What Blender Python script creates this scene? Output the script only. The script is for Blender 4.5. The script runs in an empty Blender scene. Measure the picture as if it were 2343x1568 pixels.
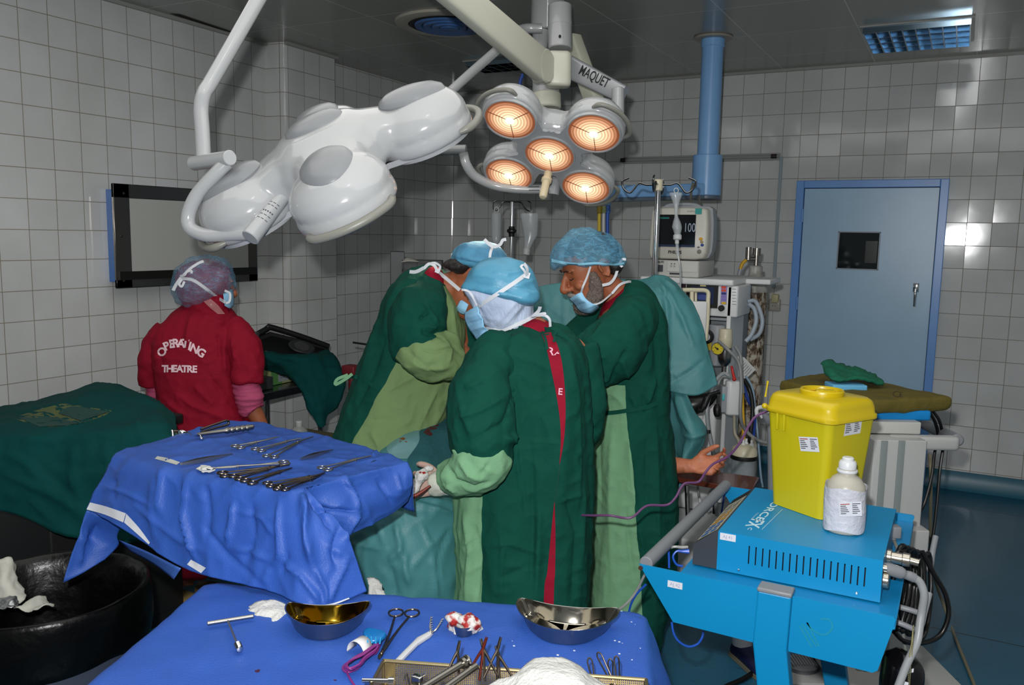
import bpy,bmesh,math,random
import numpy as np
from mathutils import Vector,Matrix,noise
from mathutils.bvhtree import BVHTree
random.seed(7)
SC=bpy.context.scene
COL=SC.collection
PI=math.pi
# camera frame (recovered from the tile grid)
W,H,F=2343,1568,1921.1
YAW,PIT,ROL=-.4888,.1280,-.0184
CAM=Vector((4.0588,-6.2913,1.65))
_cy,_sy,_cp,_sp=math.cos(YAW),math.sin(YAW),math.cos(PIT),math.sin(PIT)
FW=Vector((_sy*_cp,_cy*_cp,-_sp));_r=Vector((_cy,-_sy,0));_d=FW.cross(_r)
RT=_r*math.cos(ROL)+_d*math.sin(ROL);DN=-_r*math.sin(ROL)+_d*math.cos(ROL)
FH=Vector((FW.x,FW.y,0)).normalized();RH=_r.copy();UP=Vector((0,0,1))
def ray(x,y):return FW+RT*((x-W/2)/F)+DN*((y-H/2)/F)
DK=[1.]
def P(x,y,d):return CAM+ray(x,y)*(d*DK[0])
def Zp(x,y,z):v=ray(x,y);return CAM+v*((z-CAM.z)/v.z)
def Yp(x,y,Y):v=ray(x,y);return CAM+v*((Y-CAM.y)/v.y)
def Xp(x,y,X):v=ray(x,y);return CAM+v*((X-CAM.x)/v.x)
def proj(p):
 q=p-CAM;z=q.dot(FW)
 return(W/2+F*q.dot(RT)/z,H/2+F*q.dot(DN)/z,z)
def dep(p):return(p-CAM).dot(FW)
# materials
def lin(c):
 if isinstance(c,str):
  c=tuple(int(c[i:i+2],16)/255 for i in(0,2,4))
  c=tuple(x/12.92 if x<=.04045 else((x+.055)/1.055)**2.4 for x in c)
 return(c[0],c[1],c[2],1.0)
MATS={}
def mat(name,col='808080',rough=.5,metal=0.,spec=.5,var=0.,vscale=6.,vdet=4.,bump=0.,bscale=60.,stretch=None,alpha=1.,trans=0.,emit=None,estr=0.,sheen=0.,coat=0.,col2=None,ior=1.45,space='Object'):
 if name in MATS:return MATS[name]
 m=bpy.data.materials.new(name);m.use_nodes=True;nt=m.node_tree;N=nt.nodes;L=nt.links
 b=N['Principled BSDF'];c=lin(col)
 b.inputs['Base Color'].default_value=c
 b.inputs['Roughness'].default_value=rough;b.inputs['Metallic'].default_value=metal
 b.inputs['Specular IOR Level'].default_value=spec;b.inputs['IOR'].default_value=ior
 b.inputs['Alpha'].default_value=alpha;b.inputs['Transmission Weight'].default_value=trans
 b.inputs['Sheen Weight'].default_value=sheen;b.inputs['Coat Weight'].default_value=coat
 tc=N.new('ShaderNodeTexCoord');src=tc.outputs[space]
 if stretch:
  mp=N.new('ShaderNodeMapping');mp.inputs['Scale'].default_value=stretch;L.new(src,mp.inputs[0]);src=mp.outputs[0]
 if var or col2:
  n=N.new('ShaderNodeTexNoise');n.inputs['Scale'].default_value=vscale;n.inputs['Detail'].default_value=vdet;L.new(src,n.inputs[0])
  r=N.new('ShaderNodeValToRGB');L.new(n.outputs[0],r.inputs[0])
  r.color_ramp.elements[0].position=.3;r.color_ramp.elements[1].position=.7
  if col2:a,d=c,lin(col2)
  else:
   a=tuple(x*(1-var) for x in c[:3])+(1,);d=tuple(min(1,x*(1+var)) for x in c[:3])+(1,)
  r.color_ramp.elements[0].color=a;r.color_ramp.elements[1].color=d
  L.new(r.outputs[0],b.inputs['Base Color'])
 if bump:
  n=N.new('ShaderNodeTexNoise');n.inputs['Scale'].default_value=bscale;n.inputs['Detail'].default_value=5;L.new(src,n.inputs[0])
  bp=N.new('ShaderNodeBump');bp.inputs['Strength'].default_value=bump;bp.inputs['Distance'].default_value=.01
  L.new(n.outputs[0],bp.inputs['Height']);L.new(bp.outputs[0],b.inputs['Normal'])
 if emit:
  b.inputs['Emission Color'].default_value=lin(emit);b.inputs['Emission Strength'].default_value=estr
 MATS[name]=m
 return m
def plane_split(name,base,other,p0,n,extra=None):
 """cloth sewn from two fabrics: 'other' on the side of the seam plane n points to (world position; the figures never move)"""
 m=base.copy();m.name=name;nt=m.node_tree;N=nt.nodes;L=nt.links
 b=N['Principled BSDF'];g=N.new('ShaderNodeNewGeometry')
 fac=None
 for(q,v) in[(p0,n)]+(extra or[]):
  s=N.new('ShaderNodeVectorMath');s.operation='SUBTRACT';s.inputs[1].default_value=q;L.new(g.outputs['Position'],s.inputs[0])
  d=N.new('ShaderNodeVectorMath');d.operation='DOT_PRODUCT';d.inputs[1].default_value=v;L.new(s.outputs[0],d.inputs[0])
  w=N.new('ShaderNodeTexNoise');w.inputs['Scale'].default_value=9;L.new(g.outputs['Position'],w.inputs[0])
  a=N.new('ShaderNodeMath');a.operation='MULTIPLY_ADD';a.inputs[1].default_value=.02;L.new(w.outputs[0],a.inputs[0]);L.new(d.outputs['Value'],a.inputs[2])
  t=N.new('ShaderNodeMath');t.operation='GREATER_THAN';t.inputs[1].default_value=.01;L.new(a.outputs[0],t.inputs[0])
  if fac is None:fac=t.outputs[0]
  else:
   mu=N.new('ShaderNodeMath');mu.operation='MULTIPLY';L.new(fac,mu.inputs[0]);L.new(t.outputs[0],mu.inputs[1]);fac=mu.outputs[0]
 mx=N.new('ShaderNodeMix');mx.data_type='RGBA';L.new(fac,mx.inputs['Factor'])
 src=b.inputs['Base Color'].links[0].from_socket if b.inputs['Base Color'].links else None
 if src:L.new(src,mx.inputs['A'])
 else:mx.inputs['A'].default_value=b.inputs['Base Color'].default_value
 mx.inputs['B'].default_value=lin(other)
 L.new(mx.outputs['Result'],b.inputs['Base Color'])
 return m
 # mesh building
class MB:
 def __init__(s):s.v=[];s.f=[];s.m=[];s.uv=None
 def add(s,vs,fs,mi=0):
  o=len(s.v);s.v+=[Vector(p) for p in vs];s.f+=[tuple(i+o for i in f) for f in fs];s.m+=[mi]*len(fs);return s
 def xf(s,M):s.v=[M@p for p in s.v];return s
 def merge(s,o):return s.add(o.v,o.f)
def ring_faces(n,k,closed=True,cap=True):
 fs=[]
 for i in range(n-1):
  for j in range(k if closed else k-1):
   a,b=i*k+j,i*k+(j+1)%k
   fs.append((a,b,b+k,a+k))
 if cap and closed:fs.append(tuple(range(k-1,-1,-1)));fs.append(tuple((n-1)*k+j for j in range(k)))
 return fs
def loft(mb,rings,cap=True,mi=0):
 k=len(rings[0]);mb.add([p for r in rings for p in r],ring_faces(len(rings),k,True,cap),mi);return mb
def box(mb,c,s,M=None,mi=0):
 c=Vector(c);h=Vector(s)/2
 vs=[Vector((x*h.x,y*h.y,z*h.z)) for x in(-1,1) for y in(-1,1) for z in(-1,1)]
 if M is not None:vs=[M@v for v in vs]
 mb.add([v+c for v in vs],[(0,1,3,2),(4,6,7,5),(0,4,5,1),(2,3,7,6),(0,2,6,4),(1,5,7,3)],mi);return mb
def rbox(mb,c,s,r=.01,seg=3,M=None,mi=0):
 """box with rounded vertical edges and softened top and bottom rims"""
 c=Vector(c);hx,hy,hz=s[0]/2,s[1]/2,s[2]/2;r=min(r,hx*.95,hy*.95,hz*.95);rings=[]
 def rect(ix,z):
  out=[]
  for(sx,sy,a0) in((1,1,0),(-1,1,PI/2),(-1,-1,PI),(1,-1,1.5*PI)):
   for k in range(seg+1):
    a=a0+k*PI/2/seg
    out.append(Vector((sx*(hx-r)+(r-ix)*math.cos(a),sy*(hy-r)+(r-ix)*math.sin(a),z)))
  return out
 for k in range(seg+1):
  a=k*PI/2/seg;rings.append(rect(r*(1-math.sin(a))*.6,-hz+r*.6*(1-math.cos(a))))
 for k in range(seg,-1,-1):
  a=k*PI/2/seg;rings.append(rect(r*(1-math.sin(a))*.6,hz-r*.6*(1-math.cos(a))))
 if M is not None:rings=[[M@p for p in q] for q in rings]
 loft(mb,[[p+c for p in q] for q in rings],True,mi);return mb
def catmull(pts,n=6,closed=False):
 pts=[tuple(p) for p in pts];out=[];m=len(pts)
 if m<3 and not closed:
  return[tuple(np.array(pts[0])*(1-t)+np.array(pts[-1])*t) for t in np.linspace(0,1,n+1)]
 A=[np.array(p,float) for p in pts]
 for i in range(m if closed else m-1):
  if closed:p0,p1,p2,p3=A[i-1],A[i],A[(i+1)%m],A[(i+2)%m]
  else:p0=A[i-1] if i else 2*A[0]-A[1];p1,p2=A[i],A[i+1];p3=A[i+2] if i+2<m else 2*A[-1]-A[-2]
  for k in range(n):
   t=k/n;out.append(tuple(.5*((2*p1)+(-p0+p2)*t+(2*p0-5*p1+4*p2-p3)*t*t+(-p0+3*p1-3*p2+p3)*t**3)))
 if not closed:out.append(tuple(A[-1]))
 return out
def frames(pts,closed=False):
 n=len(pts);T=[]
 for i in range(n):
  a=pts[i-1] if(i or closed) else pts[0];b=pts[(i+1)%n] if(i<n-1 or closed) else pts[-1]
  t=(b-a);T.append(t.normalized() if t.length>1e-9 else Vector((0,0,1)))
 ref=Vector((0,0,1)) if abs(T[0].z)<.9 else Vector((1,0,0))
 u=T[0].cross(ref).normalized();out=[]
 for t in T:
  u=(u-t*u.dot(t));u=u.normalized() if u.length>1e-6 else t.orthogonal().normalized()
  out.append((t,u,t.cross(u)))
 return out
def tube(mb,pts,r,k=10,sm=0,closed=False,flat=1.,mi=0):
 """sweep; r a number or a list; sm = smoothing subdivisions; flat squashes one way"""
 pts=[Vector(p) for p in pts]
 rs=list(r) if isinstance(r,(list,tuple)) else[r]*len(pts)
 if sm:
  q=catmull([(*p,a) for p,a in zip(pts,rs)],sm,closed);pts=[Vector(x[:3]) for x in q];rs=[max(x[3],1e-5) for x in q]
 fr=frames(pts,closed);rings=[]
 for p,a,(t,u,w) in zip(pts,rs,fr):
  rings.append([p+u*(a*math.cos(2*PI*j/k))+w*(a*flat*math.sin(2*PI*j/k)) for j in range(k)])
 if closed:
  n=len(rings);vs=[p for q in rings for p in q];fs=[]
  for i in range(n):
   for j in range(k):
    fs.append((i*k+j,i*k+(j+1)%k,((i+1)%n)*k+(j+1)%k,((i+1)%n)*k+j))
  mb.add(vs,fs,mi)
 else:loft(mb,rings,True,mi)
 return mb
def lathe(mb,prof,k=24,M=None,cap=True,mi=0,sx=1.,sy=1.):
 rings=[[Vector((max(r,1e-5)*math.cos(2*PI*j/k)*sx,max(r,1e-5)*math.sin(2*PI*j/k)*sy,z)) for j in range(k)] for r,z in prof]
 if M is not None:rings=[[M@p for p in q] for q in rings]
 loft(mb,rings,cap,mi);return mb
def ell(mb,c,rad,M=None,k=20,n=12,mi=0):
 R=Matrix.Translation(Vector(c))@((M.to_4x4() if M is not None else Matrix.Identity(4))@Matrix.Diagonal((*rad,1)))
 prof=[(math.sin(PI*i/n),-math.cos(PI*i/n)) for i in range(n+1)]
 lathe(mb,prof,k,R,True,mi);return mb
def cyl(mb,a,b,r,k=20,r2=None,bev=0.,mi=0):
 a,b=Vector(a),Vector(b);L=(b-a).length;M=Matrix.Translation(a)@(b-a).to_track_quat('Z','Y').to_matrix().to_4x4()
 r2=r if r2 is None else r2
 pr=[(r-bev,0),(r,bev),(r2,L-bev),(r2-bev,L)] if bev else[(r,0),(r2,L)]
 lathe(mb,pr,k,M,True,mi);return mb
def ribbon(mb,pts,w,nrm,th=.0015,sm=4,mi=0):
 """flat strap along pts, wide across nrm x tangent"""
 pts=[Vector(p) for p in pts]
 if sm and len(pts)>2:pts=[Vector(q) for q in catmull(pts,sm)]
 ns=nrm if isinstance(nrm,list) else[Vector(nrm)]*len(pts)
 rings=[]
 for i,p in enumerate(pts):
  t=(pts[min(i+1,len(pts)-1)]-pts[max(i-1,0)]).normalized();n=ns[i%len(ns)];s=t.cross(n)
  s=s.normalized()*w/2 if s.length>1e-6 else Vector((0,0,w/2));nn=n.normalized()*th
  rings.append([p-s-nn,p+s-nn,p+s+nn,p-s+nn])
 loft(mb,rings,True,mi);return mb
def wloc(o):
 p=Vector((0,0,0))
 while o is not None:p+=o.location;o=o.parent
 return p
def mesh_from(name,mb,mats,smooth=True):
 me=bpy.data.meshes.new(name);me.from_pydata([tuple(p) for p in mb.v],[],mb.f)
 for m in(mats if isinstance(mats,(list,tuple)) else[mats]):me.materials.append(m)
 if any(mb.m):me.polygons.foreach_set('material_index',mb.m)
 bm=bmesh.new();bm.from_mesh(me);bmesh.ops.recalc_face_normals(bm,faces=bm.faces);bm.to_mesh(me);bm.free()
 if smooth:
  me.polygons.foreach_set('use_smooth',[True]*len(me.polygons))
 me.validate();me.update()
 return me
def sharp(me,ang=40):
 try:me.set_sharp_from_angle(angle=math.radians(ang))
 except Exception:pass
def link(name,me,parent=None):
 o=bpy.data.objects.new(name,me);COL.objects.link(o)
 n=len(me.vertices);co=np.empty(n*3,np.float32);me.vertices.foreach_get('co',co);co=co.reshape(-1,3)
 if parent is not None:
  base=wloc(parent);o.parent=parent
 else:
  lo,hi=co.min(0),co.max(0);base=Vector(((lo[0]+hi[0])/2,(lo[1]+hi[1])/2,lo[2]));o.location=base
 co-=np.array(base,np.float32);me.vertices.foreach_set('co',co.ravel());me.update()
 return o
def obj(name,mb,mats,parent=None,smooth=True,ang=40,bevel=0.,bseg=2,sub=0,sol=0.):
 me=mb if isinstance(mb,bpy.types.Mesh) else mesh_from(name,mb,mats,smooth)
 if smooth and ang and not isinstance(mb,bpy.types.Mesh):sharp(me,ang)
 o=link(name,me,parent)
 if sol:
  s=o.modifiers.new('s','SOLIDIFY');s.thickness=sol;s.offset=0
 if bevel:
  b=o.modifiers.new('b','BEVEL');b.width=bevel;b.segments=bseg;b.limit_method='ANGLE';b.angle_limit=math.radians(45);b.harden_normals=False
 if sub:
  s=o.modifiers.new('u','SUBSURF');s.levels=sub;s.render_levels=sub
 return o
def tag(o,label,cat,group=None):
 o['label']=label;o['category']=cat
 if group:o['group']=group
 return o
def thing(name,label,cat,loc,group=None):
 o=bpy.data.objects.new(name,None);COL.objects.link(o);o.location=Vector(loc);o.empty_display_size=.05
 return tag(o,label,cat,group)
def struct(name,mb,m,parent=None,**k):
 o=obj(name,mb,m,parent,**k)
 if parent is None:o['kind']='structure'
 return o
def evalmesh(o):
 dg=bpy.context.evaluated_depsgraph_get();dg.update()
 return bpy.data.meshes.new_from_object(o.evaluated_get(dg))
def fuse(name,mb,mats,voxel=.01,smooth=6,fac=.5,disp=None,decim=0):
 """closed pieces joined into one continuous surface"""
 me=mesh_from(name,mb,mats if not isinstance(mats,(list,tuple)) else mats[0]);o=bpy.data.objects.new('tmp',me);COL.objects.link(o)
 r=o.modifiers.new('r','REMESH');r.mode='VOXEL';r.voxel_size=voxel;r.use_smooth_shade=True
 if smooth:
  s=o.modifiers.new('s','SMOOTH');s.iterations=smooth;s.factor=fac
 me2=evalmesh(o);bpy.data.objects.remove(o);bpy.data.meshes.remove(me)
 me2 .name=name;me2 .materials.clear()
 for m in(mats if isinstance(mats,(list,tuple)) else[mats]):me2 .materials.append(m)
 me2 .polygons.foreach_set('use_smooth',[True]*len(me2 .polygons))
 if disp:displace(me2,disp)
 return me2
def getco(me):
 n=len(me.vertices);co=np.empty(n*3,np.float32);me.vertices.foreach_get('co',co);return co.reshape(-1,3)
def getno(me):
 n=len(me.vertices);no=np.empty(n*3,np.float32);me.vertices.foreach_get('normal',no);return no.reshape(-1,3)
def displace(me,fn):
 co,no=getco(me),getno(me)
 h=np.array([fn(Vector(c),Vector(q)) for c,q in zip(co,no)],np.float32)
 me.vertices.foreach_set('co',(co+no*h[:,None]).ravel());me.update()
def creases(me,lines,noise_px=0):
 """fold ridges or valleys: (px polyline, width px, height m); worked into the surface facing the photographer"""
 co,no=getco(me).astype(float),getno(me).astype(float)
 q=co-np.array(CAM);z=q@np.array(FW);x=W/2+F*(q@np.array(RT))/z;y=H/2+F*(q@np.array(DN))/z
 face=np.clip(-(no*q).sum(1)/np.linalg.norm(q,axis=1)*3+.3,0,1)
 h=np.zeros(len(co))
 for pl,w,a in lines:
  best=np.full(len(co),1e9);L=sum(math.dist(pl[i],pl[i+1]) for i in range(len(pl)-1));acc=0;par=np.zeros(len(co))
  for(x0,y0),(x1,y1) in zip(pl[:-1],pl[1:]):
   l2=(x1-x0)**2+(y1-y0)**2+1e-9;t=np.clip(((x-x0)*(x1-x0)+(y-y0)*(y1-y0))/l2,0,1)
   dd=np.hypot(x-x0-t*(x1-x0),y-y0-t*(y1-y0));u=dd<best;best[u]=dd[u];par[u]=(acc+t[u]*math.sqrt(l2))/L;acc+=math.sqrt(l2)
  taper=np.clip(np.minimum(par,1-par)*5,.15,1)
  h+=a*1.5*np.exp(-np.abs(best/(w*1.05))**1.3)*taper*face
 me.vertices.foreach_set('co',(co+no*h[:,None]).astype(np.float32).ravel());me.update()
def ridged(p,s):return(1-abs(noise.noise(p*s)))**3
def folds(vs=9.,vz=1.6,a=.010,b=.003,seed=0.,bs=16):
 off=Vector((seed,seed*1.7,seed*.3))
 def fn(p,n):
  q=Vector((p.x*vs,p.y*vs,p.z*vz))+off
  return 1.5*a*noise.noise(q)+.7*a*noise.noise(q*2.3)+1.5*b*(ridged(p+off,bs)-.4)
 return fn
def crumple(a=.004,s=7.,seed=0.):
 off=Vector((seed*3.1,seed,seed*2))
 def fn(p,n):
  q=(p+off)
  return a*(2*ridged(q,s)-.8)+.5*a*(2*ridged(q+Vector((5,3,1)),s*2.1)-.8)
 return fn
def bvh(me_or_obj):
 o=me_or_obj
 if isinstance(o,bpy.types.Mesh):co=getco(o);off=Vector((0,0,0));me=o
 else:me=o.data;co=getco(me);off=wloc(o)
 return BVHTree.FromPolygons([Vector(c)+off for c in co],[tuple(p.vertices) for p in me.polygons])
def cast(tree,x,y,off=.002,d=3.):
 v=ray(x,y);hit=tree.ray_cast(CAM,v.normalized())
 if hit[0] is None:return P(x,y,d)
 return hit[0]-v.normalized()*off
def grid_decal(tree,left,right,n=24,k=6,off=.003,d=3.):
 """strip of cloth or paper lying on a surface, between two px outlines"""
 l=catmull(left,8);r=catmull(right,8)
 def at(c,t):
  s=t*(len(c)-1);i=min(int(s),len(c)-2);f=s-i;return(c[i][0]*(1-f)+c[i+1][0]*f,c[i][1]*(1-f)+c[i+1][1]*f)
 mb=MB();vs=[]
 for i in range(n+1):
  a,b=at(l,i/n),at(r,i/n)
  for j in range(k+1):vs.append(cast(tree,a[0]+(b[0]-a[0])*j/k,a[1]+(b[1]-a[1])*j/k,off,d))
 fs=[(i*(k+1)+j,i*(k+1)+j+1,(i+1)*(k+1)+j+1,(i+1)*(k+1)+j) for i in range(n) for j in range(k)]
 mb.add(vs,fs);return mb
def text_mesh(s,size=1.,bold=.0,space=1.):
 c=bpy.data.curves.new('t','FONT');c.body=s;c.size=size;c.offset=bold;c.align_x='CENTER';c.align_y='CENTER';c.resolution_u=3;c.space_character=space
 o=bpy.data.objects.new('t',c);COL.objects.link(o);me=evalmesh(o);bpy.data.objects.remove(o);bpy.data.curves.remove(c)
 mb=MB();mb.add([v.co.copy() for v in me.vertices],[tuple(p.vertices) for p in me.polygons]);bpy.data.meshes.remove(me)
 return mb
def text_on(name,s,size,M,m,parent,bold=0.,space=1.):
 mb=text_mesh(s,size,bold,space).xf(M);return obj(name,mb,m,parent,smooth=False)
def basis(o,x,y):
 x=Vector(x).normalized();z=x.cross(Vector(y)).normalized();y=z.cross(x)
 M=Matrix((x,y,z)).transposed().to_4x4();M.translation=Vector(o);return M
def sil(mb,rows,k=28,exp=2.2,axis=None):
 """rounded solid from horizontal sections: (y, x left, x right, depth, half thickness in m)"""
 rows=catmull(rows,3)
 rings=[]
 for(y,xl,xr,d,b) in rows:
  c=P((xl+xr)/2,y,d);a=max((xr-xl)/2*d*DK[0]/F,.002);b=max(b,.002);rr=[]
  for j in range(k):
   t=2*PI*j/k;ct,st=math.cos(t),math.sin(t)
   rr.append(c+RT*(a*math.copysign(abs(ct)**(2/exp),ct))+FH*(b*math.copysign(abs(st)**(2/exp),st)))
  rings.append(rr)
 loft(mb,rings);return mb
def limb(mb,pts,k=16,sm=5,flat=1.):
 """(x, y, depth, radius px)"""
 return tube(mb,[P(x,y,d) for x,y,d,r in pts],[r*d*DK[0]/F for x,y,d,r in pts],k,sm,flat=flat)
def patch(ctrl,nu=8,nv=8):
 """control grid of points -> dense quad grid"""
 R=[catmull([tuple(p) for p in row],nu) for row in ctrl]
 Cc=[catmull([r[j] for r in R],nv) for j in range(len(R[0]))]
 n,m=len(Cc),len(Cc[0]);mb=MB()
 mb.add([Vector(Cc[j][i]) for i in range(m) for j in range(n)],[(i*n+j,i*n+j+1,(i+1)*n+j+1,(i+1)*n+j) for i in range(m-1) for j in range(n-1)])
 return mb
def weld(name,mb,m,dist=.004,smooth=3,disp=None):
 me=mesh_from(name,mb,m);bm=bmesh.new();bm.from_mesh(me)
 bmesh.ops.remove_doubles(bm,verts=bm.verts,dist=dist)
 for _ in range(smooth):bmesh.ops.smooth_vert(bm,verts=bm.verts,factor=.5,use_axis_x=True,use_axis_y=True,use_axis_z=True)
 bmesh.ops.recalc_face_normals(bm,faces=bm.faces)
 if sum(f.normal.dot(CAM-f.calc_center_median())*f.calc_area() for f in bm.faces)<0:bmesh.ops.reverse_faces(bm,faces=bm.faces)
 bm.to_mesh(me);bm.free()
 me.polygons.foreach_set('use_smooth',[True]*len(me.polygons));me.update()
 if disp:displace(me,disp)
 return me
FLASH,BEAM,AMB=240.,90.,40.
LAMP2=P(1257,355,3.4);LAMP2N=Vector((0,0,1))
# the room
CEIL=2.84;Z1=2.83
def tile_mat(name,c1,grout,rough=.09,per_tile=.016):
 m=bpy.data.materials.new(name);m.use_nodes=True;nt=m.node_tree;N=nt.nodes;L=nt.links;b=N['Principled BSDF']
 uv=N.new('ShaderNodeUVMap');uv.uv_map='UVMap'
 br=N.new('ShaderNodeTexBrick');br.offset=0;br.squash=1
 for k,v in(('Scale',1),('Mortar Size',.014),('Mortar Smooth',.25),('Brick Width',1),('Row Height',1),('Bias',0)):br.inputs[k].default_value=v
 c=lin(c1)
 br.inputs['Color1'].default_value=c;br.inputs['Color2'].default_value=tuple(x*.93 for x in c[:3])+(1,);br.inputs['Mortar'].default_value=lin(grout)
 L.new(uv.outputs[0],br.inputs['Vector'])
 tc=N.new('ShaderNodeNewGeometry');n=N.new('ShaderNodeTexNoise');n.inputs['Scale'].default_value=2.2;n.inputs['Detail'].default_value=6;L.new(tc.outputs['Position'],n.inputs[0])
 r=N.new('ShaderNodeValToRGB');r.color_ramp.elements[0].position=.25;r.color_ramp.elements[0].color=(.82,.82,.8,1);r.color_ramp.elements[1].position=.65;r.color_ramp.elements[1].color=(1,1,1,1);L.new(n.outputs[0],r.inputs[0])
 mx=N.new('ShaderNodeMix');mx.data_type='RGBA';mx.blend_type='MULTIPLY';mx.inputs['Factor'].default_value=1;L.new(br.outputs['Color'],mx.inputs['A']);L.new(r.outputs[0],mx.inputs['B'])
 L.new(mx.outputs['Result'],b.inputs['Base Color'])
 rr=N.new('ShaderNodeMapRange');rr.inputs['To Min'].default_value=rough;rr.inputs['To Max'].default_value=.7;L.new(br.outputs['Fac'],rr.inputs['Value']);L.new(rr.outputs[0],b.inputs['Roughness'])
 fl=N.new('ShaderNodeVectorMath');fl.operation='FLOOR';L.new(uv.outputs[0],fl.inputs[0])
 wn=N.new('ShaderNodeTexWhiteNoise');wn.noise_dimensions='2D';L.new(fl.outputs[0],wn.inputs['Vector'])
 sb=N.new('ShaderNodeVectorMath');sb.operation='SUBTRACT';sb.inputs[1].default_value=(.5,.5,.5);L.new(wn.outputs['Color'],sb.inputs[0])
 sc=N.new('ShaderNodeVectorMath');sc.operation='SCALE';sc.inputs['Scale'].default_value=per_tile*2;L.new(sb.outputs[0],sc.inputs[0])
 ad=N.new('ShaderNodeVectorMath');ad.operation='ADD';L.new(sc.outputs[0],ad.inputs[0])
 iv=N.new('ShaderNodeMath');iv.operation='SUBTRACT';iv.inputs[0].default_value=1;L.new(br.outputs['Fac'],iv.inputs[1])
 wv=N.new('ShaderNodeTexNoise');wv.inputs['Scale'].default_value=9;wv.inputs['Detail'].default_value=1;L.new(tc.outputs['Position'],wv.inputs[0])
 hm=N.new('ShaderNodeMath');hm.operation='MULTIPLY_ADD';hm.inputs[1].default_value=.25;L.new(wv.outputs[0],hm.inputs[0]);L.new(iv.outputs[0],hm.inputs[2])
 bp=N.new('ShaderNodeBump');bp.inputs['Strength'].default_value=.5;bp.inputs['Distance'].default_value=.002;L.new(hm.outputs[0],bp.inputs['Height'])
 L.new(bp.outputs[0],ad.inputs[1])
 nm=N.new('ShaderNodeVectorMath');nm.operation='NORMALIZE';L.new(ad.outputs[0],nm.inputs[0]);L.new(nm.outputs[0],b.inputs['Normal'])
 b.inputs['Specular IOR Level'].default_value=.5
 return m
TILE=tile_mat('white_glazed_tile','d3d5d4','8f8878')
def wall_strip(name,cols,mats=TILE,base=.118,top=CEIL):
 """cols: (x, y, u) along the wall; one tile course every 15 cm"""
 mb=MB();vs=[]
 for x,y,u in cols:vs+=[Vector((x,y,base)),Vector((x,y,top))]
 fs=[(2*i,2*i+2,2*i+3,2*i+1) for i in range(len(cols)-1)]
 mb.add(vs,fs);me=bpy.data.meshes.new(name);me.from_pydata([tuple(p) for p in vs],[],fs);me.materials.append(mats)
 uv=me.uv_layers.new(name='UVMap')
 us=[c[2] for c in cols for _ in(0,1)]
 for l in me.loops:uv.data[l.index].uv=(us[l.vertex_index],(vs[l.vertex_index].z-Z1)/.15)
 me.polygons.foreach_set('use_smooth',[len(cols)>8]*len(fs));me.update()
 o=link(name,me);o['kind']='structure';return o
Y0=-3.737;t15=.15
u0=lambda y:(y-Y0)/t15
R=.26;arc=[]
for k in range(0,9):
 a=k/8*PI/2;arc.append((R-R*math.cos(a),-R+R*math.sin(a),u0(-R)+R*a/t15))
ue=math.ceil(arc[-1][2])
cols=[(0,-7.4,u0(-7.4)),(0,-2.12,u0(-2.12))]
wall_strip('wall_left',cols);wall_strip('wall_left',[(0,-1.611,u0(-1.611)),(0,-R,u0(-R))])
wall_strip('wall_corner',arc)
xs=[R,.3194,.46,.61,.76,.91,1.06,1.21,1.36,1.515,1.674,1.823,1.971,2.1266,2.2766,2.42,2.5704,2.7154,2.866,2.985,3.105,3.255,3.405,3.54,3.6746,3.8215,3.9403,4.066,4.2092,4.3573,4.507,4.657,4.807,4.957,5.107,5.257,5.407,5.557]
D0,D1,DT=2.985,3.945,2.063
wall_strip('wall_back',[(x,0,i+ue) for i,x in enumerate(xs) if x<=D0])
wall_strip('wall_back',[(D0,0,19+ue),(3.105,0,20+ue)]+[(x,0,i+ue) for i,x in enumerate(xs) if 3.2<x<3.9]+[(D1,0,26.03+ue)],base=DT)
wall_strip('wall_back',[(D1,0,26.05+ue)]+[(x,0,i+ue) for i,x in enumerate(xs) if x>D1+.05])
pc=[(0,-2.12),(.03,-2.115)]+[(.15-.035+.035*math.sin(a),-2.085+(.035-.035*math.cos(a))-.03) for a in np.linspace(0,PI/2,6)]+[(.15,-1.611),(0,-1.611)]
uu=0;cc=[];up=0
pts=[(0,-2.12),(.06,-2.112),(.115,-2.105),(.135,-2.098),(.147,-2.085),(.15,-2.07),(.15,-1.92),(.15,-1.77),(.15,-1.611)]
us=[.35,.75,1.02,1.5,1.8,2,3,4,5]
p_=wall_strip('trim_1',[(x,y,u) for(x,y),u in zip(pts,us)])
struct('wall_left_return',MB().add([(.15,-1.611,.118),(0,-1.611,.118),(0,-1.611,CEIL),(.15,-1.611,CEIL)],[(0,1,2,3)]),TILE)['kind']='structure'
plain=mat('far_wall_paint','c9cbc9',.5)
struct('wall_right',box(MB(),(5.6,-3.7,1.42),(.08,7.6,2.84)),plain)
struct('wall_front',box(MB(),(2.75,-7.44,1.42),(5.7,.08,2.84)),plain)
fm=mat('blue_vinyl_floor','2f6276',.38,spec=.5)
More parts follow.
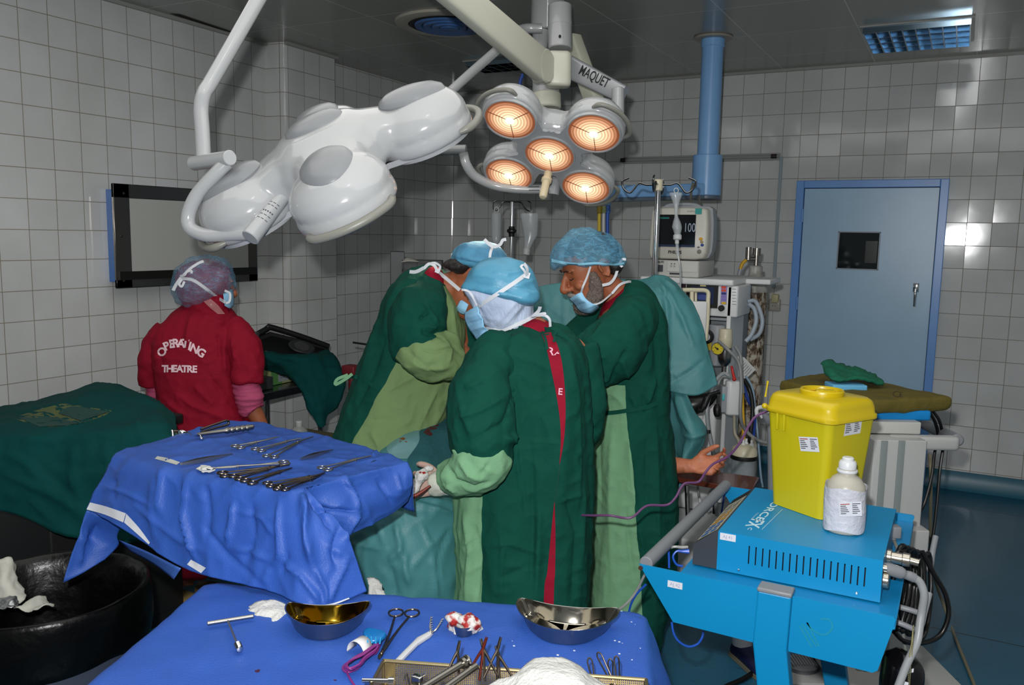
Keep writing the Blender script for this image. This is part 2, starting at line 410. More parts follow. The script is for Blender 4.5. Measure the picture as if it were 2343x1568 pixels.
def _floor():
 nt=fm.node_tree;N=nt.nodes;L=nt.links;b=N['Principled BSDF'];tc=N.new('ShaderNodeNewGeometry')
 mp=N.new('ShaderNodeMapping');mp.inputs['Scale'].default_value=(10,75,1);L.new(tc.outputs['Position'],mp.inputs[0])
 n=N.new('ShaderNodeTexNoise');n.inputs['Scale'].default_value=1.6;n.inputs['Detail'].default_value=3;L.new(mp.outputs[0],n.inputs[0])
 r=N.new('ShaderNodeValToRGB');r.color_ramp.elements[0].position=.27;r.color_ramp.elements[0].color=lin('15303f');r.color_ramp.elements[1].position=.36;r.color_ramp.elements[1].color=lin('2b6580');L.new(n.outputs[0],r.inputs[0])
 n2=N.new('ShaderNodeTexNoise');n2 .inputs['Scale'].default_value=3;n2 .inputs['Detail'].default_value=5;L.new(tc.outputs['Position'],n2 .inputs[0])
 sp=N.new('ShaderNodeSeparateXYZ');L.new(tc.outputs['Position'],sp.inputs[0])
 md=N.new('ShaderNodeMath');md.operation='PINGPONG';md.inputs[1].default_value=.97
 ad=N.new('ShaderNodeMath');ad.operation='ADD';ad.inputs[1].default_value=.45;L.new(sp.outputs['Y'],ad.inputs[0]);L.new(ad.outputs[0],md.inputs[0])
 gt=N.new('ShaderNodeMath');gt.operation='GREATER_THAN';gt.inputs[1].default_value=.004;L.new(md.outputs[0],gt.inputs[0])
 mx=N.new('ShaderNodeMix');mx.data_type='RGBA';L.new(gt.outputs[0],mx.inputs['Factor']);mx.inputs['A'].default_value=lin('12242c');L.new(r.outputs[0],mx.inputs['B'])
 m2=N.new('ShaderNodeMix');m2 .data_type='RGBA';m2 .blend_type='MULTIPLY';m2 .inputs['Factor'].default_value=.35;L.new(mx.outputs['Result'],m2 .inputs['A']);L.new(n2 .outputs[0],m2 .inputs['B'])
 L.new(m2 .outputs['Result'],b.inputs['Base Color'])
_floor()
struct('floor',box(MB(),(2.75,-3.7,-.03),(5.9,7.8,.06)),fm)
bb=mat('dark_blue_skirting','1f5f74',.35)
mb=MB()
for x0,x1 in((.26,D0),(D1,5.57)):
 mb.add([(x0,0,.12),(x1,0,.12),(x1,-.012,.118),(x0,-.012,.118),(x0,-.014,.045),(x1,-.014,.045),(x0,-.05,0),(x1,-.05,0)],[(0,1,2,3),(3,2,5,4),(4,5,7,6)])
ca=[(R-R*math.cos(k/8*PI/2),-R+R*math.sin(k/8*PI/2)) for k in range(9)];ca=[(0,-1.6)]+ca
def inn(x,y,o):
 c=Vector((R,-R));v=Vector((x,y)) if y<-R else None
 if v is not None:return(x+o,y)
 w=(Vector((x,y))-c).normalized();return(x-w.x*o,y-w.y*o)
vs=[]
for x,y in ca:
 for o_,z in((0,.12),(.012,.118),(.014,.045),(.05,0)):a_=inn(x,y,o_);vs.append((a_[0],a_[1],z))
mb.add(vs,[(i*4+j,i*4+j+1,i*4+j+5,i*4+j+4) for i in range(len(ca)-1) for j in range(3)])
struct('baseboard_back',mb,bb)
mb=MB();mb.add([(0,-7.4,.12),(0,-2.12,.12),(.012,-2.12,.118),(.012,-7.4,.118),(.014,-7.4,.045),(.014,-2.12,.045),(.05,-7.4,0),(.05,-2.12,0)],[(0,1,2,3),(3,2,5,4),(4,5,7,6)])
mb.add([(.15,-2.1,.12),(.15,-1.6,.12),(.164,-1.6,.1),(.164,-2.1,.1),(.2,-1.6,0),(.2,-2.1,0)],[(0,1,2,3),(3,2,4,5)])
struct('baseboard_left',mb,bb)
def ceil_mat():
 m=mat('satin_ceiling_panel','86877f',.2,spec=.5);nt=m.node_tree;N=nt.nodes;L=nt.links;b=N['Principled BSDF'];g=N.new('ShaderNodeNewGeometry')
 mp=N.new('ShaderNodeMapping');mp.inputs['Location'].default_value=(-2.84+6,1.10+6.4,0);L.new(g.outputs['Position'],mp.inputs[0])
 br=N.new('ShaderNodeTexBrick');br.offset=0
 for k,v in(('Scale',1),('Mortar Size',.0032),('Mortar Smooth',.1),('Brick Width',.6),('Row Height',.64)):br.inputs[k].default_value=v
 c=lin('92938b');br.inputs['Color1'].default_value=c;br.inputs['Color2'].default_value=tuple(x*.9 for x in c[:3])+(1,);br.inputs['Mortar'].default_value=lin('c4c4ba')
 L.new(mp.outputs[0],br.inputs[0]);L.new(br.outputs['Color'],b.inputs['Base Color'])
 n=N.new('ShaderNodeTexNoise');n.inputs['Scale'].default_value=3;L.new(g.outputs['Position'],n.inputs[0])
 bp=N.new('ShaderNodeBump');bp.inputs['Strength'].default_value=.15;bp.inputs['Distance'].default_value=.01;L.new(n.outputs[0],bp.inputs['Height']);L.new(bp.outputs[0],b.inputs['Normal'])
 return m
struct('ceiling',box(MB(),(2.75,-3.7,CEIL+.2),(5.9,7.8,.4)),ceil_mat())
tr=mat('ceiling_edge_trim','9a9b95',.4)
mb=MB();box(mb,(2.9,-.012,CEIL-.009),(5.3,.024,.018));struct('trim_2',mb,tr)
mb=MB();box(mb,(.012,-4.7,CEIL-.009),(.024,5.2,.018));box(mb,(.162,-1.85,CEIL-.009),(.024,.5,.018));struct('trim_3',mb,tr)
gap=mat('dark_gap','0a0a09',.9)
mb=MB();mb.add([(.05,-2.9,CEIL-.003),(.09,-2.86,CEIL-.003),(.03,-2.3,CEIL-.003),(.026,-2.5,CEIL-.003)],[(0,1,2,3)]);struct('trim_4',mb,gap)
blue=mat('blue_door_frame_paint','6a9ddf',.3,var=.06);leafm=mat('pale_blue_door_paint','9fc2dc',.26,var=.05,vscale=3,bump=.06,bscale=400)
def door_grime():
 nt=leafm.node_tree;b=nt.nodes['Principled BSDF']
door=thing('door_1','pale blue steel door with a small window in a darker blue frame','door',((D0+D1)/2,0,0));door['kind']='structure'
fw=.052;mb=MB()
box(mb,(D0+fw/2,-.012,DT/2),(fw,.06,DT));box(mb,(D1-fw/2,-.012,DT/2),(fw,.06,DT));box(mb,((D0+D1)/2,-.012,DT-fw/2),(D1-D0-2*fw,.06,fw))
obj('door_frame',mb,blue,door,bevel=.004)
wx0,wx1,wz0,wz1=3.285,3.55,1.455,1.71
lx0,lx1,lz=D0+fw+.004,D1-fw-.004,DT-fw-.004
mb=MB();y=-.012
for a,b_,c,d in((lx0,wx0,.012,lz),(wx1,lx1,.012,lz),(wx0,wx1,.012,wz0),(wx0,wx1,wz1,lz)):box(mb,((a+b_)/2,y+.012,(c+d)/2),(b_-a,.036,d-c))
obj('door_leaf',mb,leafm,door)
mb=MB();t=.008
box(mb,((wx0+wx1)/2,-.02,wz0),(wx1-wx0+t,.012,t));box(mb,((wx0+wx1)/2,-.02,wz1),(wx1-wx0+t,.012,t));box(mb,(wx0,-.02,(wz0+wz1)/2),(t,.012,wz1-wz0));box(mb,(wx1,-.02,(wz0+wz1)/2),(t,.012,wz1-wz0))
obj('window_bead',mb,mat('bead_grey','8d9aa6',.4),door)
obj('window_pane',box(MB(),((wx0+wx1)/2,-.008,(wz0+wz1)/2),(wx1-wx0,.006,wz1-wz0)),mat('dark_door_glass','1b2224',.05,spec=.6),door)
obj('pane_dark_patch',box(MB(),(wx1-.05,-.0125,wz0+.12),(.075,.004,.15)),mat('pane_patch_dark','0c1112',.2),door)  # darker flat patch laid over one part of the pane
mb=MB();rbox(mb,(3.796,-.024,1.345),(.036,.012,.06),.004);cyl(mb,(3.796,-.03,1.33),(3.796,-.06,1.33),.008);tube(mb,[(3.796,-.055,1.335),(3.796,-.062,1.30),(3.796,-.058,1.22)],[.011,.010,.008],10,4)
obj('door_handle',mb,mat('chrome','d6d8da',.08,1.),door)
for z in(.55,1.2,1.82):
 mb=MB();cyl(mb,(D0+fw,-.046,z-.045),(D0+fw,-.046,z+.045),.008);obj('door_hinge',mb,blue,door)
CHR=MATS['chrome'];WHT=mat('white_enamel','e6e7e4',.3)
vc=Vector((1.37,-2.07,CEIL))
v=thing('ceiling_vent','round ceiling air diffuser with blue inner rings above the big lamp arm','vent',vc)
def ring(mb,c,r0,r1,z0,z1,k=48):
 lathe(mb,[(r0,z0),(r1,z0),(r1,z1),(r0,z1),(r0,z0)],k,Matrix.Translation(c),False);return mb
vw=mat('diffuser_cream','a5a195',.45);vb=mat('diffuser_blue','35619a',.4)
mb=MB();lathe(mb,[(.31,0),(.305,-.012),(.27,-.02),(.235,-.016),(.235,-.001)],56,Matrix.Translation(vc),False);obj('outer_rim',mb,vw,v)
mb=MB();lathe(mb,[(.245,-.004),(.215,-.02),(.19,-.012),(.19,-.002)],56,Matrix.Translation(vc),False);obj('dark_throat',mb,mat('throat_dark','16181a',.7),v)
for r0,z0 in((.2,-.026),(.15,-.03),(.1,-.034)):
 mb=MB();lathe(mb,[(r0,z0+.012),(r0-.006,z0),(r0-.04,z0+.004),(r0-.046,z0+.018)],48,Matrix.Translation(vc),False);obj('blue_ring',mb,vb,v)
mb=MB();lathe(mb,[(.056,-.02),(.05,-.034),(.0,-.04)],32,Matrix.Translation(vc),False);obj('centre_cone',mb,vb,v)
def louvre(x0,x1,y0,y1,nx,ny,label):
 t=thing('ceiling_light',label,'ceiling light',((x0+x1)/2,(y0+y1)/2,CEIL),'recessed ceiling lights')
 mb=MB()
 for a,b_,c,d in((x0-.02,x1+.02,y0-.02,y0),(x0-.02,x1+.02,y1,y1+.02),(x0-.02,x0,y0,y1),(x1,x1+.02,y0,y1)):box(mb,((a+b_)/2,(c+d)/2,CEIL-.003),(b_-a,d-c,.008))
 obj('frame',mb,mat('light_frame','9a9c96',.4),t)
 obj('reflector',box(MB(),((x0+x1)/2,(y0+y1)/2,CEIL-.001),(x1-x0,y1-y0,.002)),mat('dark_blue_reflector','1c3350',.15,.6),t)
 mb=MB();z=CEIL-.02
 for i in range(nx+1):x=x0+(x1-x0)*i/nx;box(mb,(x,(y0+y1)/2,z),(.006,y1-y0,.036))
 for i in range(ny+1):y=y0+(y1-y0)*i/ny;box(mb,((x0+x1)/2,y,z),(x1-x0,.006,.036))
 obj('louvre_grid',mb,mat('louvre_mirror','8fa7b8',.12,1.),t)
louvre(3.47,4.0,-1.06,-.49,8,4,'recessed square ceiling light with a mirror louvre above the blue door')
q=Zp(1145,143,CEIL);louvre(q.x-.2,q.x+.2,q.y-.13,q.y+.13,5,3,'small recessed ceiling light half hidden behind the white lamp arm')
# surgical lamps and ceiling pendant
LW=mat('lamp_white_gloss','a3a5a6',.16,coat=.4);LG=mat('lamp_dome_grey','7a7d80',.3);LU=mat('lamp_underside_grey','9b9da0',.45)
LC=mat('lamp_cream','c6c6b6',.35);LH=mat('lamp_handle_grey','77776f',.4);LS=mat('lamp_silver','a2a5a8',.28,.35);GRIP=mat('grip_cream','cdc3a5',.4)
BLK=mat('black_plastic','0c0c0d',.45);INK=mat('black_print','15171a',.6)
def lens_mat():
 m=bpy.data.materials.new('lit_lens');m.use_nodes=True;nt=m.node_tree;N=nt.nodes;L=nt.links;b=N['Principled BSDF']
 tc=N.new('ShaderNodeTexCoord');sp=N.new('ShaderNodeVectorMath');sp.operation='LENGTH';uv=N.new('ShaderNodeUVMap');uv.uv_map='UVMap';L.new(uv.outputs[0],sp.inputs[0])
 wv=N.new('ShaderNodeMath');wv.operation='SINE';ml=N.new('ShaderNodeMath');ml.operation='MULTIPLY';ml.inputs[1].default_value=52;L.new(sp.outputs['Value'],ml.inputs[0]);L.new(ml.outputs[0],wv.inputs[0])
 r=N.new('ShaderNodeValToRGB');e=r.color_ramp.elements;e[0].position=0;e[0].color=(1,.93,.7,1);e[1].position=1;e[1].color=lin('9a4f2e')
 for p,c in((.12,(1,.8,.5,1)),(.3,(.95,.68,.42,1)),(.62,(.9,.52,.3,1)),(.8,(.8,.38,.2,1)),(.9,(.6,.23,.11,1))):
  n=e.new(p);n.color=c
 L.new(sp.outputs['Value'],r.inputs[0])
 st=N.new('ShaderNodeValToRGB');s=st.color_ramp.elements;s[0].position=0;s[0].color=(1,1,1,1);s[1].position=1;s[1].color=(.10,.10,.10,1)
 for p,c in((.13,.75),(.25,.3),(.6,.26),(.78,.17)):n=s.new(p);n.color=(c,c,c,1)
 L.new(sp.outputs['Value'],st.inputs[0])
 mm=N.new('ShaderNodeMath');mm.operation='MULTIPLY_ADD';mm.inputs[1].default_value=.3;mm.inputs[2].default_value=.85;L.new(wv.outputs[0],mm.inputs[0])
 m3=N.new('ShaderNodeMath');m3 .operation='MULTIPLY';L.new(st.outputs[0],m3 .inputs[0]);L.new(mm.outputs[0],m3 .inputs[1])
 m4=N.new('ShaderNodeMath');m4 .operation='MULTIPLY';m4 .inputs[1].default_value=5.2;L.new(m3 .outputs[0],m4 .inputs[0])
 L.new(r.outputs[0],b.inputs['Emission Color']);L.new(m4 .outputs[0],b.inputs['Emission Strength'])
 b.inputs['Base Color'].default_value=lin('6d3d28');b.inputs['Roughness'].default_value=.1
 return m
LENS_ON=lens_mat();LENS_OFF=mat('unlit_lens','6b5a50',.08)
RA=.233
def lamp(px,py,d,u,v,lit,label,K=1.):
 """head with four lobes and a centre reflector; u, v are the two half diagonals in px (right, down, away)"""
 s=d/F;w=lambda t:(RT*t[0]+DN*t[1]+FW*t[2])
 X=w(u).normalized();Zn=w(u).cross(w(v)).normalized()
 if Zn.z<0:Zn=-Zn
 Yn=Zn.cross(X).normalized();c=P(px,py,d)+Zn*(.067 if lit else-.035)*K;sg=1 if w(v).dot(Yn)>0 else-1
 M=Matrix((X*K,Yn*K,Zn*K)).transposed().to_4x4();M.translation=c
 t=thing('surgical_lamp',label,'surgical lamp',c,'ceiling surgical lamps')
 mb=MB();lobes=[Vector((RA,0,0)),Vector((0,RA,0)),Vector((-RA,0,0)),Vector((0,-RA,0))]
 dome=[(0,-.062),(.112,-.062),(.119,-.052),(.119,-.03),(.113,-.024),(.118,-.016),(.116,.0),(.105,.022),(.085,.042),(.055,.056),(.02,.062),(0,.062)]
 for l in lobes:lathe(mb,dome,40,Matrix.Translation(l))
 for l in lobes:
  dr=l.normalized();sd=Vector((-dr.y,dr.x,0));rings=[]
  for k,(tt,hw,zb,zt) in enumerate([(0,.105,-.05,.085),(.35,.095,-.05,.082),(.62,.085,-.052,.062),(.9,.08,-.052,.042),(1.1,.06,-.052,.025)]):
   rr=[]
   for j in range(20):
    a=2*PI*j/20;ca,sa=math.cos(a),math.sin(a)
    rr.append(dr*(tt*RA)+sd*(hw*math.copysign(abs(ca)**.7,ca))+Vector((0,0,(zt if sa>0 else-zb)*math.copysign(abs(sa)**.75,sa))))
   rings.append(rr)
  loft(mb,rings)
 lathe(mb,[(0,-.052),(.13,-.052),(.15,-.03),(.15,.02),(.13,.062),(.09,.085),(.04,.094),(0,.096)],40)
 me=fuse('shell',mb,[LW],.006,10,.5);me.transform(M);obj('lamp_shell',me,LW,t)
 mb=MB()
 def outline(a):
  return max(.118*1.0+0,0)
 pts=[]
 for j in range(96):
  a=2*PI*j/96;q=(a%(PI/2))-PI/4;pts.append(a)
 prof=[]
 for a in pts:
  ca,sa=math.cos(a),math.sin(a);best=0
  for rr in np.linspace(.05,.36,63):
   p=Vector((rr*ca,rr*sa,0))
   if min((p-l).length for l in lobes)<.106 or p.length<.135 or min(abs(p.x) if abs(p.y)<RA else 9,abs(p.y) if abs(p.x)<RA else 9)<.07:best=rr
  prof.append(best)
 vs=[Vector((0,0,-.064))]+[Vector((r_*math.cos(a),r_*math.sin(a),-.064)) for a,r_ in zip(pts,prof)]+[Vector((r_*math.cos(a),r_*math.sin(a),-.05)) for a,r_ in zip(pts,prof)]
 n=96;fs=[(0,1+(j+1)%n,1+j) for j in range(n)]+[(1+j,1+(j+1)%n,1+n+(j+1)%n,1+n+j) for j in range(n)]
 mb.add(vs,fs).xf(M);obj('underside_plate',mb,LU,t)
 for i,l in enumerate(lobes+[Vector((0,0,0))]):
  zl=-.067;mb=MB();k=48;rr=[0,.012,.03,.05,.07,.085,.094,.0985]
  vs=[l+Vector((0,0,zl-.006))];
  for r_ in rr[1:]:vs+=[l+Vector((r_*math.cos(2*PI*j/k),r_*math.sin(2*PI*j/k),zl-.006*(1-(r_/.0985)**2))) for j in range(k)]
  fs=[(0,1+(j+1)%k,1+j) for j in range(k)]
  for q in range(len(rr)-2):fs+=[(1+q*k+j,1+q*k+(j+1)%k,1+(q+1)*k+(j+1)%k,1+(q+1)*k+j) for j in range(k)]
  me=bpy.data.meshes.new('lens');me.from_pydata([tuple(M@p) for p in vs],[],fs);uv=me.uv_layers.new(name='UVMap')
  for lp in me.loops:q=(vs[lp.vertex_index]-l)/.0985;uv.data[lp.index].uv=(q.x,q.y)
  me.materials.append(LENS_ON if lit else LENS_OFF);me.polygons.foreach_set('use_smooth',[True]*len(fs))
  lo=link('lens',me,t)
  mb=MB();lathe(mb,[(.097,zl+.006),(.1,zl-.004),(.105,zl-.004),(.108,zl+.008)],48,M@Matrix.Translation(l),False);obj('lens_rim',mb,LW if i<4 else LU,lo)
  mb=MB()
  for a in(.6,.6+2.094,.6+4.188):box(mb,l+Vector((.055*math.cos(a),.055*math.sin(a),zl-.0055)),(.075,.0025,.002),Matrix.Rotation(a,3,'Z'))
  obj('lens_strut',mb.xf(M),mat('strut_copper','8a4a33',.4),lo)
  if i<4:
   a=math.atan2(l.y,l.x);B=M@Matrix.Translation(l*1.02+Vector((0,0,.054)))@Matrix.Rotation(a,4,'Z')@Matrix.Rotation(.12,4,'Y')
   mb=MB();lathe(mb,[(.0,.022),(.03,.0205),(.055,.015),(.07,.006),(.075,-.004),(.072,-.012),(0,-.014)],40,B,True,0,1.12,.84)
  else:
   B=M@Matrix.Translation((0,0,.09));mb=MB();lathe(mb,[(.0,.02),(.03,.018),(.05,.013),(.064,.005),(.068,-.005),(0,-.01)],40,B,True,0,1.1,.95)
  obj('dome_cover',mb,LG,t)
  if i<4:
   a=math.atan2(l.y,l.x);pts_=[]
   for q in np.linspace(-.95,.95,15):
    r_=.137 if abs(q)<.75 else.137-(abs(q)-.75)*.1
    pts_.append(M@(l+Vector((r_*math.cos(a+q),r_*math.sin(a+q),-.048))))
   mb=MB();tube(mb,pts_,[.006*K]+[.0095*K]*13+[.006*K],10,2,flat=1.);obj('grab_handle',mb,LH,t)
 if not lit:return t,M,c,Zn
 mb=MB()
 g=Vector((.34*RA,.33*RA*sg,0))
 lathe(mb,[(.0,-.2),(.012,-.198),(.0165,-.19),(.0165,-.118),(.022,-.114),(.022,-.1),(.016,-.094),(.018,-.066),(.0,-.066)],24,M@Matrix.Translation(g));obj('sterile_grip',mb,GRIP,t)
 return t,M,c,Zn
NK=1.225
L1,M1,C1,N1=lamp(742,332,2.0*NK,(202,-97,6),(55,102,-192),False,'large white surgical lamp seen from above, its grey domes facing the room',NK)
L2,M2,C2,N2=lamp(1257,355,3.4,(90,61,75),(-93.5,27.5,89.5),True,'surgical lamp with five lit orange lenses facing the patient')
LAMP2,LAMP2N=C2,N2
# yoke and arms of the near lamp
DK[0]=NK
def pt(mb,pts,r,k=16,sm=6):return limb(mb,[(x,y,d,r) for x,y,d in pts],k,sm)
mb=MB();pt(mb,[(628,-70,2.1),(590,0,2.08),(530,105,2.05),(482,188,2.03),(466,215,2.02),(460,250,2.02),(463,300,2.02),(466,362,2.02)],16.5,20);obj('yoke_post',mb,LW,L1)
mb=MB();cyl(mb,P(443,374,2.03),P(527,361,1.93),.0175*NK,24,bev=.002);obj('yoke_joint',mb,LW,L1,ang=30)
mb=MB();pt(mb,[(520,372,1.95),(492,400,1.95),(452,445,1.96),(432,490,1.97),(436,522,1.97),(470,538,1.96),(520,537,1.95),(590,534,1.93)],16,20);obj('yoke_arm',mb,LW,L1)
a_,b_=P(572,545,1.9),P(655,440,1.97)
mb=MB();cyl(mb,a_,a_+(b_-a_)*.97,.0215*NK,28,.018*NK,.002);obj('yoke_pivot',mb,LW,L1,ang=30)
ax=(b_-a_).normalized()
lab=mat('lamp_label_print','3a3d40',.6)
tree=bvh(L1 .children[-1]);piv=L1 .children[-1]
for k,(f0,hh) in enumerate(((.32,1),(.40,1),(.47,2),(.60,1),(.66,1))):
 mb=MB();c0=a_+(b_-a_)*f0
 pr=[((.0217-.0036*f0)*NK,0),(.0217-.0036*f0,.0022*hh)]
 for seg in range(5 if hh==2 else 3):
  qv=ax.cross(FW).normalized();vv=-FW+ax*ax.dot(FW);vv.normalize();ring_=[]
  w0=-.75+seg*(.3 if hh==2 else.5);w1=w0+(.18 if hh==2 else.36)
  for ang in np.linspace(w0,w1,6):
   o_=(qv*math.sin(ang)+vv*math.cos(ang))*(pr[0][0]);ring_+=[c0+o_,c0+o_+ax*.0022*hh]
  mb.add(ring_,[(2*i,2*i+2,2*i+3,2*i+1) for i in range(5)])
 obj('rating_label',mb,lab,piv,smooth=False)
mb=MB();ell(mb,P(668,440,2.0),(.036,.036,.029));rbox(mb,P(672,438,2.0),(.05,.05,.04),.015,3,M1 .to_3x3());cyl(mb,P(660,440,2.0),C1-N1*.01,.024);obj('yoke_knuckle',mb,LW,L1)
DK[0]=1.
# far lamp
mb=MB();pt(mb,[(1240,65,4.0),(1200,66,4.0),(1175,78,3.95),(1140,112,3.85),(1080,165,3.7),(1030,210,3.6),(1003,236,3.55)],11);pt(mb,[(1003,236,3.55),(998,250,3.56),(997,300,3.58),(997,338,3.58)],11);obj('spring_arm',mb,LW,L2)
mb=MB();cyl(mb,P(989,344,3.58),P(1067,343,3.56),.022,24,bev=.002);obj('yoke_joint',mb,LW,L2,ang=30)
mb=MB();pt(mb,[(1060,350,3.56),(1068,378,3.57),(1088,404,3.6),(1130,424,3.62),(1180,432,3.62),(1240,433,3.62),(1264,433,3.62)],11);obj('yoke_arm',mb,LW,L2)
mb=MB();cyl(mb,P(1266,446,3.62),P(1272,405,3.62),.024,20,bev=.002);cyl(mb,P(1270,412,3.62),C2+N2*.0,.014);obj('yoke_pivot',mb,LW,L2)
mb=MB();pl=[(1212,425),(1238,425)]
for yy in(423,431):box(mb,P(1222,yy+4,3.59),(.045,.001,.004),Matrix((RT,FW,-DN)).transposed())
obj('rating_label',mb,lab,L2,smooth=False)
# central column with its arms
cc=Zp(1252,-55,CEIL)
T=thing('ceiling_lamp_mount','white central ceiling column carrying the arms of both surgical lamps','lamp mount',cc,'surgical lamp fittings')
dC=dep(cc);k1=lambda r,d=4.15:r*d/F
mb=MB();a0=P(1252,72,4.15);cyl(mb,a0,Vector((a0 .x,a0 .y,CEIL)),k1(38),32,bev=.004);obj('ceiling_column',mb,LW,T,ang=30)
mb=MB();cyl(mb,P(1238,72,4.13),P(1233,150,4.13),k1(20),24,k1(13));obj('column_taper',mb,LW,T,ang=30)
mb=MB();cyl(mb,P(1281,112,3.8),P(1281,12,3.8),k1(27,3.8),28,bev=.004);cyl(mb,P(1281,60,3.8),P(1281,50,3.8),k1(27.6,3.8),28);obj('arm_bearing',mb,LW,T,ang=30)
mb=MB();ell(mb,P(1281,83,3.74),(.006,.006,.007));obj('bearing_screw',mb,BLK,T)
A0,A1=P(1240,152,3.7),P(915,-120,2.8)
dv=(A1-A0).normalized();sd=Vector((dv.y,-dv.x,0)).normalized();upv=sd.cross(dv).normalized()
if upv.z<0:upv=-upv
def armbar(mb,A,B,hA,hB,wA,wB,n=24,r=.4):
 dv=(B-A).normalized();sd=Vector((dv.y,-dv.x,0)).normalized();up=sd.cross(dv);rings=[]
 for t in np.linspace(0,1,n):
  c=A+(B-A)*t;h=hA+(hB-hA)*t;w=wA+(wB-wA)*t;rr=[]
  for j in range(24):
   a=2*PI*j/24;ca,sa=math.cos(a),math.sin(a);rr.append(c+sd*(w*math.copysign(abs(ca)**r,ca))+up*(h*math.copysign(abs(sa)**r,sa)))
  rings.append(rr)
 loft(mb,rings);return mb
mb=MB();armbar(mb,A0,A1,.072,.058,.032,.03);q_=sd
cyl(mb,A0-q_*.032,A0+q_*.032,.073,36,bev=.006);obj('spring_arm',mb,LC,T,ang=30)
mb=MB();cyl(mb,A0-FW*.02+q_*.0325,A0+q_*.037,.008);obj('arm_pivot_screw',mb,LS,T)
hb=P(1277,160,3.78)
mb=MB();rbox(mb,hb,(.115,.1,.155),.03,4,Matrix((RH,FH,UP)).transposed());obj('arm_housing',mb,LC,T)
mb=MB();cyl(mb,P(1250,250,3.95),P(1249,214,3.95),k1(34,3.95),28,bev=.006);obj('lower_cap',mb,LC,T,ang=30)
mb=MB();cyl(mb,P(1249,216,3.95),P(1249,165,3.95),k1(31,3.95),28);obj('lower_column',mb,LW,T,ang=30)
B0,B1=P(1300,152,3.85),P(1427,217,3.75)
mb=MB();armbar(mb,B0,B1,.05,.04,.03,.03,12,.35);sa_=obj('silver_arm',mb,LS,T,ang=30)
dvx=(B1-B0).normalized();nn=-(FW-dvx*FW.dot(dvx)).normalized()
tr_=bvh(sa_);pc=cast(tr_,1359,176,.003,3.75);tm=text_mesh('MAQUET',.048,.0006,1.0)
up2=Vector((0,0,1));Mx=basis(pc,dvx,up2);mb=MB();mb.add([v for v in tm.v],tm.f);mb.xf(Matrix.Diagonal((.8,1.25,1,1))).xf(Mx)
qs=[]
for v in mb.v:
 x_,y_,z_=proj(v);qs.append(cast(tr_,x_,y_,.002,z_))
mb.v=qs;obj('maker_lettering',mb,INK,sa_,smooth=False)
mb=MB();cyl(mb,P(1413,292,3.72),P(1414,202,3.72),k1(14.5,3.72),24,bev=.003);obj('drop_post',mb,LW,L2,ang=30)
mb=MB();armbar(mb,P(1310,90,4.2),P(1375,275,4.05),.04,.045,.035,.035,10,.35);obj('cream_strut',mb,mat('strut_cream','c9cbb8',.4),T,ang=30)
mb=MB();pt(mb,[(1196,170,4.1),(1190,190,4.1),(1193,212,4.1),(1204,232,4.05)],4);obj('blue_cable',mb,mat('cable_navy','1d3f86',.4),T)
# blue ceiling supply pendant
pb=mat('pendant_blue','80b0e2',.3,var=.04);pc=Zp(1632,85,CEIL);dp=dep(pc)
T=thing('ceiling_supply_pendant','pale blue ceiling column with a side arm carrying gas outlets','pendant',pc)
mb=MB();cyl(mb,pc-UP*.012,pc,.115,40,bev=.004);obj('ceiling_plate',mb,mat('plate_beige','9f978a',.35),T,ang=30)
mb=MB();zt=Yp(1630,355,pc.y).z;zb=Yp(1626,448,pc.y).z
cyl(mb,(pc.x,pc.y,zt),(pc.x,pc.y,CEIL-.012),.0635,40);cyl(mb,(pc.x,pc.y,CEIL-.06),(pc.x,pc.y,CEIL-.012),.07,40,bev=.004);obj('pendant_tube',mb,pb,T,ang=30)
mb=MB();cyl(mb,(pc.x,pc.y,zb),(pc.x,pc.y,zt),.088,40,bev=.004);obj('pendant_sleeve',mb,pb,T,ang=30)
mb=MB();cyl(mb,(pc.x,pc.y,zb-.022),(pc.x,pc.y,zb),.086,40,bev=.003);obj('sleeve_base',mb,mat('pendant_grey','5b6875',.4),T,ang=30)
e0,e1=P(1600,434,5.05),P(1385,440,4.75)
mb=MB();armbar(mb,e0,e1,.036,.036,.05,.05,4,.2);obj('side_arm',mb,pb,T,ang=30)
mb=MB();armbar(mb,e0-UP*.046,e1-UP*.046,.011,.011,.05,.05,4,.2);obj('arm_rail',mb,MATS['pendant_grey'],T,ang=30)
mb=MB();cyl(mb,P(1380,474,4.75),P(1380,425,4.75),.045,28,bev=.006);obj('outlet_head',mb,pb,T,ang=30)
for i,(x,c,nm) in enumerate(((1372,'b9a12a','yellow_hose'),(1382,'a9adad','grey_hose'),(1391,'1f4a9c','blue_hose'))):
 h=mat('hose_'+c,c,.4);mb=MB();limb(mb,[(x,470,4.72,4),(x-1,520,4.72,4),(x+2,600,4.7,4),(x+25,760,4.5,4),(x+120,900,4.3,4)],10,5);
 ho=obj('gas_hose',mb,h,T);mb=MB();limb(mb,[(x,472,4.72,6),(x,488,4.72,6)],12,2);obj('hose_collar',mb,mat('collar_'+c,{'b9a12a':'a0851a','a9adad':'8d9a6a','1f4a9c':'2a5ba8'}[c],.4),ho)
for pts in([(1592,425,4.97),(1586,422,4.9),(1581,440,4.85),(1580,480,4.6)],[(1600,448,4.9),(1601,490,4.6)]):
 mb=MB();pt(mb,pts,3,8);obj('pendant_cable',mb,mat('cable_beige','8a8473',.5),T)
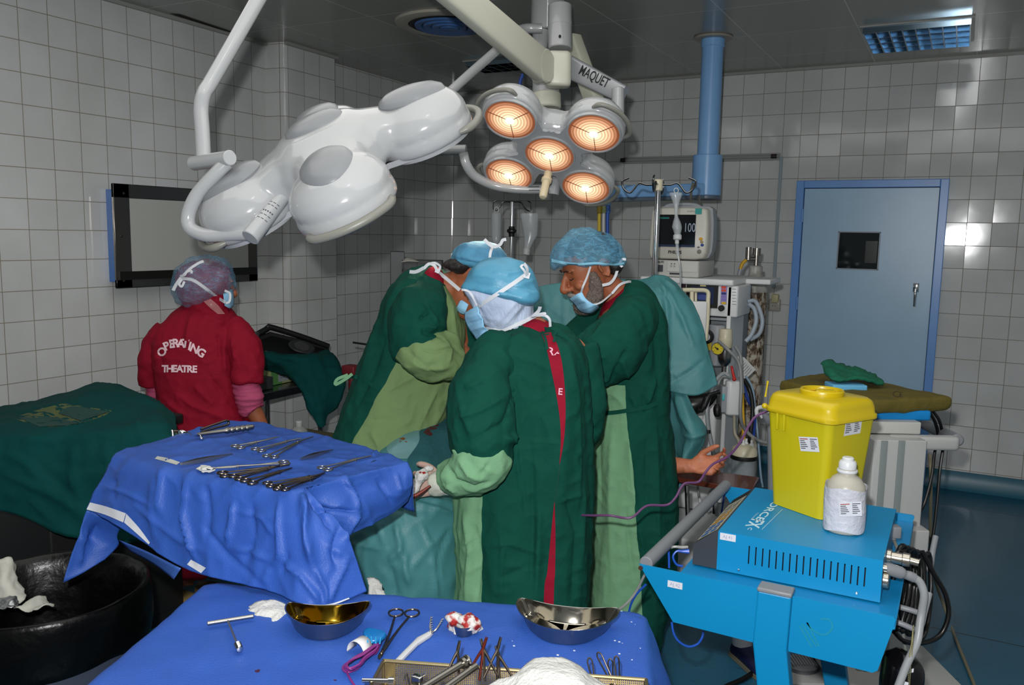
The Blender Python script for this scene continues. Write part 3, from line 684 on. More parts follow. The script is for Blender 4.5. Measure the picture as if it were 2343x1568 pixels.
 # tube light, conduit and socket on the back wall
t=thing('wall_lamp','long bare glass tube lamp fixed on the tiled back wall','wall lamp',Yp(1600,365,-.03))
z0=Yp(1780,358,-.03).z;xa,xb=Yp(1424,365,-.03).x,Yp(1784,358,-.03).x
mb=MB();cyl(mb,(xa,-.05,z0),(xb,-.05,z0),.013,16);obj('glass_tube',mb,mat('clear_tube','aeb4b2',.08,alpha=.45),t)
mb=MB();box(mb,((xa+xb)/2,-.012,z0),(xb-xa,.02,.05));obj('back_plate',mb,mat('lamp_plate','9a9d98',.35),t,bevel=.003)
for x,c in((xb-.035,1),(xa+.015,1)):
 mb=MB();cyl(mb,(x-.02,-.05,z0),(x+.02,-.05,z0),.016,14);obj('tube_holder',mb,mat('holder_dark','2e2622',.4),t)
t=thing('wall_conduit','thin pale grey cable conduit running down beside the blue door','conduit',Yp(1780,500,-.01))
xc=Yp(1788,355,-.01).x;mb=MB();box(mb,(xc,-.008,(z0+1.30)/2),(.022,.014,z0-1.30));obj('conduit_channel',mb,mat('conduit_grey','8f9da3',.4),t,bevel=.002)
t=thing('wall_socket','cream electrical socket with a plug at the end of the conduit','socket',Yp(1775,700,-.01))
q=Yp(1772,700,-.02);mb=MB();rbox(mb,(q.x,-.015,q.z+.005),(.085,.03,.085),.012);cyl(mb,(q.x,-.03,q.z),(q.x,-.036,q.z),.028,24);obj('socket_plate',mb,mat('socket_cream','a09d92',.35),t)
mb=MB();rbox(mb,(q.x+.005,-.03,q.z+.055),(.05,.05,.06),.008);obj('plug',mb,mat('plug_cream','b3ab82',.4),t)
mb=MB();
for sx in(-.009,.009):cyl(mb,(q.x+sx,-.0345,q.z),(q.x+sx,-.0375,q.z),.003,8)
obj('socket_holes',mb,BLK,t)
# people
SKIN=mat('skin_brown','9a5a3c',.5,var=.07,vscale=25,bump=.08,bscale=220);SKIN2=mat('skin_tan','a06648',.5,var=.08,vscale=25,bump=.08,bscale=220)
SKINP=mat('patient_skin','b8704f',.5,var=.10,vscale=40,bump=.1,bscale=180)
GOWN=mat('dark_green_cotton','0a4337',.85,spec=.15,var=.08,vscale=5,bump=.5,bscale=24);GLITE='6f9b76'
LITE=mat('light_green_cotton',GLITE,.85,spec=.15,var=.05,vscale=6,bump=.5,bscale=24)
RED=mat('maroon_scrub_cotton','871228',.8,spec=.15,var=.08,vscale=5,bump=.5,bscale=26);PINK=mat('pink_knit_sleeve','b0486c',.8,bump=.4,bscale=60,stretch=(1,1,6))
STRAP=mat('white_tie_tape','c9cdd2',.7);HAIRM=mat('dark_hair','1c1613',.6,var=.3,vscale=80);GREYH=mat('grey_hair','3c3a3a',.7,var=.45,vscale=90,bump=.8,bscale=260)
BEARD=mat('grizzled_beard','a39186',.8,col2='5d504a',vscale=200,bump=1.,bscale=420)
MASK=mat('blue_surgical_mask','8cc0e0',.75,var=.05,vscale=20,bump=.15,bscale=120)
HIJ=mat('white_hijab_cotton','b6c4da',.8,bump=.3,bscale=40,stretch=(3,3,.7));GLOVE=mat('latex_glove','b99a8c',.5,bump=.2,bscale=90);CUFF=mat('glove_cuff_cream','b9bcae',.6)
PINKINK=mat('pink_print','d9a3b4',.7)
def cap_mat(name,c1,c2,a0,a1,scale=14.):
 m=mat(name,c1,.55,col2=c2,vscale=scale,bump=.35,bscale=30);nt=m.node_tree;N=nt.nodes;L=nt.links;b=N['Principled BSDF']
 tc=N.new('ShaderNodeTexCoord');mp=N.new('ShaderNodeMapping');mp.inputs['Scale'].default_value=(1,1,2.6);L.new(tc.outputs['Object'],mp.inputs[0])
 n=N.new('ShaderNodeTexNoise');n.inputs['Scale'].default_value=24;n.inputs['Detail'].default_value=4;n.inputs['Distortion'].default_value=.8;L.new(mp.outputs[0],n.inputs[0])
 s=N.new('ShaderNodeMath');s.operation='SUBTRACT';s.inputs[1].default_value=.5;L.new(n.outputs[0],s.inputs[0])
 ab=N.new('ShaderNodeMath');ab.operation='ABSOLUTE';L.new(s.outputs[0],ab.inputs[0])
 r=N.new('ShaderNodeMapRange');r.inputs['From Min'].default_value=0;r.inputs['From Max'].default_value=.06;r.inputs['To Min'].default_value=a1;r.inputs['To Max'].default_value=a0;L.new(ab.outputs[0],r.inputs['Value'])
 L.new(r.outputs[0],b.inputs['Alpha']);return m
CAPB=cap_mat('bouffant_blue','4c8aab','62a3c0',.42,.72);CAPR=cap_mat('bouffant_thin_blue','5f8fb0','7ea6c2',.3,.55);CAPS=mat('surgeon_cap_blue','4f93b4',.7,col2='3a6f90',vscale=18,bump=.4,bscale=45);CAPN=mat('smooth_blue_cap','4f92b0',.45,var=.08,vscale=8,bump=.25,bscale=22)
def head(mb,M,s=1.,ears=True,face=True):
 """head in its own frame: y forward, z up, origin between the ears"""
 S=M@Matrix.Scale(s,4);h=MB()
 ell(h,(0,-.014,.036),(.077,.098,.09),k=28,n=18)
 rings=[]
 for z,yb,yf,hw,ex in((-.122,.045,.078,.016,2),(-.115,.02,.091,.030,2),(-.10,-.01,.096,.042,2.1),(-.075,-.035,.092,.054,2.2),(-.045,-.05,.091,.061,2.3),(-.01,-.06,.092,.066,2.4),(.02,-.06,.095,.068,2.4),(.05,-.06,.09,.067,2.3),(.085,-.05,.07,.058,2.1)):
  rings.append([Vector((hw*math.copysign(abs(math.cos(a))**(2/ex),math.cos(a)),(yb+yf)/2+(yf-yb)/2*math.copysign(abs(math.sin(a))**(2/ex),math.sin(a)),z)) for a in np.linspace(0,2*PI,28,endpoint=False)])
 loft(h,rings)
 if face:
  tube(h,[(0,.088,.026),(0,.1,.008),(0,.112,-.014),(0,.118,-.03),(0,.108,-.04)],[.007,.0095,.0125,.0145,.010],14,3)
  for sx in(-1,1):
   ell(h,(sx*.0125,.1,-.034),(.0095,.012,.009));ell(h,(sx*.032,.088,.031),(.024,.010,.0065));ell(h,(sx*.045,.07,-.028),(.02,.018,.016))
  ell(h,(0,.094,-.066),(.023,.009,.0055));ell(h,(0,.092,-.077),(.02,.009,.006));ell(h,(0,.088,-.105),(.018,.012,.012))
 if ears:
  for sx in(-1,1):
   E=Matrix.Rotation(sx*-.35,3,'Z')@Matrix.Rotation(-.2,3,'X')
   ell(h,(sx*.077,-.02,.004),(.007,.017,.03),E)
   tube(h,[Vector((sx*.08,-.02,.004))+E@Vector((sx*.006,y,z)) for y,z in((.012,-.008),(.016,.012),(.008,.028),(-.008,.031),(-.019,.018),(-.019,-.004),(-.012,-.022),(.002,-.03))],[.0045,.005,.005,.005,.0055,.005,.0055,.007],8,3)
 mb.add([S@p for p in h.v],h.f)
 return S
def carve(S):
 I=S.inverted()
 def fn(p,n):
  q=I@p
  if abs(q.x)>.075 or q.y<.03 or abs(q.z)>.12:return 0
  h=0
  for sx in(-1,1):
   e=Vector((sx*.033,.092,.012));d2=(q-e).length
   h-=.0125*math.exp(-(d2/.017)**2)
   l=Vector((q.x-e.x,0,q.z-(e.z-.003)));h+=.0072*math.exp(-((l.x/.0135)**2+(l.z/.008)**2))
   h-=.0016*math.exp(-(((q.x-e.x)/.013)**2+((q.z-(e.z-.009-.12*(q.x-e.x)**2*20))/.0014)**2))
  h-=.003*math.exp(-((q.x/.022)**2+((q.z+.0715)/.0018)**2))
  return h
 return fn
FINGERS=[(.029,.083,(.043,.026,.021),.0088,.16),(.0095,.089,(.047,.030,.022),.0090,.04),(-.0105,.086,(.043,.028,.022),.0086,-.07),(-.029,.078,(.034,.020,.018),.0076,-.2)]
def hand(mb,M,curl=(.3,.5,.4),left=False,s=1.,thumb=(.0,.0),fan=1.):
 """palm faces +z, fingers run along +y, thumb on the +x side (mirrored for the other hand); five separate jointed fingers"""
 S=M@Matrix.Scale(s,4)@(Matrix.Scale(-1,4,(1,0,0)) if left else Matrix.Identity(4));h=MB()
 rings=[]
 for y,hw,th,x0,z0 in((-.03,.027,.021,0,0),(0,.028,.020,0,0),(.02,.034,.019,.002,0),(.045,.041,.0175,.002,0),(.07,.0425,.0155,0,0),(.09,.039,.011,0,0)):
  rings.append([Vector((x0+hw*math.copysign(abs(math.cos(a))**.8,math.cos(a)),y,z0+th*math.sin(a))) for a in np.linspace(0,2*PI,20,endpoint=False)])
 loft(h,rings);ell(h,(.024,.032,.010),(.017,.028,.013));ell(h,(-.024,.035,.008),(.013,.03,.011))
 for i,(bx,by,ls,r,sp) in enumerate(FINGERS):
  p=Vector((bx,by-.012,0));a=0;pts=[p.copy()];rr=[r*1.05];d0=Vector((math.sin(sp*fan),math.cos(sp*fan),0))
  p+=d0*.012;pts.append(p.copy());rr.append(r*1.12)
  for k,l in enumerate(ls):
   a+=curl[k]*(1+.12*(i-1.5));dr=d0*math.cos(a)+Vector((0,0,1))*math.sin(a)
   p+=dr*l*.5;pts.append(p.copy());rr.append(r*(.94-.08*k));p+=dr*l*.5;pts.append(p.copy());rr.append(r*(1.0-.1*k) if k<2 else r*.62)
  tube(h,pts,rr,12,2);ell(h,pts[-1],(r*.62,)*3,k=10,n=6)
 p=Vector((.018,.018,.006));pts=[p];rr=[.013]
 for v,r in(((.024,.022,.010),.0125),((.016+.01*thumb[0],.026,.008+.02*thumb[1]),.0105),((.007,.026,.006+.015*thumb[1]),.0098),((.001,.012,.003),.0065)):
  p=p+Vector(v);pts.append(p);rr.append(r)
 tube(h,pts,rr,12,3);ell(h,pts[-1],(.0065,)*3,k=10,n=6)
 mb.add([S@q for q in h.v],h.f);return S
def fwdup(c,f,u=(0,0,1)):
 f=Vector(f).normalized();x=f.cross(Vector(u)).normalized();z=x.cross(f)
 M=Matrix((x,f,z)).transposed().to_4x4();M.translation=c;return M
def body(mb,hc,nb,sh,el,wr,hip,kn,an):
 """trunk and limbs as one chain of tapered volumes; everything is fused afterwards"""
 mid=(Vector(sh[0])+Vector(sh[1]))/2;hm=(Vector(hip[0])+Vector(hip[1]))/2
 tube(mb,[hc,hc+(nb-hc)*.5,nb,nb+(hm-nb)*.06],[.05,.052,.06,.085],16,4)
 ax=(Vector(sh[1])-Vector(sh[0])).normalized();rings=[]
 for t,a,b in((.0,.07,.06),(.06,.15,.085),(.15,.175,.105),(.35,.17,.11),(.6,.145,.105),(.8,.16,.11),(1.,.165,.115),(1.1,.12,.09)):
  c=nb+(hm-nb)*t;up=(nb-hm).normalized();f=up.cross(ax).normalized()
  rings.append([c+ax*(a*math.cos(q))+f*(b*math.sin(q)) for q in np.linspace(0,2*PI,24,endpoint=False)])
 loft(mb,rings)
 for i in(0,1):
  if sh and el[i] is not None:
   S_,E_,W_=Vector(sh[i]),Vector(el[i]),Vector(wr[i])
   tube(mb,[mid*.3+S_*.7,S_,S_+(E_-S_)*.4,E_,E_+(W_-E_)*.3,W_],[.055,.055,.048,.037,.038,.026],14,4)
  if an:tube(mb,[Vector(hip[i]),Vector(hip[i])*.5+Vector(kn[i])*.5,Vector(kn[i]),Vector(kn[i])*.6+Vector(an[i])*.4,Vector(an[i])],[.085,.078,.055,.055,.036],14,4)
def shoe(M,m,parent,top=None):
 mb=MB();rings=[]
 for y,hw,h in((-.085,.022,.05),(-.075,.034,.062),(-.03,.037,.07),(.03,.042,.062),(.09,.047,.045),(.14,.042,.032),(.165,.02,.02)):
  rings.append([Vector((hw*math.cos(a),y,max(.0,h*.5+h*.5*math.copysign(abs(math.sin(a))**.7,math.sin(a))))) for a in np.linspace(0,2*PI,20,endpoint=False)])
 loft(mb,rings);mb.xf(M);o=obj('shoe',mb,m,parent);
 mb=MB();rings=[]
 for y,hw in((-.09,.02),(-.078,.037),(-.03,.04),(.03,.045),(.09,.05),(.14,.045),(.17,.02)):
  rings.append([Vector((hw,y,.002)),Vector((hw,y,.018)),Vector((-hw,y,.018)),Vector((-hw,y,.002))])
 loft(mb,rings);mb.xf(M);obj('sole',mb,mat('shoe_sole','6f6a58',.6),o);return o
def strap(pts,w,tree,off=.004,d=2.8,name='tie',parent=None,m=None,th=.0008):
 q=catmull(pts,5) if len(pts)>2 else catmull(pts,8);P3=[cast(tree,x,y,off,d) for x,y in q]
 for _ in range(3):P3=[P3[0]]+[(P3[i-1]+P3[i]*2+P3[i+1])/4 for i in range(1,len(P3)-1)]+[P3[-1]]
 z=dep(P3[0]);mb=MB();ribbon(mb,P3,w*z/F,-FW,th,0);return obj(name,mb,m or STRAP,parent)
def loose(pts,w,name,parent,m=None):
 """tie end hanging free: (x, y, depth)"""
 P3=[P(*p) for p in pts];mb=MB();ribbon(mb,P3,w*pts[0][2]/F,-FW+RT*.3,.0008,5);return obj(name,mb,m or STRAP,parent)
def px_text(name,chars,tree,m,parent,bold=.02,off=.003,aspect=1.0):
 """(char, x, y, size px, angle): print lying on cloth"""
 mb=MB()
 for ch,x,y,s,a in chars:
  t=text_mesh(ch,1.,bold);ca,sa=math.cos(a),math.sin(a)
  vs=[cast(tree,x+(v.x*ca*aspect+v.y*sa)*s,y+(v.x*sa*aspect-v.y*ca)*s,off,3.8) for v in t.v];mb.add(vs,t.f)
 return obj(name,mb,m,parent,smooth=False)
def vert(o_):return Vector((o_.x,o_.y,0))
# nurse in front: white hijab, blue cap, back to us
D=2.65
fz=P(1200,1150,2.66)
N1_=thing('person','nurse in white hijab and blue cap, her green gown tied at the back, holding gauze','person',(fz.x,fz.y,0),'operating team')
hf=(-RH*.80+FH*.55-UP*.42);hc=P(1140,686,2.68);HM=fwdup(hc,hf)
mb=MB();S=head(mb,HM,.9,ears=False)
nb=P(1215,760,2.68);sh=[P(1130,815,2.55),P(1315,815,2.74)];el=[P(1120,1040,2.47),P(1330,985,2.76)];wr=[P(1012,1106,2.53),P(1190,1080,2.95)]
hip=[P(1150,1130,2.64),P(1250,1130,2.72)];an=[vert(hip[0])+UP*.09,vert(hip[1])+UP*.09];kn=[(Vector(h)*.5+a*.5)+FH*.02 for h,a in zip(hip,an)]
body(mb,hc-UP*.05,nb,sh,el,wr,hip,kn,an)
hd=(P(955,1108,2.56)-wr[0]).normalized();pn=(FH*.85-UP*.3+RH*.2);pn=(pn-hd*pn.dot(hd)).normalized();xx=hd.cross(pn)
Hm=Matrix((xx,hd,pn)).transposed().to_4x4();Hm.translation=wr[0]
me=fuse('b',mb,[SKIN2],.0055,2,.5,carve(S));obj('body',me,SKIN2,N1_)
mb=MB();hand(mb,Hm,(.95,1.1,.7),left=(xx.z<0),s=.96);me=fuse('gl',mb,[GLOVE],.0026,3);gl=obj('glove',me,GLOVE,N1_)
mb=MB();limb(mb,[(987,1107,2.54,26),(1000,1107,2.535,29),(1020,1103,2.53,29),(1050,1090,2.5,30)],24,3);me=fuse('cf',mb,[CUFF],.004,2,.5,folds(40,40,.002,.0015));obj('glove_cuff',me,CUFF,gl)
mb=MB();sil(mb,[(604,1110,1180,D,.05),(622,1080,1214,D,.085),(645,1066,1224,D,.1),(664,1056,1226,D,.104),(684,1071,1224,D,.103),(704,1082,1222,D+.01,.1),(722,1090,1224,D+.02,.095),(740,1101,1226,D+.03,.09),(756,1122,1236,D+.04,.085),(775,1140,1250,D+.05,.08)],36,2.1)
me=fuse('h',mb,[HIJ],.006,4,.5,folds(16,5,.006,.002,3));creases(me,[([(1085,690),(1120,750)],5,-.004),([(1200,690),(1150,750)],5,.004),([(1190,680),(1130,750)],5,.004),([(1215,690),(1180,735)],5,-.004)]);hij=obj('hijab',me,HIJ,N1_);tr=bvh(hij)
rows=[(589,1130,1165,D,.03),(594,1105,1186,D,.06),(604,1086,1205,D,.085),(618,1074,1219,D,.1),(634,1068,1228,D,.108),(648,1062,1234,D,.112),(660,1054,1237,D,.113),(667,1085,1237,D-.01,.112),(676,1130,1236,D-.02,.10),(687,1175,1234,D-.03,.075),(697,1200,1224,D-.03,.04)]
mb=MB();sil(mb,rows,36,2.1);me=fuse('c',mb,[CAPN],.006,5,.5,folds(10,10,.006,.0015,8));creases(me,[([(1060,645),(1130,655),(1210,680)],3,-.003),([(1066,628),(1120,634),(1180,652),(1232,672)],3,.0035),([(1125,625),(1175,622)],4,.004),([(1150,632),(1200,618)],4,.004),([(1180,655),(1225,640)],5,.004),([(1200,675),(1234,668)],4,.003)]);cap=obj('surgical_cap',me,CAPN,N1_)
mb2=MB();mb2 .add([v.co+wloc(hij) for v in hij.data.vertices],[tuple(p.vertices) for p in hij.data.polygons]);mb2 .add([v.co+wloc(cap) for v in cap.data.vertices],[tuple(p.vertices) for p in cap.data.polygons])
TR=BVHTree.FromPolygons(mb2 .v,mb2 .f)
mb=MB();mk=[[(1063,716,2.64),(1078,707,2.585),(1093,700,2.555)],[(1064,733,2.63),(1082,727,2.57),(1100,720,2.54)],[(1070,748,2.63),(1088,742,2.57),(1106,737,2.54)],[(1080,762,2.63),(1098,757,2.57),(1112,752,2.55)],[(1090,777,2.64),(1103,775,2.58),(1124,760,2.57)]]
m_=patch([[P(*p) for p in r] for r in mk],6,6);me=weld('m',m_,MASK,.0005,1);creases(me,[([(1066,728),(1104,716)],2.5,.004),([(1070,742),(1108,730)],2.5,-.004),([(1076,756),(1112,744)],2.5,.004),([(1085,768),(1116,752)],2,-.003)]);o=obj('face_mask',me,MASK,N1_,sol=.0025)
for pts,w in(([(1092,703),(1130,678),(1170,652),(1204,628)],9),([(1056,663),(1075,668),(1092,700)],5),([(1112,752),(1145,757),(1190,740),(1226,722)],9)):strap(pts,w,TR,.005,2.57,'mask_tie',N1_)
loose([(1204,628,2.53),(1198,618,2.52),(1192,610,2.52),(1197,606,2.52)],5,'mask_tie',N1_);loose([(1206,632,2.53),(1206,615,2.51),(1199,603,2.5)],7,'mask_tie',N1_);loose([(1198,628,2.53),(1212,632,2.53)],14,'tie_knot',N1_)
loose([(1222,722,2.55),(1232,712,2.54),(1236,702,2.53)],8,'mask_tie',N1_);loose([(1215,724,2.55),(1234,719,2.53),(1247,717,2.52),(1244,722,2.52)],5,'mask_tie',N1_);loose([(1225,722,2.55),(1246,722,2.53),(1257,731,2.53),(1259,748,2.54)],6,'mask_tie',N1_)
mb=MB();sil(mb,[(728,1195,1235,2.68,.05),(735,1172,1252,2.68,.085),(748,1160,1262,2.68,.10),(775,1140,1275,2.68,.11),(800,1130,1285,2.68,.1)],28);me=fuse('col',mb,[RED],.007,4,.5,folds(20,20,.003,.001));obj('scrub_collar',me,RED,N1_)
GN=plane_split('nurse_gown_cloth',GOWN,GLITE,P(1114,1200,2.6),-RT+FW*.12)
rows=[(746,1150,1278,2.66,.09),(760,1125,1300,2.655,.12),(785,1105,1325,2.65,.15),(820,1090,1338,2.65,.16),(880,1088,1345,2.65,.165),(950,1080,1350,2.65,.165),(1020,1070,1352,2.65,.165),(1090,1050,1353,2.65,.165),(1160,1043,1352,2.65,.17),(1250,1046,1350,2.65,.175),(1330,1046,1346,2.65,.18),(1400,1034,1344,2.65,.185),(1520,1026,1345,2.65,.19)]
mb=MB();sil(mb,rows,40,2.4);me=fuse('g',mb,[GN],.0065,6,.5,folds(11,1.1,.011,.004,1))
CR=[([(1130,760),(1115,800),(1150,870)],7,.008),([(1150,775),(1165,860),(1180,1000),(1195,1150)],8,.009),([(1175,900),(1190,1060),(1205,1200)],7,-.008),([(1215,1000),(1220,1200),(1215,1380)],7,-.007),([(1235,1150),(1225,1380)],7,.008),([(1300,790),(1320,900),(1325,1050),(1318,1200)],7,.007),([(1290,1120),(1320,1220),(1310,1380)],8,-.008),([(1335,1100),(1330,1300)],6,.008),([(1120,1250),(1170,1245),(1240,1270)],5,.006),([(1130,1330),(1200,1300),(1255,1290)],5,-.005),([(1205,1010),(1290,1015)],3,.004),([(1280,1150),(1330,1130)],4,.006),([(1060,1160),(1075,1260),(1065,1390)],6,.008),([(1085,1190),(1100,1270),(1090,1390)],5,-.007),([(1055,1250),(1100,1220)],4,.005),([(1140,1180),(1150,1260),(1145,1380)],6,.006)]
creases(me,CR);gn=obj('surgical_gown',me,GN,N1_);TG=bvh(gn)
st=grid_decal(TG,[(1239,764),(1251,800),(1262,850),(1273,905),(1281,960),(1283,1010),(1280,1062)],[(1262,760),(1279,800),(1288,845),(1293,900),(1294,955),(1290,1010),(1281,1062)],30,5);so=obj('scrub_top',st,RED,N1_)
st=grid_decal(TG,[(1268,1150),(1260,1230),(1252,1310),(1246,1340),(1243,1420)],[(1269,1150),(1271,1230),(1270,1310),(1268,1340),(1266,1420)],20,4);obj('scrub_trousers',st,RED,N1_)
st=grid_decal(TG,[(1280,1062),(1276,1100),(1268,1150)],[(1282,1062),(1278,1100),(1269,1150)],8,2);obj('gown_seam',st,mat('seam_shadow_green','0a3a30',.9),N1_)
tb=bvh(so);px_text('shirt_lettering',[('R',1260,805,24,.15),('A',1277,807,24,.2),('E',1282,897,21,.08)],tb,PINKINK,so,.02,.003)
for pts,w in(([(1170,752),(1210,748),(1250,752),(1275,765)],7),([(1248,752),(1262,760),(1285,766),(1300,775)],8),([(1240,758),(1248,775),(1252,800)],6),([(1262,758),(1270,775),(1266,782)],6)):strap(pts,w,TG,.016,2.5,'gown_tie',N1_,GOWN)
mb=MB();limb(mb,[(1150,800,2.6,52),(1118,850,2.53,68),(1103,930,2.47,77),(1103,1000,2.44,76),(1108,1045,2.44,66),(1095,1062,2.46,55)],28,6)
me=fuse('s',mb,[GOWN],.006,5,.5,folds(9,4,.010,.004,5));creases(me,[([(1170,830),(1180,900),(1150,990)],8,-.010),([(1060,890),(1110,870)],6,.007),([(1040,960),(1100,940),(1160,905)],6,.007),([(1060,1020),(1110,990),(1170,960)],7,-.008),([(1150,1000),(1175,1010),(1185,990)],5,.009),([(1050,920),(1080,1000)],6,.006)]);obj('sleeve',me,GOWN,N1_)
mb=MB();limb(mb,[(1120,1030,2.45,60),(1098,1062,2.43,66),(1070,1082,2.45,56),(1040,1092,2.48,44),(1018,1098,2.5,35)],26,6);limb(mb,[(1098,1050,2.43,50),(1135,1052,2.45,28),(1150,1052,2.46,10)],16,4)
me=fuse('s2',mb,[LITE],.0055,4,.5,folds(14,14,.007,.004,9));creases(me,[([(1022,1062),(1040,1100),(1085,1118),(1130,1100)],4,-.010),([(1012,1075),(1022,1110),(1050,1130)],4,.009),([(1050,1050),(1075,1090),(1110,1100)],6,.010),([(1030,1040),(1048,1030)],5,.008),([(1120,1060),(1100,1090)],5,-.007)]);obj('sleeve_cuff',me,LITE,N1_)
mb=MB();limb(mb,[(1320,800,2.75,45),(1340,880,2.74,40),(1346,960,2.74,38),(1330,1000,2.8,40),(1240,1060,2.95,40)],22,6);me=fuse('s3',mb,[GOWN],.009,5,.5,folds(9,6,.012,.004,6));creases(me,[([(1345,880),(1352,930)],5,.008),([(1350,960),(1362,975)],5,.008)]);obj('sleeve',me,GOWN,N1_)
for a in an:shoe(fwdup(vert(a),-RH*.6+FH*.8),mat('white_clog','b9bab5',.5),N1_)
# surgeon bent over the table on the left
D=3.05;fz=P(850,1150,3.1)
N2_=thing('person','surgeon with dark nape hair and blue cap bending over the patient in a green gown','person',(fz.x,fz.y,0),'operating team')
hf=(RH*.62+FH*.25-UP*.78);hc=P(1082,640,3.02);HM=fwdup(hc,hf,(RH*.5+UP*.9))
mb=MB();S=head(mb,HM,1.02);nb=P(1005,668,3.04);sh=[P(958,690,2.9),P(1030,700,3.2)];el=[P(952,815,2.86),P(1055,800,3.25)];wr=[P(1052,850,2.9),P(1075,855,3.1)]
hip=[P(830,1060,3.02),P(880,1060,3.2)];an=[vert(hip[0])+UP*.09+RH*.02,vert(hip[1])+UP*.09];kn=[(Vector(h)*.5+a*.5)+RH*.03 for h,a in zip(hip,an)]
body(mb,hc-RH*.02,nb,sh,el,wr,hip,kn,an);me=fuse('b',mb,[SKIN],.0055,2,.5,carve(S));bo=obj('body',me,SKIN,N2_);TB=bvh(bo)
hd=(P(1085,872,2.98)-wr[0]).normalized();pn=-UP+FH*.2;pn=(pn-hd*pn.dot(hd)).normalized();xx=hd.cross(pn)
for i,W_ in enumerate(wr):
 Hm=Matrix((xx,hd,pn)).transposed().to_4x4();Hm.translation=W_;mb=MB();hand(mb,Hm,(.6,.7,.5),left=bool(i),s=1.);me=fuse('gl',mb,[GLOVE],.003,3);obj('glove',me,mat('bloody_glove','b86a62',.45,col2='8c2a28',vscale=30),N2_)
mb=MB();sil(mb,[(592,1030,1075,3.0,.06),(600,1016,1090,3.0,.082),(610,1014,1090,3.0,.085),(617,1026,1078,3.0,.08),(624,1042,1064,3.0,.07)],28);me=fuse('hr',mb,[HAIRM],.005,4,.5,folds(40,40,.003,.002));obj('hair',me,HAIRM,N2_)
mb=MB();sil(mb,[(553,1078,1108,3.04,.03),(557,1056,1130,3.03,.07),(566,1046,1148,3.02,.1),(578,1038,1158,3.02,.115),(590,1034,1162,3.02,.12),(600,1033,1158,3.02,.118),(608,1052,1150,3.02,.11),(614,1076,1140,3.02,.10)],32);me=fuse('c',mb,[CAPS],.006,4,.5,folds(14,14,.005,.002,4));creases(me,[([(1034,592),(1070,600),(1105,606)],3,-.004),([(1036,585),(1090,597),(1140,598)],3,.003)]);cp=obj('surgical_cap',me,CAPS,N2_);TC=bvh(cp)
st=grid_decal(TC,[(1033,589),(1060,596),(1095,602)],[(1035,600),(1060,605),(1090,611)],16,3,.003,2.95);obj('cap_band',st,CAPN,N2_)
strap([(1128,564),(1122,578),(1120,600)],6,TC,.004,2.92,'mask_tie',N2_);loose([(1128,565,2.92),(1116,556,2.92),(1108,548,2.92)],8,'mask_tie',N2_);loose([(1130,566,2.92),(1144,560,2.92),(1150,550,2.92),(1158,548,2.92)],7,'mask_tie',N2_)
mb=MB();m_=patch([[P(*p) for p in r] for r in[[(1054,686,2.98),(1062,690,2.97),(1072,697,2.97)],[(1047,700,2.98),(1056,706,2.97),(1066,712,2.97)],[(1043,706,3.0),(1052,716,2.99),(1062,720,2.99)]]],5,5);me=weld('m',m_,MASK,.0005,0);obj('face_mask',me,MASK,N2_,sol=.003)
mb=MB();sil(mb,[(610,985,1000,3.02,.05),(622,972,1012,3.02,.085),(640,962,1020,3.03,.095),(665,950,1030,3.05,.1),(690,945,1030,3.05,.08)],24);me=fuse('col',mb,[RED],.007,4);obj('scrub_collar',me,RED,N2_)
strap([(1002,622),(1030,645),(1052,664)],8,TB,.006,2.95,'mask_tie',N2_);loose([(1000,620,2.93),(994,608,2.93),(982,604,2.93),(970,614,2.93)],7,'mask_tie',N2_);loose([(1003,620,2.93),(1007,610,2.93),(996,602,2.92),(984,603,2.92)],5,'mask_tie',N2_);loose([(970,613,2.93),(952,622,2.94),(937,622,2.95)],8,'mask_tie',N2_);loose([(996,618,2.925),(1006,622,2.925)],10,'tie_knot',N2_)
t_=(P(915,795,2.95)-P(798,1005,2.95)).normalized();nn_=t_.cross(FW+RT*.12).normalized();nn_=nn_ if nn_.dot(RT)>0 else-nn_
GS=plane_split('surgeon_gown_fabric',GOWN,'6f875a',P(893,874,2.95),nn_)
rows=[(616,958,1000,3.04,.06),(628,930,1012,3.05,.12),(650,902,1028,3.06,.17),(685,880,1044,3.07,.2),(725,866,1056,3.08,.21),(770,850,1060,3.08,.21),(820,832,1056,3.08,.205),(865,815,1046,3.08,.2),(905,800,1040,3.08,.2),(950,782,1026,3.08,.2),(1000,760,1004,3.08,.2),(1050,745,975,3.08,.2),(1110,742,945,3.08,.2),(1250,738,925,3.1,.2),(1380,735,920,3.1,.2)]
mb=MB();sil(mb,rows,40,2.3);me=fuse('g',mb,[GS],.0065,6,.5,folds(9,1.5,.010,.003,11))
creases(me,[([(870,720),(830,860),(775,1000)],8,.009),([(890,740),(850,860),(800,960)],7,-.008),([(920,640),(890,700),(880,780)],8,.008),([(960,630),(1010,660),(1035,700)],6,.006),([(880,900),(930,870),(965,850)],5,.006),([(1005,880),(975,940),(950,1000)],5,.007),([(1030,880),(1010,940),(985,985)],5,.008),([(840,960),(900,960)],6,-.004),([(850,990),(870,1030)],5,.006),([(1030,680),(1040,760),(1048,800)],5,.007)]);g2=obj('surgical_gown',me,GS,N2_);T2=bvh(g2)
strap([(775,880),(800,862),(830,868),(868,892)],9,T2,.007,2.9,'gown_tie',N2_,GOWN);loose([(806,856,2.87),(790,868,2.86),(768,880,2.86),(772,868,2.86),(796,858,2.87)],7,'gown_tie',N2_,LITE)
mb=MB();limb(mb,[(985,675,2.96,44),(966,705,2.87,58),(955,745,2.82,66),(955,785,2.81,62),(965,805,2.83,52)],26,6)
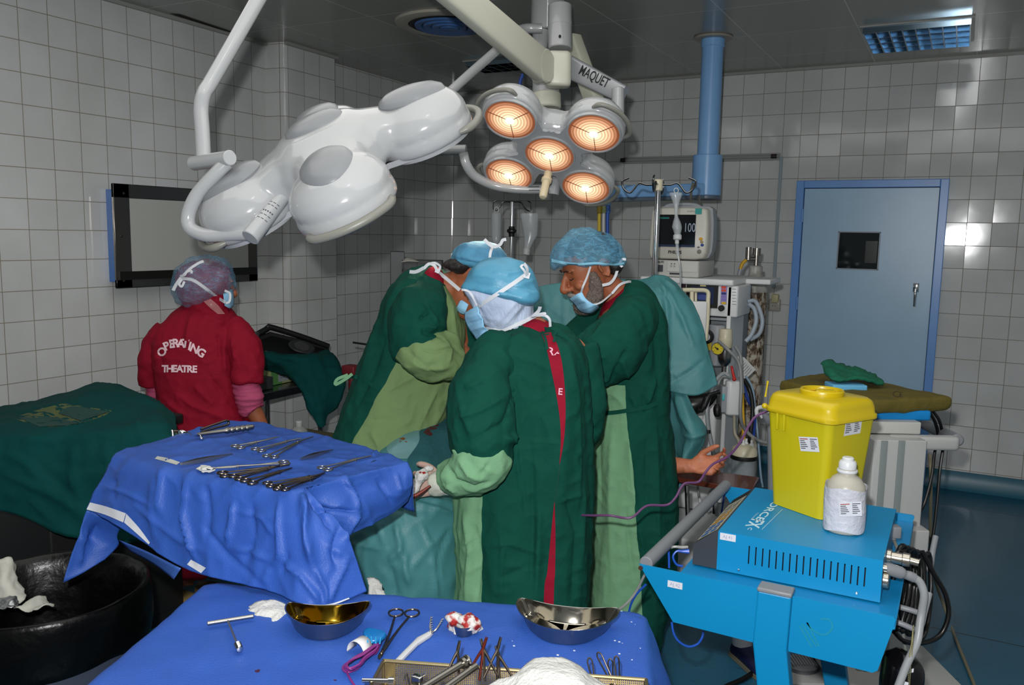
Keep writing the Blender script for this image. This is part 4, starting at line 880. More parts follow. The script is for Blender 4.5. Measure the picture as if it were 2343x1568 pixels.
me=fuse('s',mb,[GOWN],.006,5,.5,folds(9,7,.010,.004,15));creases(me,[([(970,690),(985,720),(1000,740)],5,.010),([(980,712),(965,725),(960,735)],4,-.012),([(985,735),(1005,745),(1020,750)],5,.009),([(960,755),(985,765),(1010,760)],5,-.012),([(970,745),(1000,755)],4,.010)]);obj('sleeve',me,GOWN,N2_)
mb=MB();limb(mb,[(945,775,2.82,42),(958,808,2.78,52),(985,822,2.78,50),(1020,832,2.81,40),(1055,845,2.87,24),(1066,848,2.9,17)],26,6);limb(mb,[(975,790,2.79,40),(1010,775,2.8,22),(1030,785,2.82,24),(1045,815,2.84,24)],16,4)
L2m=mat('light_green_sleeve','6f875a',.85,spec=.15,var=.05,vscale=6,bump=.5,bscale=24)
me=fuse('s2',mb,[L2m],.0055,4,.5,folds(14,14,.007,.004,19));creases(me,[([(940,830),(980,845),(1030,840)],5,.008),([(960,800),(1000,805),(1035,795)],5,-.007),([(1010,770),(1030,800),(1025,840)],5,.008),([(930,800),(960,830),(1000,858)],5,-.005)]);obj('sleeve_cuff',me,L2m,N2_)
mb=MB();limb(mb,[(1035,690,3.2,40),(1055,760,3.28,42),(1065,810,3.26,34),(1075,850,3.12,22)],20,5);me=fuse('s3',mb,[GOWN],.009,4,.5,folds());obj('sleeve',me,GOWN,N2_)
for a in an:shoe(fwdup(vert(a),RH),mat('white_clog','b9bab5',.5),N2_)
# bearded surgeon on the right
DK[0]=1.05;D=3.0;fz=P(1440,1150,3.05)
N3_=thing('person','bearded man in see-through blue cap, mask pulled under his chin, green gown','person',(fz.x,fz.y,0),'operating team')
psi=math.radians(14);p_=math.radians(21);lf=(-RH*math.cos(psi)-FH*math.sin(psi));hf=lf*math.cos(p_)-UP*math.sin(p_);HM=fwdup(P(1364,619,2.93),hf);HM.translation+=FH*.076+hf*.014
mb=MB();S=head(mb,HM,1.045);hc=HM.translation.copy();nb=P(1425,690,3.04);sh=[P(1440,735,2.88),P(1400,740,3.2)];el=[P(1355,840,2.84),P(1300,830,3.2)];wr=[P(1215,880,2.98),P(1200,870,3.15)]
hip=[P(1455,1060,2.95),P(1420,1060,3.15)];an=[vert(hip[0])+UP*.09,vert(hip[1])+UP*.09];kn=[(Vector(h)*.5+a*.5)-RH*.02 for h,a in zip(hip,an)]
body(mb,hc-hf*.03-UP*.03,nb,sh,el,wr,hip,kn,an);
for i,W_ in enumerate(wr):
 hd=-RH*.9-UP*.3;pn=-UP;pn=(pn-hd*pn.dot(hd)).normalized();hd=hd.normalized();xx=hd.cross(pn);Hm=Matrix((xx,hd,pn)).transposed().to_4x4();Hm.translation=W_;hand(mb,Hm,(.6,.7,.5),left=not i)
me=fuse('b',mb,[SKIN],.0042,2,.4,carve(S));bo=obj('body',me,SKIN,N3_);TB=bvh(bo)
hl=lambda*v:S@Vector(v)
near=1 if(S@Vector((1,0,0))-S.translation).dot(FW)<0 else-1
for sx in(-1,1):
 mb=MB();tube(mb,[hl(sx*.012,.1,.031),hl(sx*.026,.1005,.036),hl(sx*.042,.092,.034),hl(sx*.052,.078,.028)],[.0025,.0034,.003,.0015],8,4,flat=.6);obj('eyebrow',mb,mat('brow_dark','2a1d17',.8),N3_)
 mb=MB();tube(mb,[hl(sx*.020,.0905,.003),hl(sx*.032,.0915,.0),hl(sx*.045,.084,.004)],[.0012,.002,.0015],6,4);obj('eyelashes',mb,MATS['brow_dark'],N3_)
mb=MB();Q=S
for c,r in(((0,-.02,.045),(.081,.101,.092)),((0,-.06,.0),(.07,.058,.05))):ell(mb,(0,0,0),(1,1,1),k=24,n=14);mb.v[-(24*15):]=[Q@(Vector(c)+Vector((p.x*r[0],p.y*r[1],p.z*r[2]))) for p in mb.v[-(24*15):]]
me=fuse('hr',mb,[GREYH],.005,4,.5,folds(45,45,.004,.002));
co_=getco(me);I_=S.inverted()
bm=bmesh.new();bm.from_mesh(me);bmesh.ops.delete(bm,geom=[v for v in bm.verts if(I_@v.co).y>.052 and(I_@v.co).z<.075 or(I_@v.co).z<-.028 or((I_@v.co).z<.03 and-.05<(I_@v.co).y<.03)],context='VERTS');bm.to_mesh(me);bm.free();obj('hair',me,GREYH,N3_)
mb=MB()
for sx in(-1,1):tube(mb,[hl(sx*.068,.018,.008),hl(sx*.062,.018,-.022),hl(sx*.052,.022,-.06),hl(sx*.042,.038,-.092),hl(sx*.03,.068,-.11),hl(0,.082,-.116)],[.012,.022,.030,.033,.029,.024],14,4)
ell(mb,hl(0,.07,-.112),(.035,.03,.022));me=fuse('bd',mb,[BEARD],.004,3,.5,folds(70,70,.0025,.001));obj('beard',me,BEARD,N3_)
mb=MB();tube(mb,[hl(-.034,.086,-.066),hl(-.015,.1,-.056),hl(0,.104,-.053),hl(.015,.1,-.056),hl(.034,.086,-.066)],[.006,.009,.009,.009,.006],10,4);obj('moustache',mb,mat('white_moustache','9a9088',.8,var=.3,vscale=120,bump=.8,bscale=300),N3_)
mb=MB();sil(mb,[(598,1378,1424,3.0,.07),(606,1378,1426,3.0,.075),(616,1383,1422,3.0,.07),(626,1394,1414,3.0,.06)],24);me=fuse('nh',mb,[HAIRM],.005,3,.5,folds(40,40,.003,.002));obj('nape_hair',me,HAIRM,N3_)
rows=[(523,1328,1352,2.99,.02),(527,1312,1368,2.99,.05),(535,1296,1387,2.99,.08),(548,1280,1406,2.99,.1),(563,1268,1421,2.99,.108),(580,1261,1431,2.99,.11),(594,1259,1433,2.99,.108),(602,1262,1432,2.99,.104),(607,1270,1426,2.99,.098)]
mb=MB();sil(mb,rows,36,2.1);ell(mb,P(1267,606,3.0),(.018,.05,.022),Matrix((RT,FH,UP)).transposed());me=fuse('c',mb,[CAPB],.005,4,.5,folds(22,22,.005,.003,2));cpo=obj('bouffant_cap',me,CAPB,N3_);TCp=bvh(cpo)
st=grid_decal(TCp,[(1262,592),(1280,597),(1300,600),(1330,602),(1365,600),(1400,604),(1428,600)],[(1262,600),(1280,603),(1300,607),(1330,607),(1365,605),(1400,608),(1428,605)],26,2,.003,2.9);obj('cap_band',st,mat('cap_elastic_blue','86c3dd',.6),N3_)
mk=[[(1302,685,2.93),(1318,674,2.87),(1332,668,2.86)],[(1312,694,2.92),(1328,686,2.85),(1340,683,2.85)],[(1320,706,2.92),(1340,698,2.85),(1356,695,2.85)],[(1330,714,2.94),(1348,714,2.87),(1368,698,2.87)],[(1342,718,2.98),(1356,716,2.92),(1370,704,2.92)]]
m_=patch([[P(*p) for p in r] for r in mk],6,6);me=weld('m',m_,MASK,.0005,1);creases(me,[([(1306,690),(1334,675)],2,.003),([(1316,702),(1344,690)],2,-.003),([(1330,708),(1364,696)],2,.003)]);obj('face_mask',me,MASK,N3_,sol=.003)
strap([(1351,610),(1343,635),(1334,655),(1330,669)],4.5,TB,.006,2.86,'mask_tie',N3_);loose([(1342,690,2.845),(1355,697,2.85),(1375,692,2.87),(1400,672,2.93)],4,'mask_tie',N3_)
loose([(1378,653,2.88),(1396,648,2.9),(1408,632,2.93),(1416,604,2.95)],7,'mask_tie',N3_);loose([(1416,604,2.94),(1424,594,2.93),(1432,594,2.93)],6,'mask_tie',N3_);loose([(1416,605,2.94),(1424,611,2.93)],6,'mask_tie',N3_);loose([(1400,672,2.92),(1418,652,2.93),(1436,645,2.97),(1444,645,3.0)],6,'mask_tie',N3_)
mb=MB();sil(mb,[(648,1428,1455,3.05,.05),(660,1410,1462,3.05,.09),(680,1392,1470,3.04,.105),(700,1378,1480,3.04,.11),(725,1370,1480,3.04,.1)],26);me=fuse('col',mb,[RED],.007,4);obj('scrub_collar',me,mat('purple_scrub','5a2a4e',.7),N3_)
tn=(P(1434,900,2.85)-P(1474,1400,2.85)).normalized();n3=tn.cross(FW-RT*.1).normalized();n3=n3 if n3 .dot(RT)<0 else-n3
GB=plane_split('beard_gown_cloth',GOWN,GLITE,P(1438,960,2.85),n3,[(P(1400,884,2.85),-UP)])
rows=[(644,1438,1456,3.06,.05),(655,1424,1480,3.06,.1),(675,1404,1498,3.06,.15),(700,1382,1511,3.05,.18),(735,1366,1520,3.04,.2),(780,1356,1525,3.04,.2),(840,1352,1527,3.04,.19),(900,1352,1527,3.04,.185),(945,1358,1526,3.04,.18),(1000,1352,1533,3.04,.185),(1100,1346,1540,3.04,.19),(1200,1344,1544,3.04,.19),(1300,1338,1542,3.04,.19),(1420,1330,1512,3.04,.19),(1480,1330,1505,3.04,.19)]
mb=MB();sil(mb,rows,40,2.4);me=fuse('g',mb,[GB],.0068,6,.5,folds(9,1.3,.010,.003,21))
creases(me,[([(1455,660),(1470,720),(1475,800)],7,.007),([(1480,700),(1500,780),(1505,860)],6,-.006),([(1470,900),(1478,940),(1490,920)],5,-.008),([(1500,860),(1480,930)],5,.009),([(1440,900),(1460,940)],4,.007),([(1440,970),(1445,1100),(1470,1250),(1485,1380)],6,.008),([(1500,960),(1505,1150),(1510,1330)],6,.007),([(1480,1000),(1480,1200)],6,-.006),([(1400,970),(1395,1150),(1400,1360)],7,.006),([(1370,980),(1375,1180)],6,-.005),([(1430,1150),(1440,1250),(1450,1330)],5,-.006),([(1360,905),(1400,900),(1430,930)],4,.005),([(1370,925),(1420,915)],3,-.004)]);g3=obj('surgical_gown',me,GB,N3_);T3=bvh(g3)
strap([(1362,946),(1400,945),(1440,939),(1480,932),(1505,922)],9,T3,.006,2.83,'gown_tie',N3_,GOWN)
mb=MB();limb(mb,[(1462,715,2.94,48),(1432,755,2.86,66),(1395,800,2.81,72),(1355,828,2.80,62),(1310,838,2.83,54),(1250,850,2.9,45),(1215,870,2.97,34)],28,6)
me=fuse('s',mb,[GOWN],.006,5,.5,folds(9,6,.010,.003,25));creases(me,[([(1390,730),(1360,770),(1330,790)],6,.007),([(1440,790),(1410,850),(1395,880)],7,-.010),([(1340,760),(1300,790)],6,.006),([(1420,820),(1440,870)],6,.008),([(1350,880),(1390,868),(1400,850)],5,.008)]);obj('sleeve',me,GOWN,N3_)
mb=MB();limb(mb,[(1400,720,3.2,50),(1340,770,3.25,50),(1300,820,3.22,46),(1240,850,3.18,38),(1200,870,3.15,30)],22,5);me=fuse('s4',mb,[GOWN],.009,5,.5,folds(9,6,.01,.003,28));obj('sleeve',me,GOWN,N3_)
for a in an:shoe(fwdup(vert(a),-RH),mat('white_clog','b9bab5',.5),N3_)
DK[0]=1.
# nurse in maroon by the left wall
D=3.85;fz=Zp(430,1345,0)
N4_=thing('person','nurse in maroon scrubs reading OPERATING THEATRE, turned away by the left wall','person',(fz.x,fz.y,0))
hf=RH*.75+FH*.6-UP*.1;hc=P(480,655,3.86);HM=fwdup(hc,hf);mb=MB();S=head(mb,HM,1.0)
nb=P(468,715,3.87);sh=[P(380,770,3.85),P(548,770,3.85)];el=[P(352,905,3.88),P(572,925,3.8)];wr=[P(366,990,3.95),P(605,985,3.82)]
hip=[P(420,1010,3.86),P(505,1010,3.86)];an=[Zp(415,1350,.09)+FH*.04,Zp(480,1345,.09)+FH*.1];kn=[Vector(h)*.5+a*.5 for h,a in zip(hip,an)]
body(mb,hc-UP*.04,nb,sh,el,wr,hip,kn,an)
hd=(wr[1]-el[1]).normalized();pn=-RH;pn=(pn-hd*pn.dot(hd)).normalized();xx=hd.cross(pn)
for i,W_ in enumerate(wr):Hm=Matrix((xx,hd,pn)).transposed().to_4x4();Hm.translation=W_;hand(mb,Hm,(.3,.4,.3),left=not i)
me=fuse('b',mb,[SKIN],.0055,2,.5,carve(S));bo=obj('body',me,SKIN,N4_);TB=bvh(bo)
mb=MB();sil(mb,[(598,440,500,3.86,.06),(612,418,518,3.86,.1),(640,406,530,3.86,.12),(670,410,531,3.86,.12),(700,424,528,3.86,.11),(725,422,530,3.86,.1),(745,410,535,3.86,.09)],30);me=fuse('sc',mb,[RED],.007,4,.5,folds(18,18,.005,.002));
bm=bmesh.new();bm.from_mesh(me);I_=S.inverted();bmesh.ops.delete(bm,geom=[v for v in bm.verts if(I_@v.co).y>.058 and-.13<(I_@v.co).z<.06],context='VERTS');bm.to_mesh(me);bm.free()
scf=obj('head_scarf',me,RED,N4_);TS=bvh(scf)
mb=MB();sil(mb,[(587,455,490,3.85,.03),(592,435,508,3.85,.08),(604,416,522,3.85,.12),(622,404,530,3.85,.14),(645,398,534,3.85,.148),(663,400,530,3.85,.145),(680,404,512,3.85,.135),(694,412,486,3.85,.11),(700,422,462,3.85,.08)],34);me=fuse('c',mb,[CAPR],.006,4,.5,folds(20,20,.006,.003,6));cpo=obj('bouffant_cap',me,CAPR,N4_);TC=bvh(cpo)
m_=patch([[P(*p) for p in r] for r in[[(510,668,3.80),(522,664,3.83),(532,662,3.9)],[(512,684,3.79),(526,684,3.82),(535,684,3.9)],[(514,700,3.8),(526,706,3.83),(534,700,3.9)]]],5,5);me=weld('m',m_,MASK,.0005,0);obj('face_mask',me,mat('red_nurse_mask','67b4d6',.7),N4_,sol=.003)
strap([(412,638),(440,640),(470,660),(500,683),(516,692)],7,TC,.006,3.72,'mask_tie',N4_);strap([(418,632),(435,615),(455,602),(466,598)],6,TC,.006,3.72,'mask_tie',N4_)
loose([(516,694,3.76),(525,690,3.77),(526,672,3.78),(514,665,3.77)],5,'mask_tie',N4_);loose([(414,636,3.7),(404,650,3.7),(396,665,3.7)],7,'mask_tie',N4_);loose([(416,640,3.7),(410,650,3.69),(416,656,3.69),(422,644,3.7)],5,'mask_tie',N4_);loose([(412,632,3.7),(422,630,3.69),(428,622,3.69),(438,620,3.7),(438,626,3.7)],5,'mask_tie',N4_)
st=grid_decal(TS,[(466,690),(480,704),(500,720)],[(482,684),(500,700),(520,726)],12,4,.006,3.7);obj('clear_tape',st,mat('shiny_tape','c98c8c',.15,alpha=.6),N4_)
rows=[(698,424,516,3.87,.06),(706,415,524,3.87,.1),(722,395,534,3.86,.13),(745,370,548,3.86,.15),(775,357,558,3.86,.16),(815,356,560,3.86,.165),(860,362,560,3.86,.165),(910,366,565,3.86,.165),(960,367,574,3.86,.17),(1010,366,585,3.86,.18),(1060,366,590,3.86,.185)]
mb=MB();sil(mb,rows,40,2.4);me=fuse('sh',mb,[RED],.007,5,.5,folds(9,3,.008,.003,31));creases(me,[([(440,715),(430,760),(425,800)],6,.007),([(520,745),(510,800),(515,870)],6,.009),([(500,760),(505,830)],5,-.008),([(400,900),(440,930),(520,960)],6,.008),([(470,850),(510,900),(545,940)],6,-.007),([(380,920),(420,950)],6,.007),([(440,880),(490,930)],6,.006),([(360,800),(372,840)],5,-.007),([(460,720),(520,745)],5,.006)]);shr=obj('scrub_top',me,RED,N4_);TSh=bvh(shr)
mb=MB();limb(mb,[(525,750,3.86,36),(552,790,3.82,42),(565,840,3.8,39),(567,880,3.79,36)],24,5);me=fuse('sl',mb,[RED],.007,3,.5,folds(10,10,.007,.003,33));creases(me,[([(530,770),(540,830)],5,.009),([(575,800),(590,860)],5,.006)]);obj('short_sleeve',me,RED,N4_)
mb=MB();limb(mb,[(390,755,3.86,34),(362,795,3.84,36),(348,840,3.84,31),(345,882,3.86,25)],24,5);me=fuse('sl2',mb,[RED],.007,3,.5,folds(10,10,.007,.003,35));obj('short_sleeve',me,RED,N4_)
for pts in([(560,868,3.8,30),(568,900,3.79,31),(574,930,3.79,29),(582,942,3.79,25)],[(352,875,3.87,20),(356,900,3.87,19),(362,935,3.89,17)]):
 mb=MB();limb(mb,pts,22,5);me=fuse('us',mb,[PINK],.005,2,.5,folds(8,55,.005,.001,3));obj('undersleeve',me,PINK,N4_)
arc_=[('O',371,806,26,-.75),('P',381,793,26,-.42),('E',393,788,26,-.12),('R',402,786,26,-.02),('A',414,787,26,.08),('T',424,787,26,.12),('I',434,793,26,.25),('N',445,799,26,.42),('G',460,808,26,.55)]
px_text('lettering',arc_,TSh,mat('white_pink_print','e6c4cc',.7),shr,.035,.003)
px_text('lettering',[(c,377+i*11.4,845+(-.5*i if i<3 else-1)+(.3*i),22,.02) for i,c in enumerate('THEATRE')],TSh,MATS['white_pink_print'],shr,.04,.003)
mb=MB()
for i in(0,1):tube(mb,[hip[i]+UP*.06,hip[i]-UP*.2,kn[i],kn[i]*.5+an[i]*.5,an[i]+UP*.02],[.135,.135,.12,.105,.09],22,5)
me=fuse('tr',mb,[RED],.01,4,.5,folds(9,3,.008,.003,38));obj('scrub_trousers',me,RED,N4_)
for a in an:shoe(fwdup(vert(a)-RH*.02,RH*.8-FH*.25),mat('beige_shoe','8f7a50',.5),N4_)
# drapes, tables, patient
NONW=dict(rough=.5,bump=.18,bscale=260,spec=.35)
BLUE=mat('blue_nonwoven_drape','2c51a0',var=.07,vscale=9,**NONW);BLUE2=mat('blue_drape_back','3d62ad',**NONW)
TEAL=mat('teal_nonwoven_drape','417a7d',rough=.5,var=.07,vscale=7,bump=.15,bscale=240,spec=.45);TEALD=mat('dark_teal_towel','27555a',.85,spec=.2,var=.1,vscale=12,bump=.3,bscale=90)
TEALP=mat('pale_teal_film','618a8c',.35,var=.08,vscale=9,spec=.5)
GCLOTH=mat('bottle_green_cotton','043f3d',.85,spec=.15,var=.1,vscale=5,bump=.3,bscale=26);GAUZE=mat('white_gauze','bdbdb9',.85,bump=.5,bscale=120)
STEEL=mat('brushed_steel','9c9b98',.25,1.,bump=.03,bscale=150);DSTEEL=mat('dull_steel','8a8780',.32,1.);BLOOD=mat('blood','5a0d12',.35);BLOODR=mat('fresh_blood','8f1a1c',.4)
TAPE=mat('white_adhesive_strip','c3c6cb',.5)
def mp(rows):return[[p if isinstance(p,Vector) else P(*p) for p in r] for r in rows]
def sheet(rows,nu=7,nv=7):return patch(mp(rows),nu,nv)
def sheets(name,parts,m,parent,disp=None,cr=None,dist=.006,smooth=3,sol=.002):
 mb=MB()
 for p in parts:mb.add(p.v,p.f)
 me=weld(name,mb,m,dist,smooth,disp)
 if cr:creases(me,cr)
 return obj(name,me,m,parent,sol=sol)
 # instrument stand (mayo) and its drape
ZM=1.05
T=thing('instrument_stand','steel instrument stand hidden under the blue drape beside the front nurse','stand',Zp(600,1060,0))
cen=(Zp(258,1035,ZM)+Zp(690,1125,ZM)+Zp(932,1058,ZM)+Zp(530,962,ZM))/4
ex=(Zp(932,1058,ZM)-Zp(530,962,ZM)).normalized();ey=Vector((-ex.y,ex.x,0));RM=Matrix((ex,ey,UP)).transposed()
mb=MB();rbox(mb,(cen.x,cen.y,ZM-.022),(.62,.32,.02),.008,3,RM);obj('tray',mb,STEEL,T)
pp=cen+ex*.0-ey*.0;mb=MB();cyl(mb,(pp.x,pp.y,.03),(pp.x,pp.y,ZM-.03),.014);obj('post',mb,STEEL,T)
mb=MB();tube(mb,[(pp.x-.25*ex.x,pp.y-.25*ex.y,.03),(pp.x,pp.y,.04),(pp.x+.25*ex.x,pp.y+.25*ex.y,.03)],.016,12,4);tube(mb,[(pp.x+.22*ey.x,pp.y+.22*ey.y,.02),(pp.x,pp.y,.03),(pp.x-.22*ey.x,pp.y-.22*ey.y,.02)],.016,12,4);obj('base',mb,STEEL,T)
z_=lambda x,y:Zp(x,y,ZM)
rimF=[(258,1035),(340,1062),(430,1080),(520,1098),(600,1115),(660,1124),(690,1122),(702,1117)]
rimB=[(530,962),(585,966),(640,975),(700,988),(770,1005),(840,1025),(890,1040),(932,1057)]
rimR=[(702,1117),(745,1102),(788,1087),(860,1070),(932,1057)]
rows=[]
for t in(0,.25,.5,.75,1):rows.append([z_(*a)*(1-t)+z_(*b)*t for a,b in zip(rimB,rimF)])
top=patch(rows,18,16);colR=[r[-1] for r in rows][::-1]
def drop(p,y,dd):
 x,yy,d=proj(p);return P(x,y,d+dd)
F_=lambda i:dep(z_(*rimF[i]))
front=sheet([[z_(*p) for p in rimF],[(246,1062,F_(0)-.02),(330,1085,F_(1)-.02),(424,1110,F_(2)-.02),(517,1130,F_(3)-.02),(600,1150,F_(4)-.02),(664,1165,F_(5)-.03),(706,1158,F_(6)-.03),(735,1150,F_(7)-.03)],[(222,1112,F_(0)-.03),(314,1140,F_(1)-.03),(418,1190,F_(2)-.035),(510,1215,F_(3)-.035),(600,1230,F_(4)-.035),(674,1245,F_(5)-.06),(740,1235,F_(6)-.06),(790,1215,F_(7)-.04)],[(196,1165,F_(0)-.04),(288,1218,F_(1)-.04),(406,1298,F_(2)-.05),(497,1328,F_(3)-.05),(600,1353,F_(4)-.055),(692,1387,F_(5)-.09),(745,1397,F_(6)-.09),(846,1358,F_(7)-.04)]],18,18)
R_=lambda i:dep(z_(*rimR[i]))
right=sheet([colR,[(708,1150,R_(0)+.015),(765,1130,R_(1)-.0),(815,1118,R_(2)-.0),(888,1102,R_(3)-.0),(946,1082,R_(4)-.02)],[(716,1195,R_(0)+.04),(800,1180,R_(1)),(838,1160,R_(2)+.0),(898,1140,R_(3)),(944,1112,R_(4)-.01)],[(730,1245,R_(0)+.06),(810,1222,R_(1)+.02),(845,1205,R_(2)+.02),(893,1180,R_(3)+.02),(934,1147,R_(4)+.01)]],16,16)
back=sheet([[z_(*p) for p in rimB],[z_(*p)-UP*.05+ey*.02 for p in rimB],[z_(*p)-UP*.16+ey*.025 for p in rimB]],18,6)
rimL=[(530,962),(395,987),(300,1016),(258,1035)]
left=sheet([[z_(*p) for p in rimL],[z_(*p)-UP*.06-ex*.02 for p in rimL],[z_(*p)-UP*.2-ex*.03 for p in rimL]],8,5)
rows=[]
for t in(0,.33,.66,1):
 a,b=z_(*rimL[0])*(1-t)+z_(*rimL[3])*t,None
CRM=[([(369,1068),(366,1120),(360,1180)],5,.007),([(424,1090),(426,1140),(422,1190),(432,1230),(452,1290)],4,.012),([(538,1140),(530,1200),(520,1250)],5,.010),([(520,1250),(570,1262),(635,1290)],4,.006),([(640,1140),(638,1200),(642,1270),(620,1300)],5,.008),([(690,1125),(697,1170),(706,1240),(715,1300)],8,.020),([(700,1128),(740,1180),(760,1215)],5,-.012),([(705,1160),(760,1168),(822,1170)],4,-.010),([(788,1090),(806,1130),(823,1170)],4,.010),([(823,1170),(800,1210),(786,1240)],5,.010),([(620,1300),(600,1330)],6,.006),([(460,1200),(520,1270),(600,1340)],5,-.006),([(640,1280),(690,1320),(740,1390)],4,.009),([(720,1300),(745,1350),(742,1392)],4,.009),([(800,1270),(770,1330),(748,1388)],5,.009),([(350,1090),(346,1170),(360,1250)],7,.005),([(860,1090),(885,1130),(900,1160)],5,-.006),([(905,1080),(920,1130)],4,.005),([(230,1110),(290,1130),(350,1160)],4,.004),([(440,960),(470,1000),(530,1040)],5,.003),([(600,985),(680,1020),(800,1060)],4,.0025),([(760,1005),(756,1025)],3,.004),([(868,1028),(850,1045)],3,.005)]
CRM+=[([(263,1090),(258,1150)],6,-.005),([(470,1100),(478,1180),(470,1240)],7,-.006),([(575,1140),(580,1230),(560,1300)],8,-.006),([(540,1170),(600,1185),(630,1230)],5,.004),([(300,1150),(400,1230),(480,1270)],5,.004),([(660,1260),(640,1320)],5,-.005),([(780,1200),(760,1260),(770,1300)],5,-.008),([(735,1240),(770,1260),(815,1285)],4,.006)]
dr=sheets('instrument_drape',[top,front,right,back],BLUE,None,crumple(.0035,8,2),CRM,.002,6,.0012)
tag(dr,'blue drape over the raised instrument stand, white tape strips on its hem','drape');TDR=bvh(dr)
def strip(tree,l,r,m,parent,n=10,k=4,off=.004,name='tape_strip',d=2.2):return obj(name,grid_decal(tree,l,r,n,k,off,d),m,parent)
strip(TDR,[(206,1150),(245,1160),(288,1175)],[(198,1166),(240,1178),(282,1196)],TAPE,dr);strip(TDR,[(289,1176),(318,1208),(343,1242)],[(284,1196),(316,1224),(340,1246)],TAPE,dr)
strip(TDR,[(437,1281),(471,1300)],[(428,1292),(460,1312)],TAPE,dr);strip(TDR,[(733,1386),(765,1380),(798,1368)],[(738,1398),(775,1392),(806,1378)],TAPE,dr)
fl=weld('f',sheet([[(198,1166,2.2),(235,1180,2.22),(282,1198,2.23)],[(180,1215,2.2),(215,1225,2.25),(270,1225,2.26)],[(165,1262,2.2),(205,1268,2.24),(272,1248,2.28)],[(142,1337,2.2),(190,1312,2.22),(240,1280,2.26)]],7,7),BLUE,.001,1,crumple(.004,8,5));creases(fl,[([(200,1200),(185,1240),(180,1300)],5,.010),([(225,1200),(205,1240)],5,-.009)]);obj('hanging_corner',fl,BLUE,dr,sol=.0015)
obj('turned_edge',weld('f2',sheet([[(272,1236,2.26),(335,1262,2.2),(414,1301,2.12)],[(300,1262,2.28),(350,1290,2.22),(398,1326,2.14)]],6,4),BLUE2,.001,0),BLUE2,dr,sol=.0015)
pkt=strip(TDR,[(360,1044),(385,1049),(412,1058)],[(354,1050),(380,1057),(404,1064)],mat('clear_packet','b9bdb6',.3),None,off=.006,name='suture_packet');tag(pkt,'small white paper packet lying at the left end of the blue instrument drape','packet')
BL_=[(859,1064,4,3,41),(705,1018,3,1.6,42),(730,998,3,1.5,43),(748,1042,2.5,1.5,44)]
# front table and drape
ZT=.82
def t_(x,y):return Zp(x,y,ZT)
fl_,fr_=t_(478,1334),t_(1466,1402);tx=(fr_-fl_).normalized();ty=Vector((tx.y,-tx.x,0))
wid=(fr_-fl_).length
T=thing('instrument_table','instrument table in the foreground under a blue drape','table',(fl_+fr_)/2+ty*.35-UP*ZT)
Rt=Matrix((tx,-ty,UP)).transposed();ct=(fl_+fr_)/2+ty*.36
mb=MB();rbox(mb,(ct.x,ct.y,ZT-.02),(wid-.03,.68,.025),.008,3,Rt);obj('table_top',mb,STEEL,T)
for sx in(-1,1):
 for sy in(-1,1):
  q=ct+tx*(sx*(wid/2-.06))+ty*(sy*.3);mb=MB();cyl(mb,(q.x,q.y,.0),(q.x,q.y,ZT-.03),.014);obj('leg',mb,STEEL,T)
def tp(u,v,z=0.):return fl_+tx*(u*wid)+ty*v+UP*z
us=[0,.2,.4,.6,.8,1.]
topT=patch([[tp(u,v,.001*math.sin(9*u+7*v)) for u in us] for v in(0,.04,.15,.35,.55,.72)],10,8)
farT=patch([[tp(u,0) for u in us],[tp(u,-.025,-.03) for u in us],[tp(u,-.03,-.2) for u in us],[tp(u,-.035,-.55) for u in us]],10,5)
vv=(0,.04,.15,.35,.55,.72)
rgtT=patch([[tp(1,v) for v in vv],[tp(1.02,v,-.022) for v in vv],[tp(1.055+.02*math.sin(9*v),v,-.14) for v in vv],[tp(1.075+.03*math.sin(8*v+1),v,-.42) for v in vv]],8,6)
lefT=patch([[tp(0,v) for v in vv],[tp(-.02,v,-.022) for v in vv],[tp(-.03,v,-.14) for v in vv],[tp(-.05,v,-.42) for v in vv]],8,6)
CRT=[([(330,1480),(500,1500),(700,1540)],2.5,.004),([(420,1380),(560,1420)],2.5,.003),([(500,1400),(400,1520)],3,.003),([(760,1370),(1100,1395),(1440,1420)],4,.003),([(1160,1495),(1320,1505),(1500,1515)],2.5,.004),([(1120,1410),(1060,1450)],3,.003),([(1340,1440),(1480,1430)],2.5,.003),([(1500,1440),(1520,1500),(1530,1560)],4,.006),([(480,1340),(330,1460)],4,.002),([(860,1480),(1000,1490)],2.5,.003),([(600,1370),(640,1400)],2.5,.003)]
fd=sheets('table_drape',[topT,farT,rgtT,lefT],BLUE,None,crumple(.0015,10,4),CRT,.006,3,.0015);tag(fd,'blue drape covering the instrument table in the foreground','drape');TFD=bvh(fd)
def stain(name,pts,m,tree=None,parent=None):
 for(x,y,rx,ry,sd) in pts:
  mb=MB()
  rnd=random.Random(sd);n=18;g=[cast(tree or TFD,x+rx*(.55+.6*rnd.random())*math.cos(a),y+ry*(.55+.6*rnd.random())*math.sin(a),.0015) for a in np.linspace(0,2*PI,n,endpoint=False)]
  mb.add([cast(tree or TFD,x,y,.0016)]+g,[(0,1+i,1+(i+1)%n) for i in range(n)])
  obj(name,mb,m,parent,smooth=False)
stain('blood_spot',BL_,BLOOD,TDR,dr)
stain('blood_stain',[(466,1526,9,5,1),(475,1518,11,4,2),(590,1536,8,4,3),(605,1538,9,3,4),(620,1537,5,2.5,5),(650,1556,3.5,1.5,6),(635,1564,5,1.2,7),(767,1556,6,3,8),(616,1550,2,1.2,9)],mat('dry_blood_on_blue','38112c',.5),TFD,fd)
DROP=mat('water_drop','e8eef5',.03,spec=.9,alpha=.55)
mb=MB()
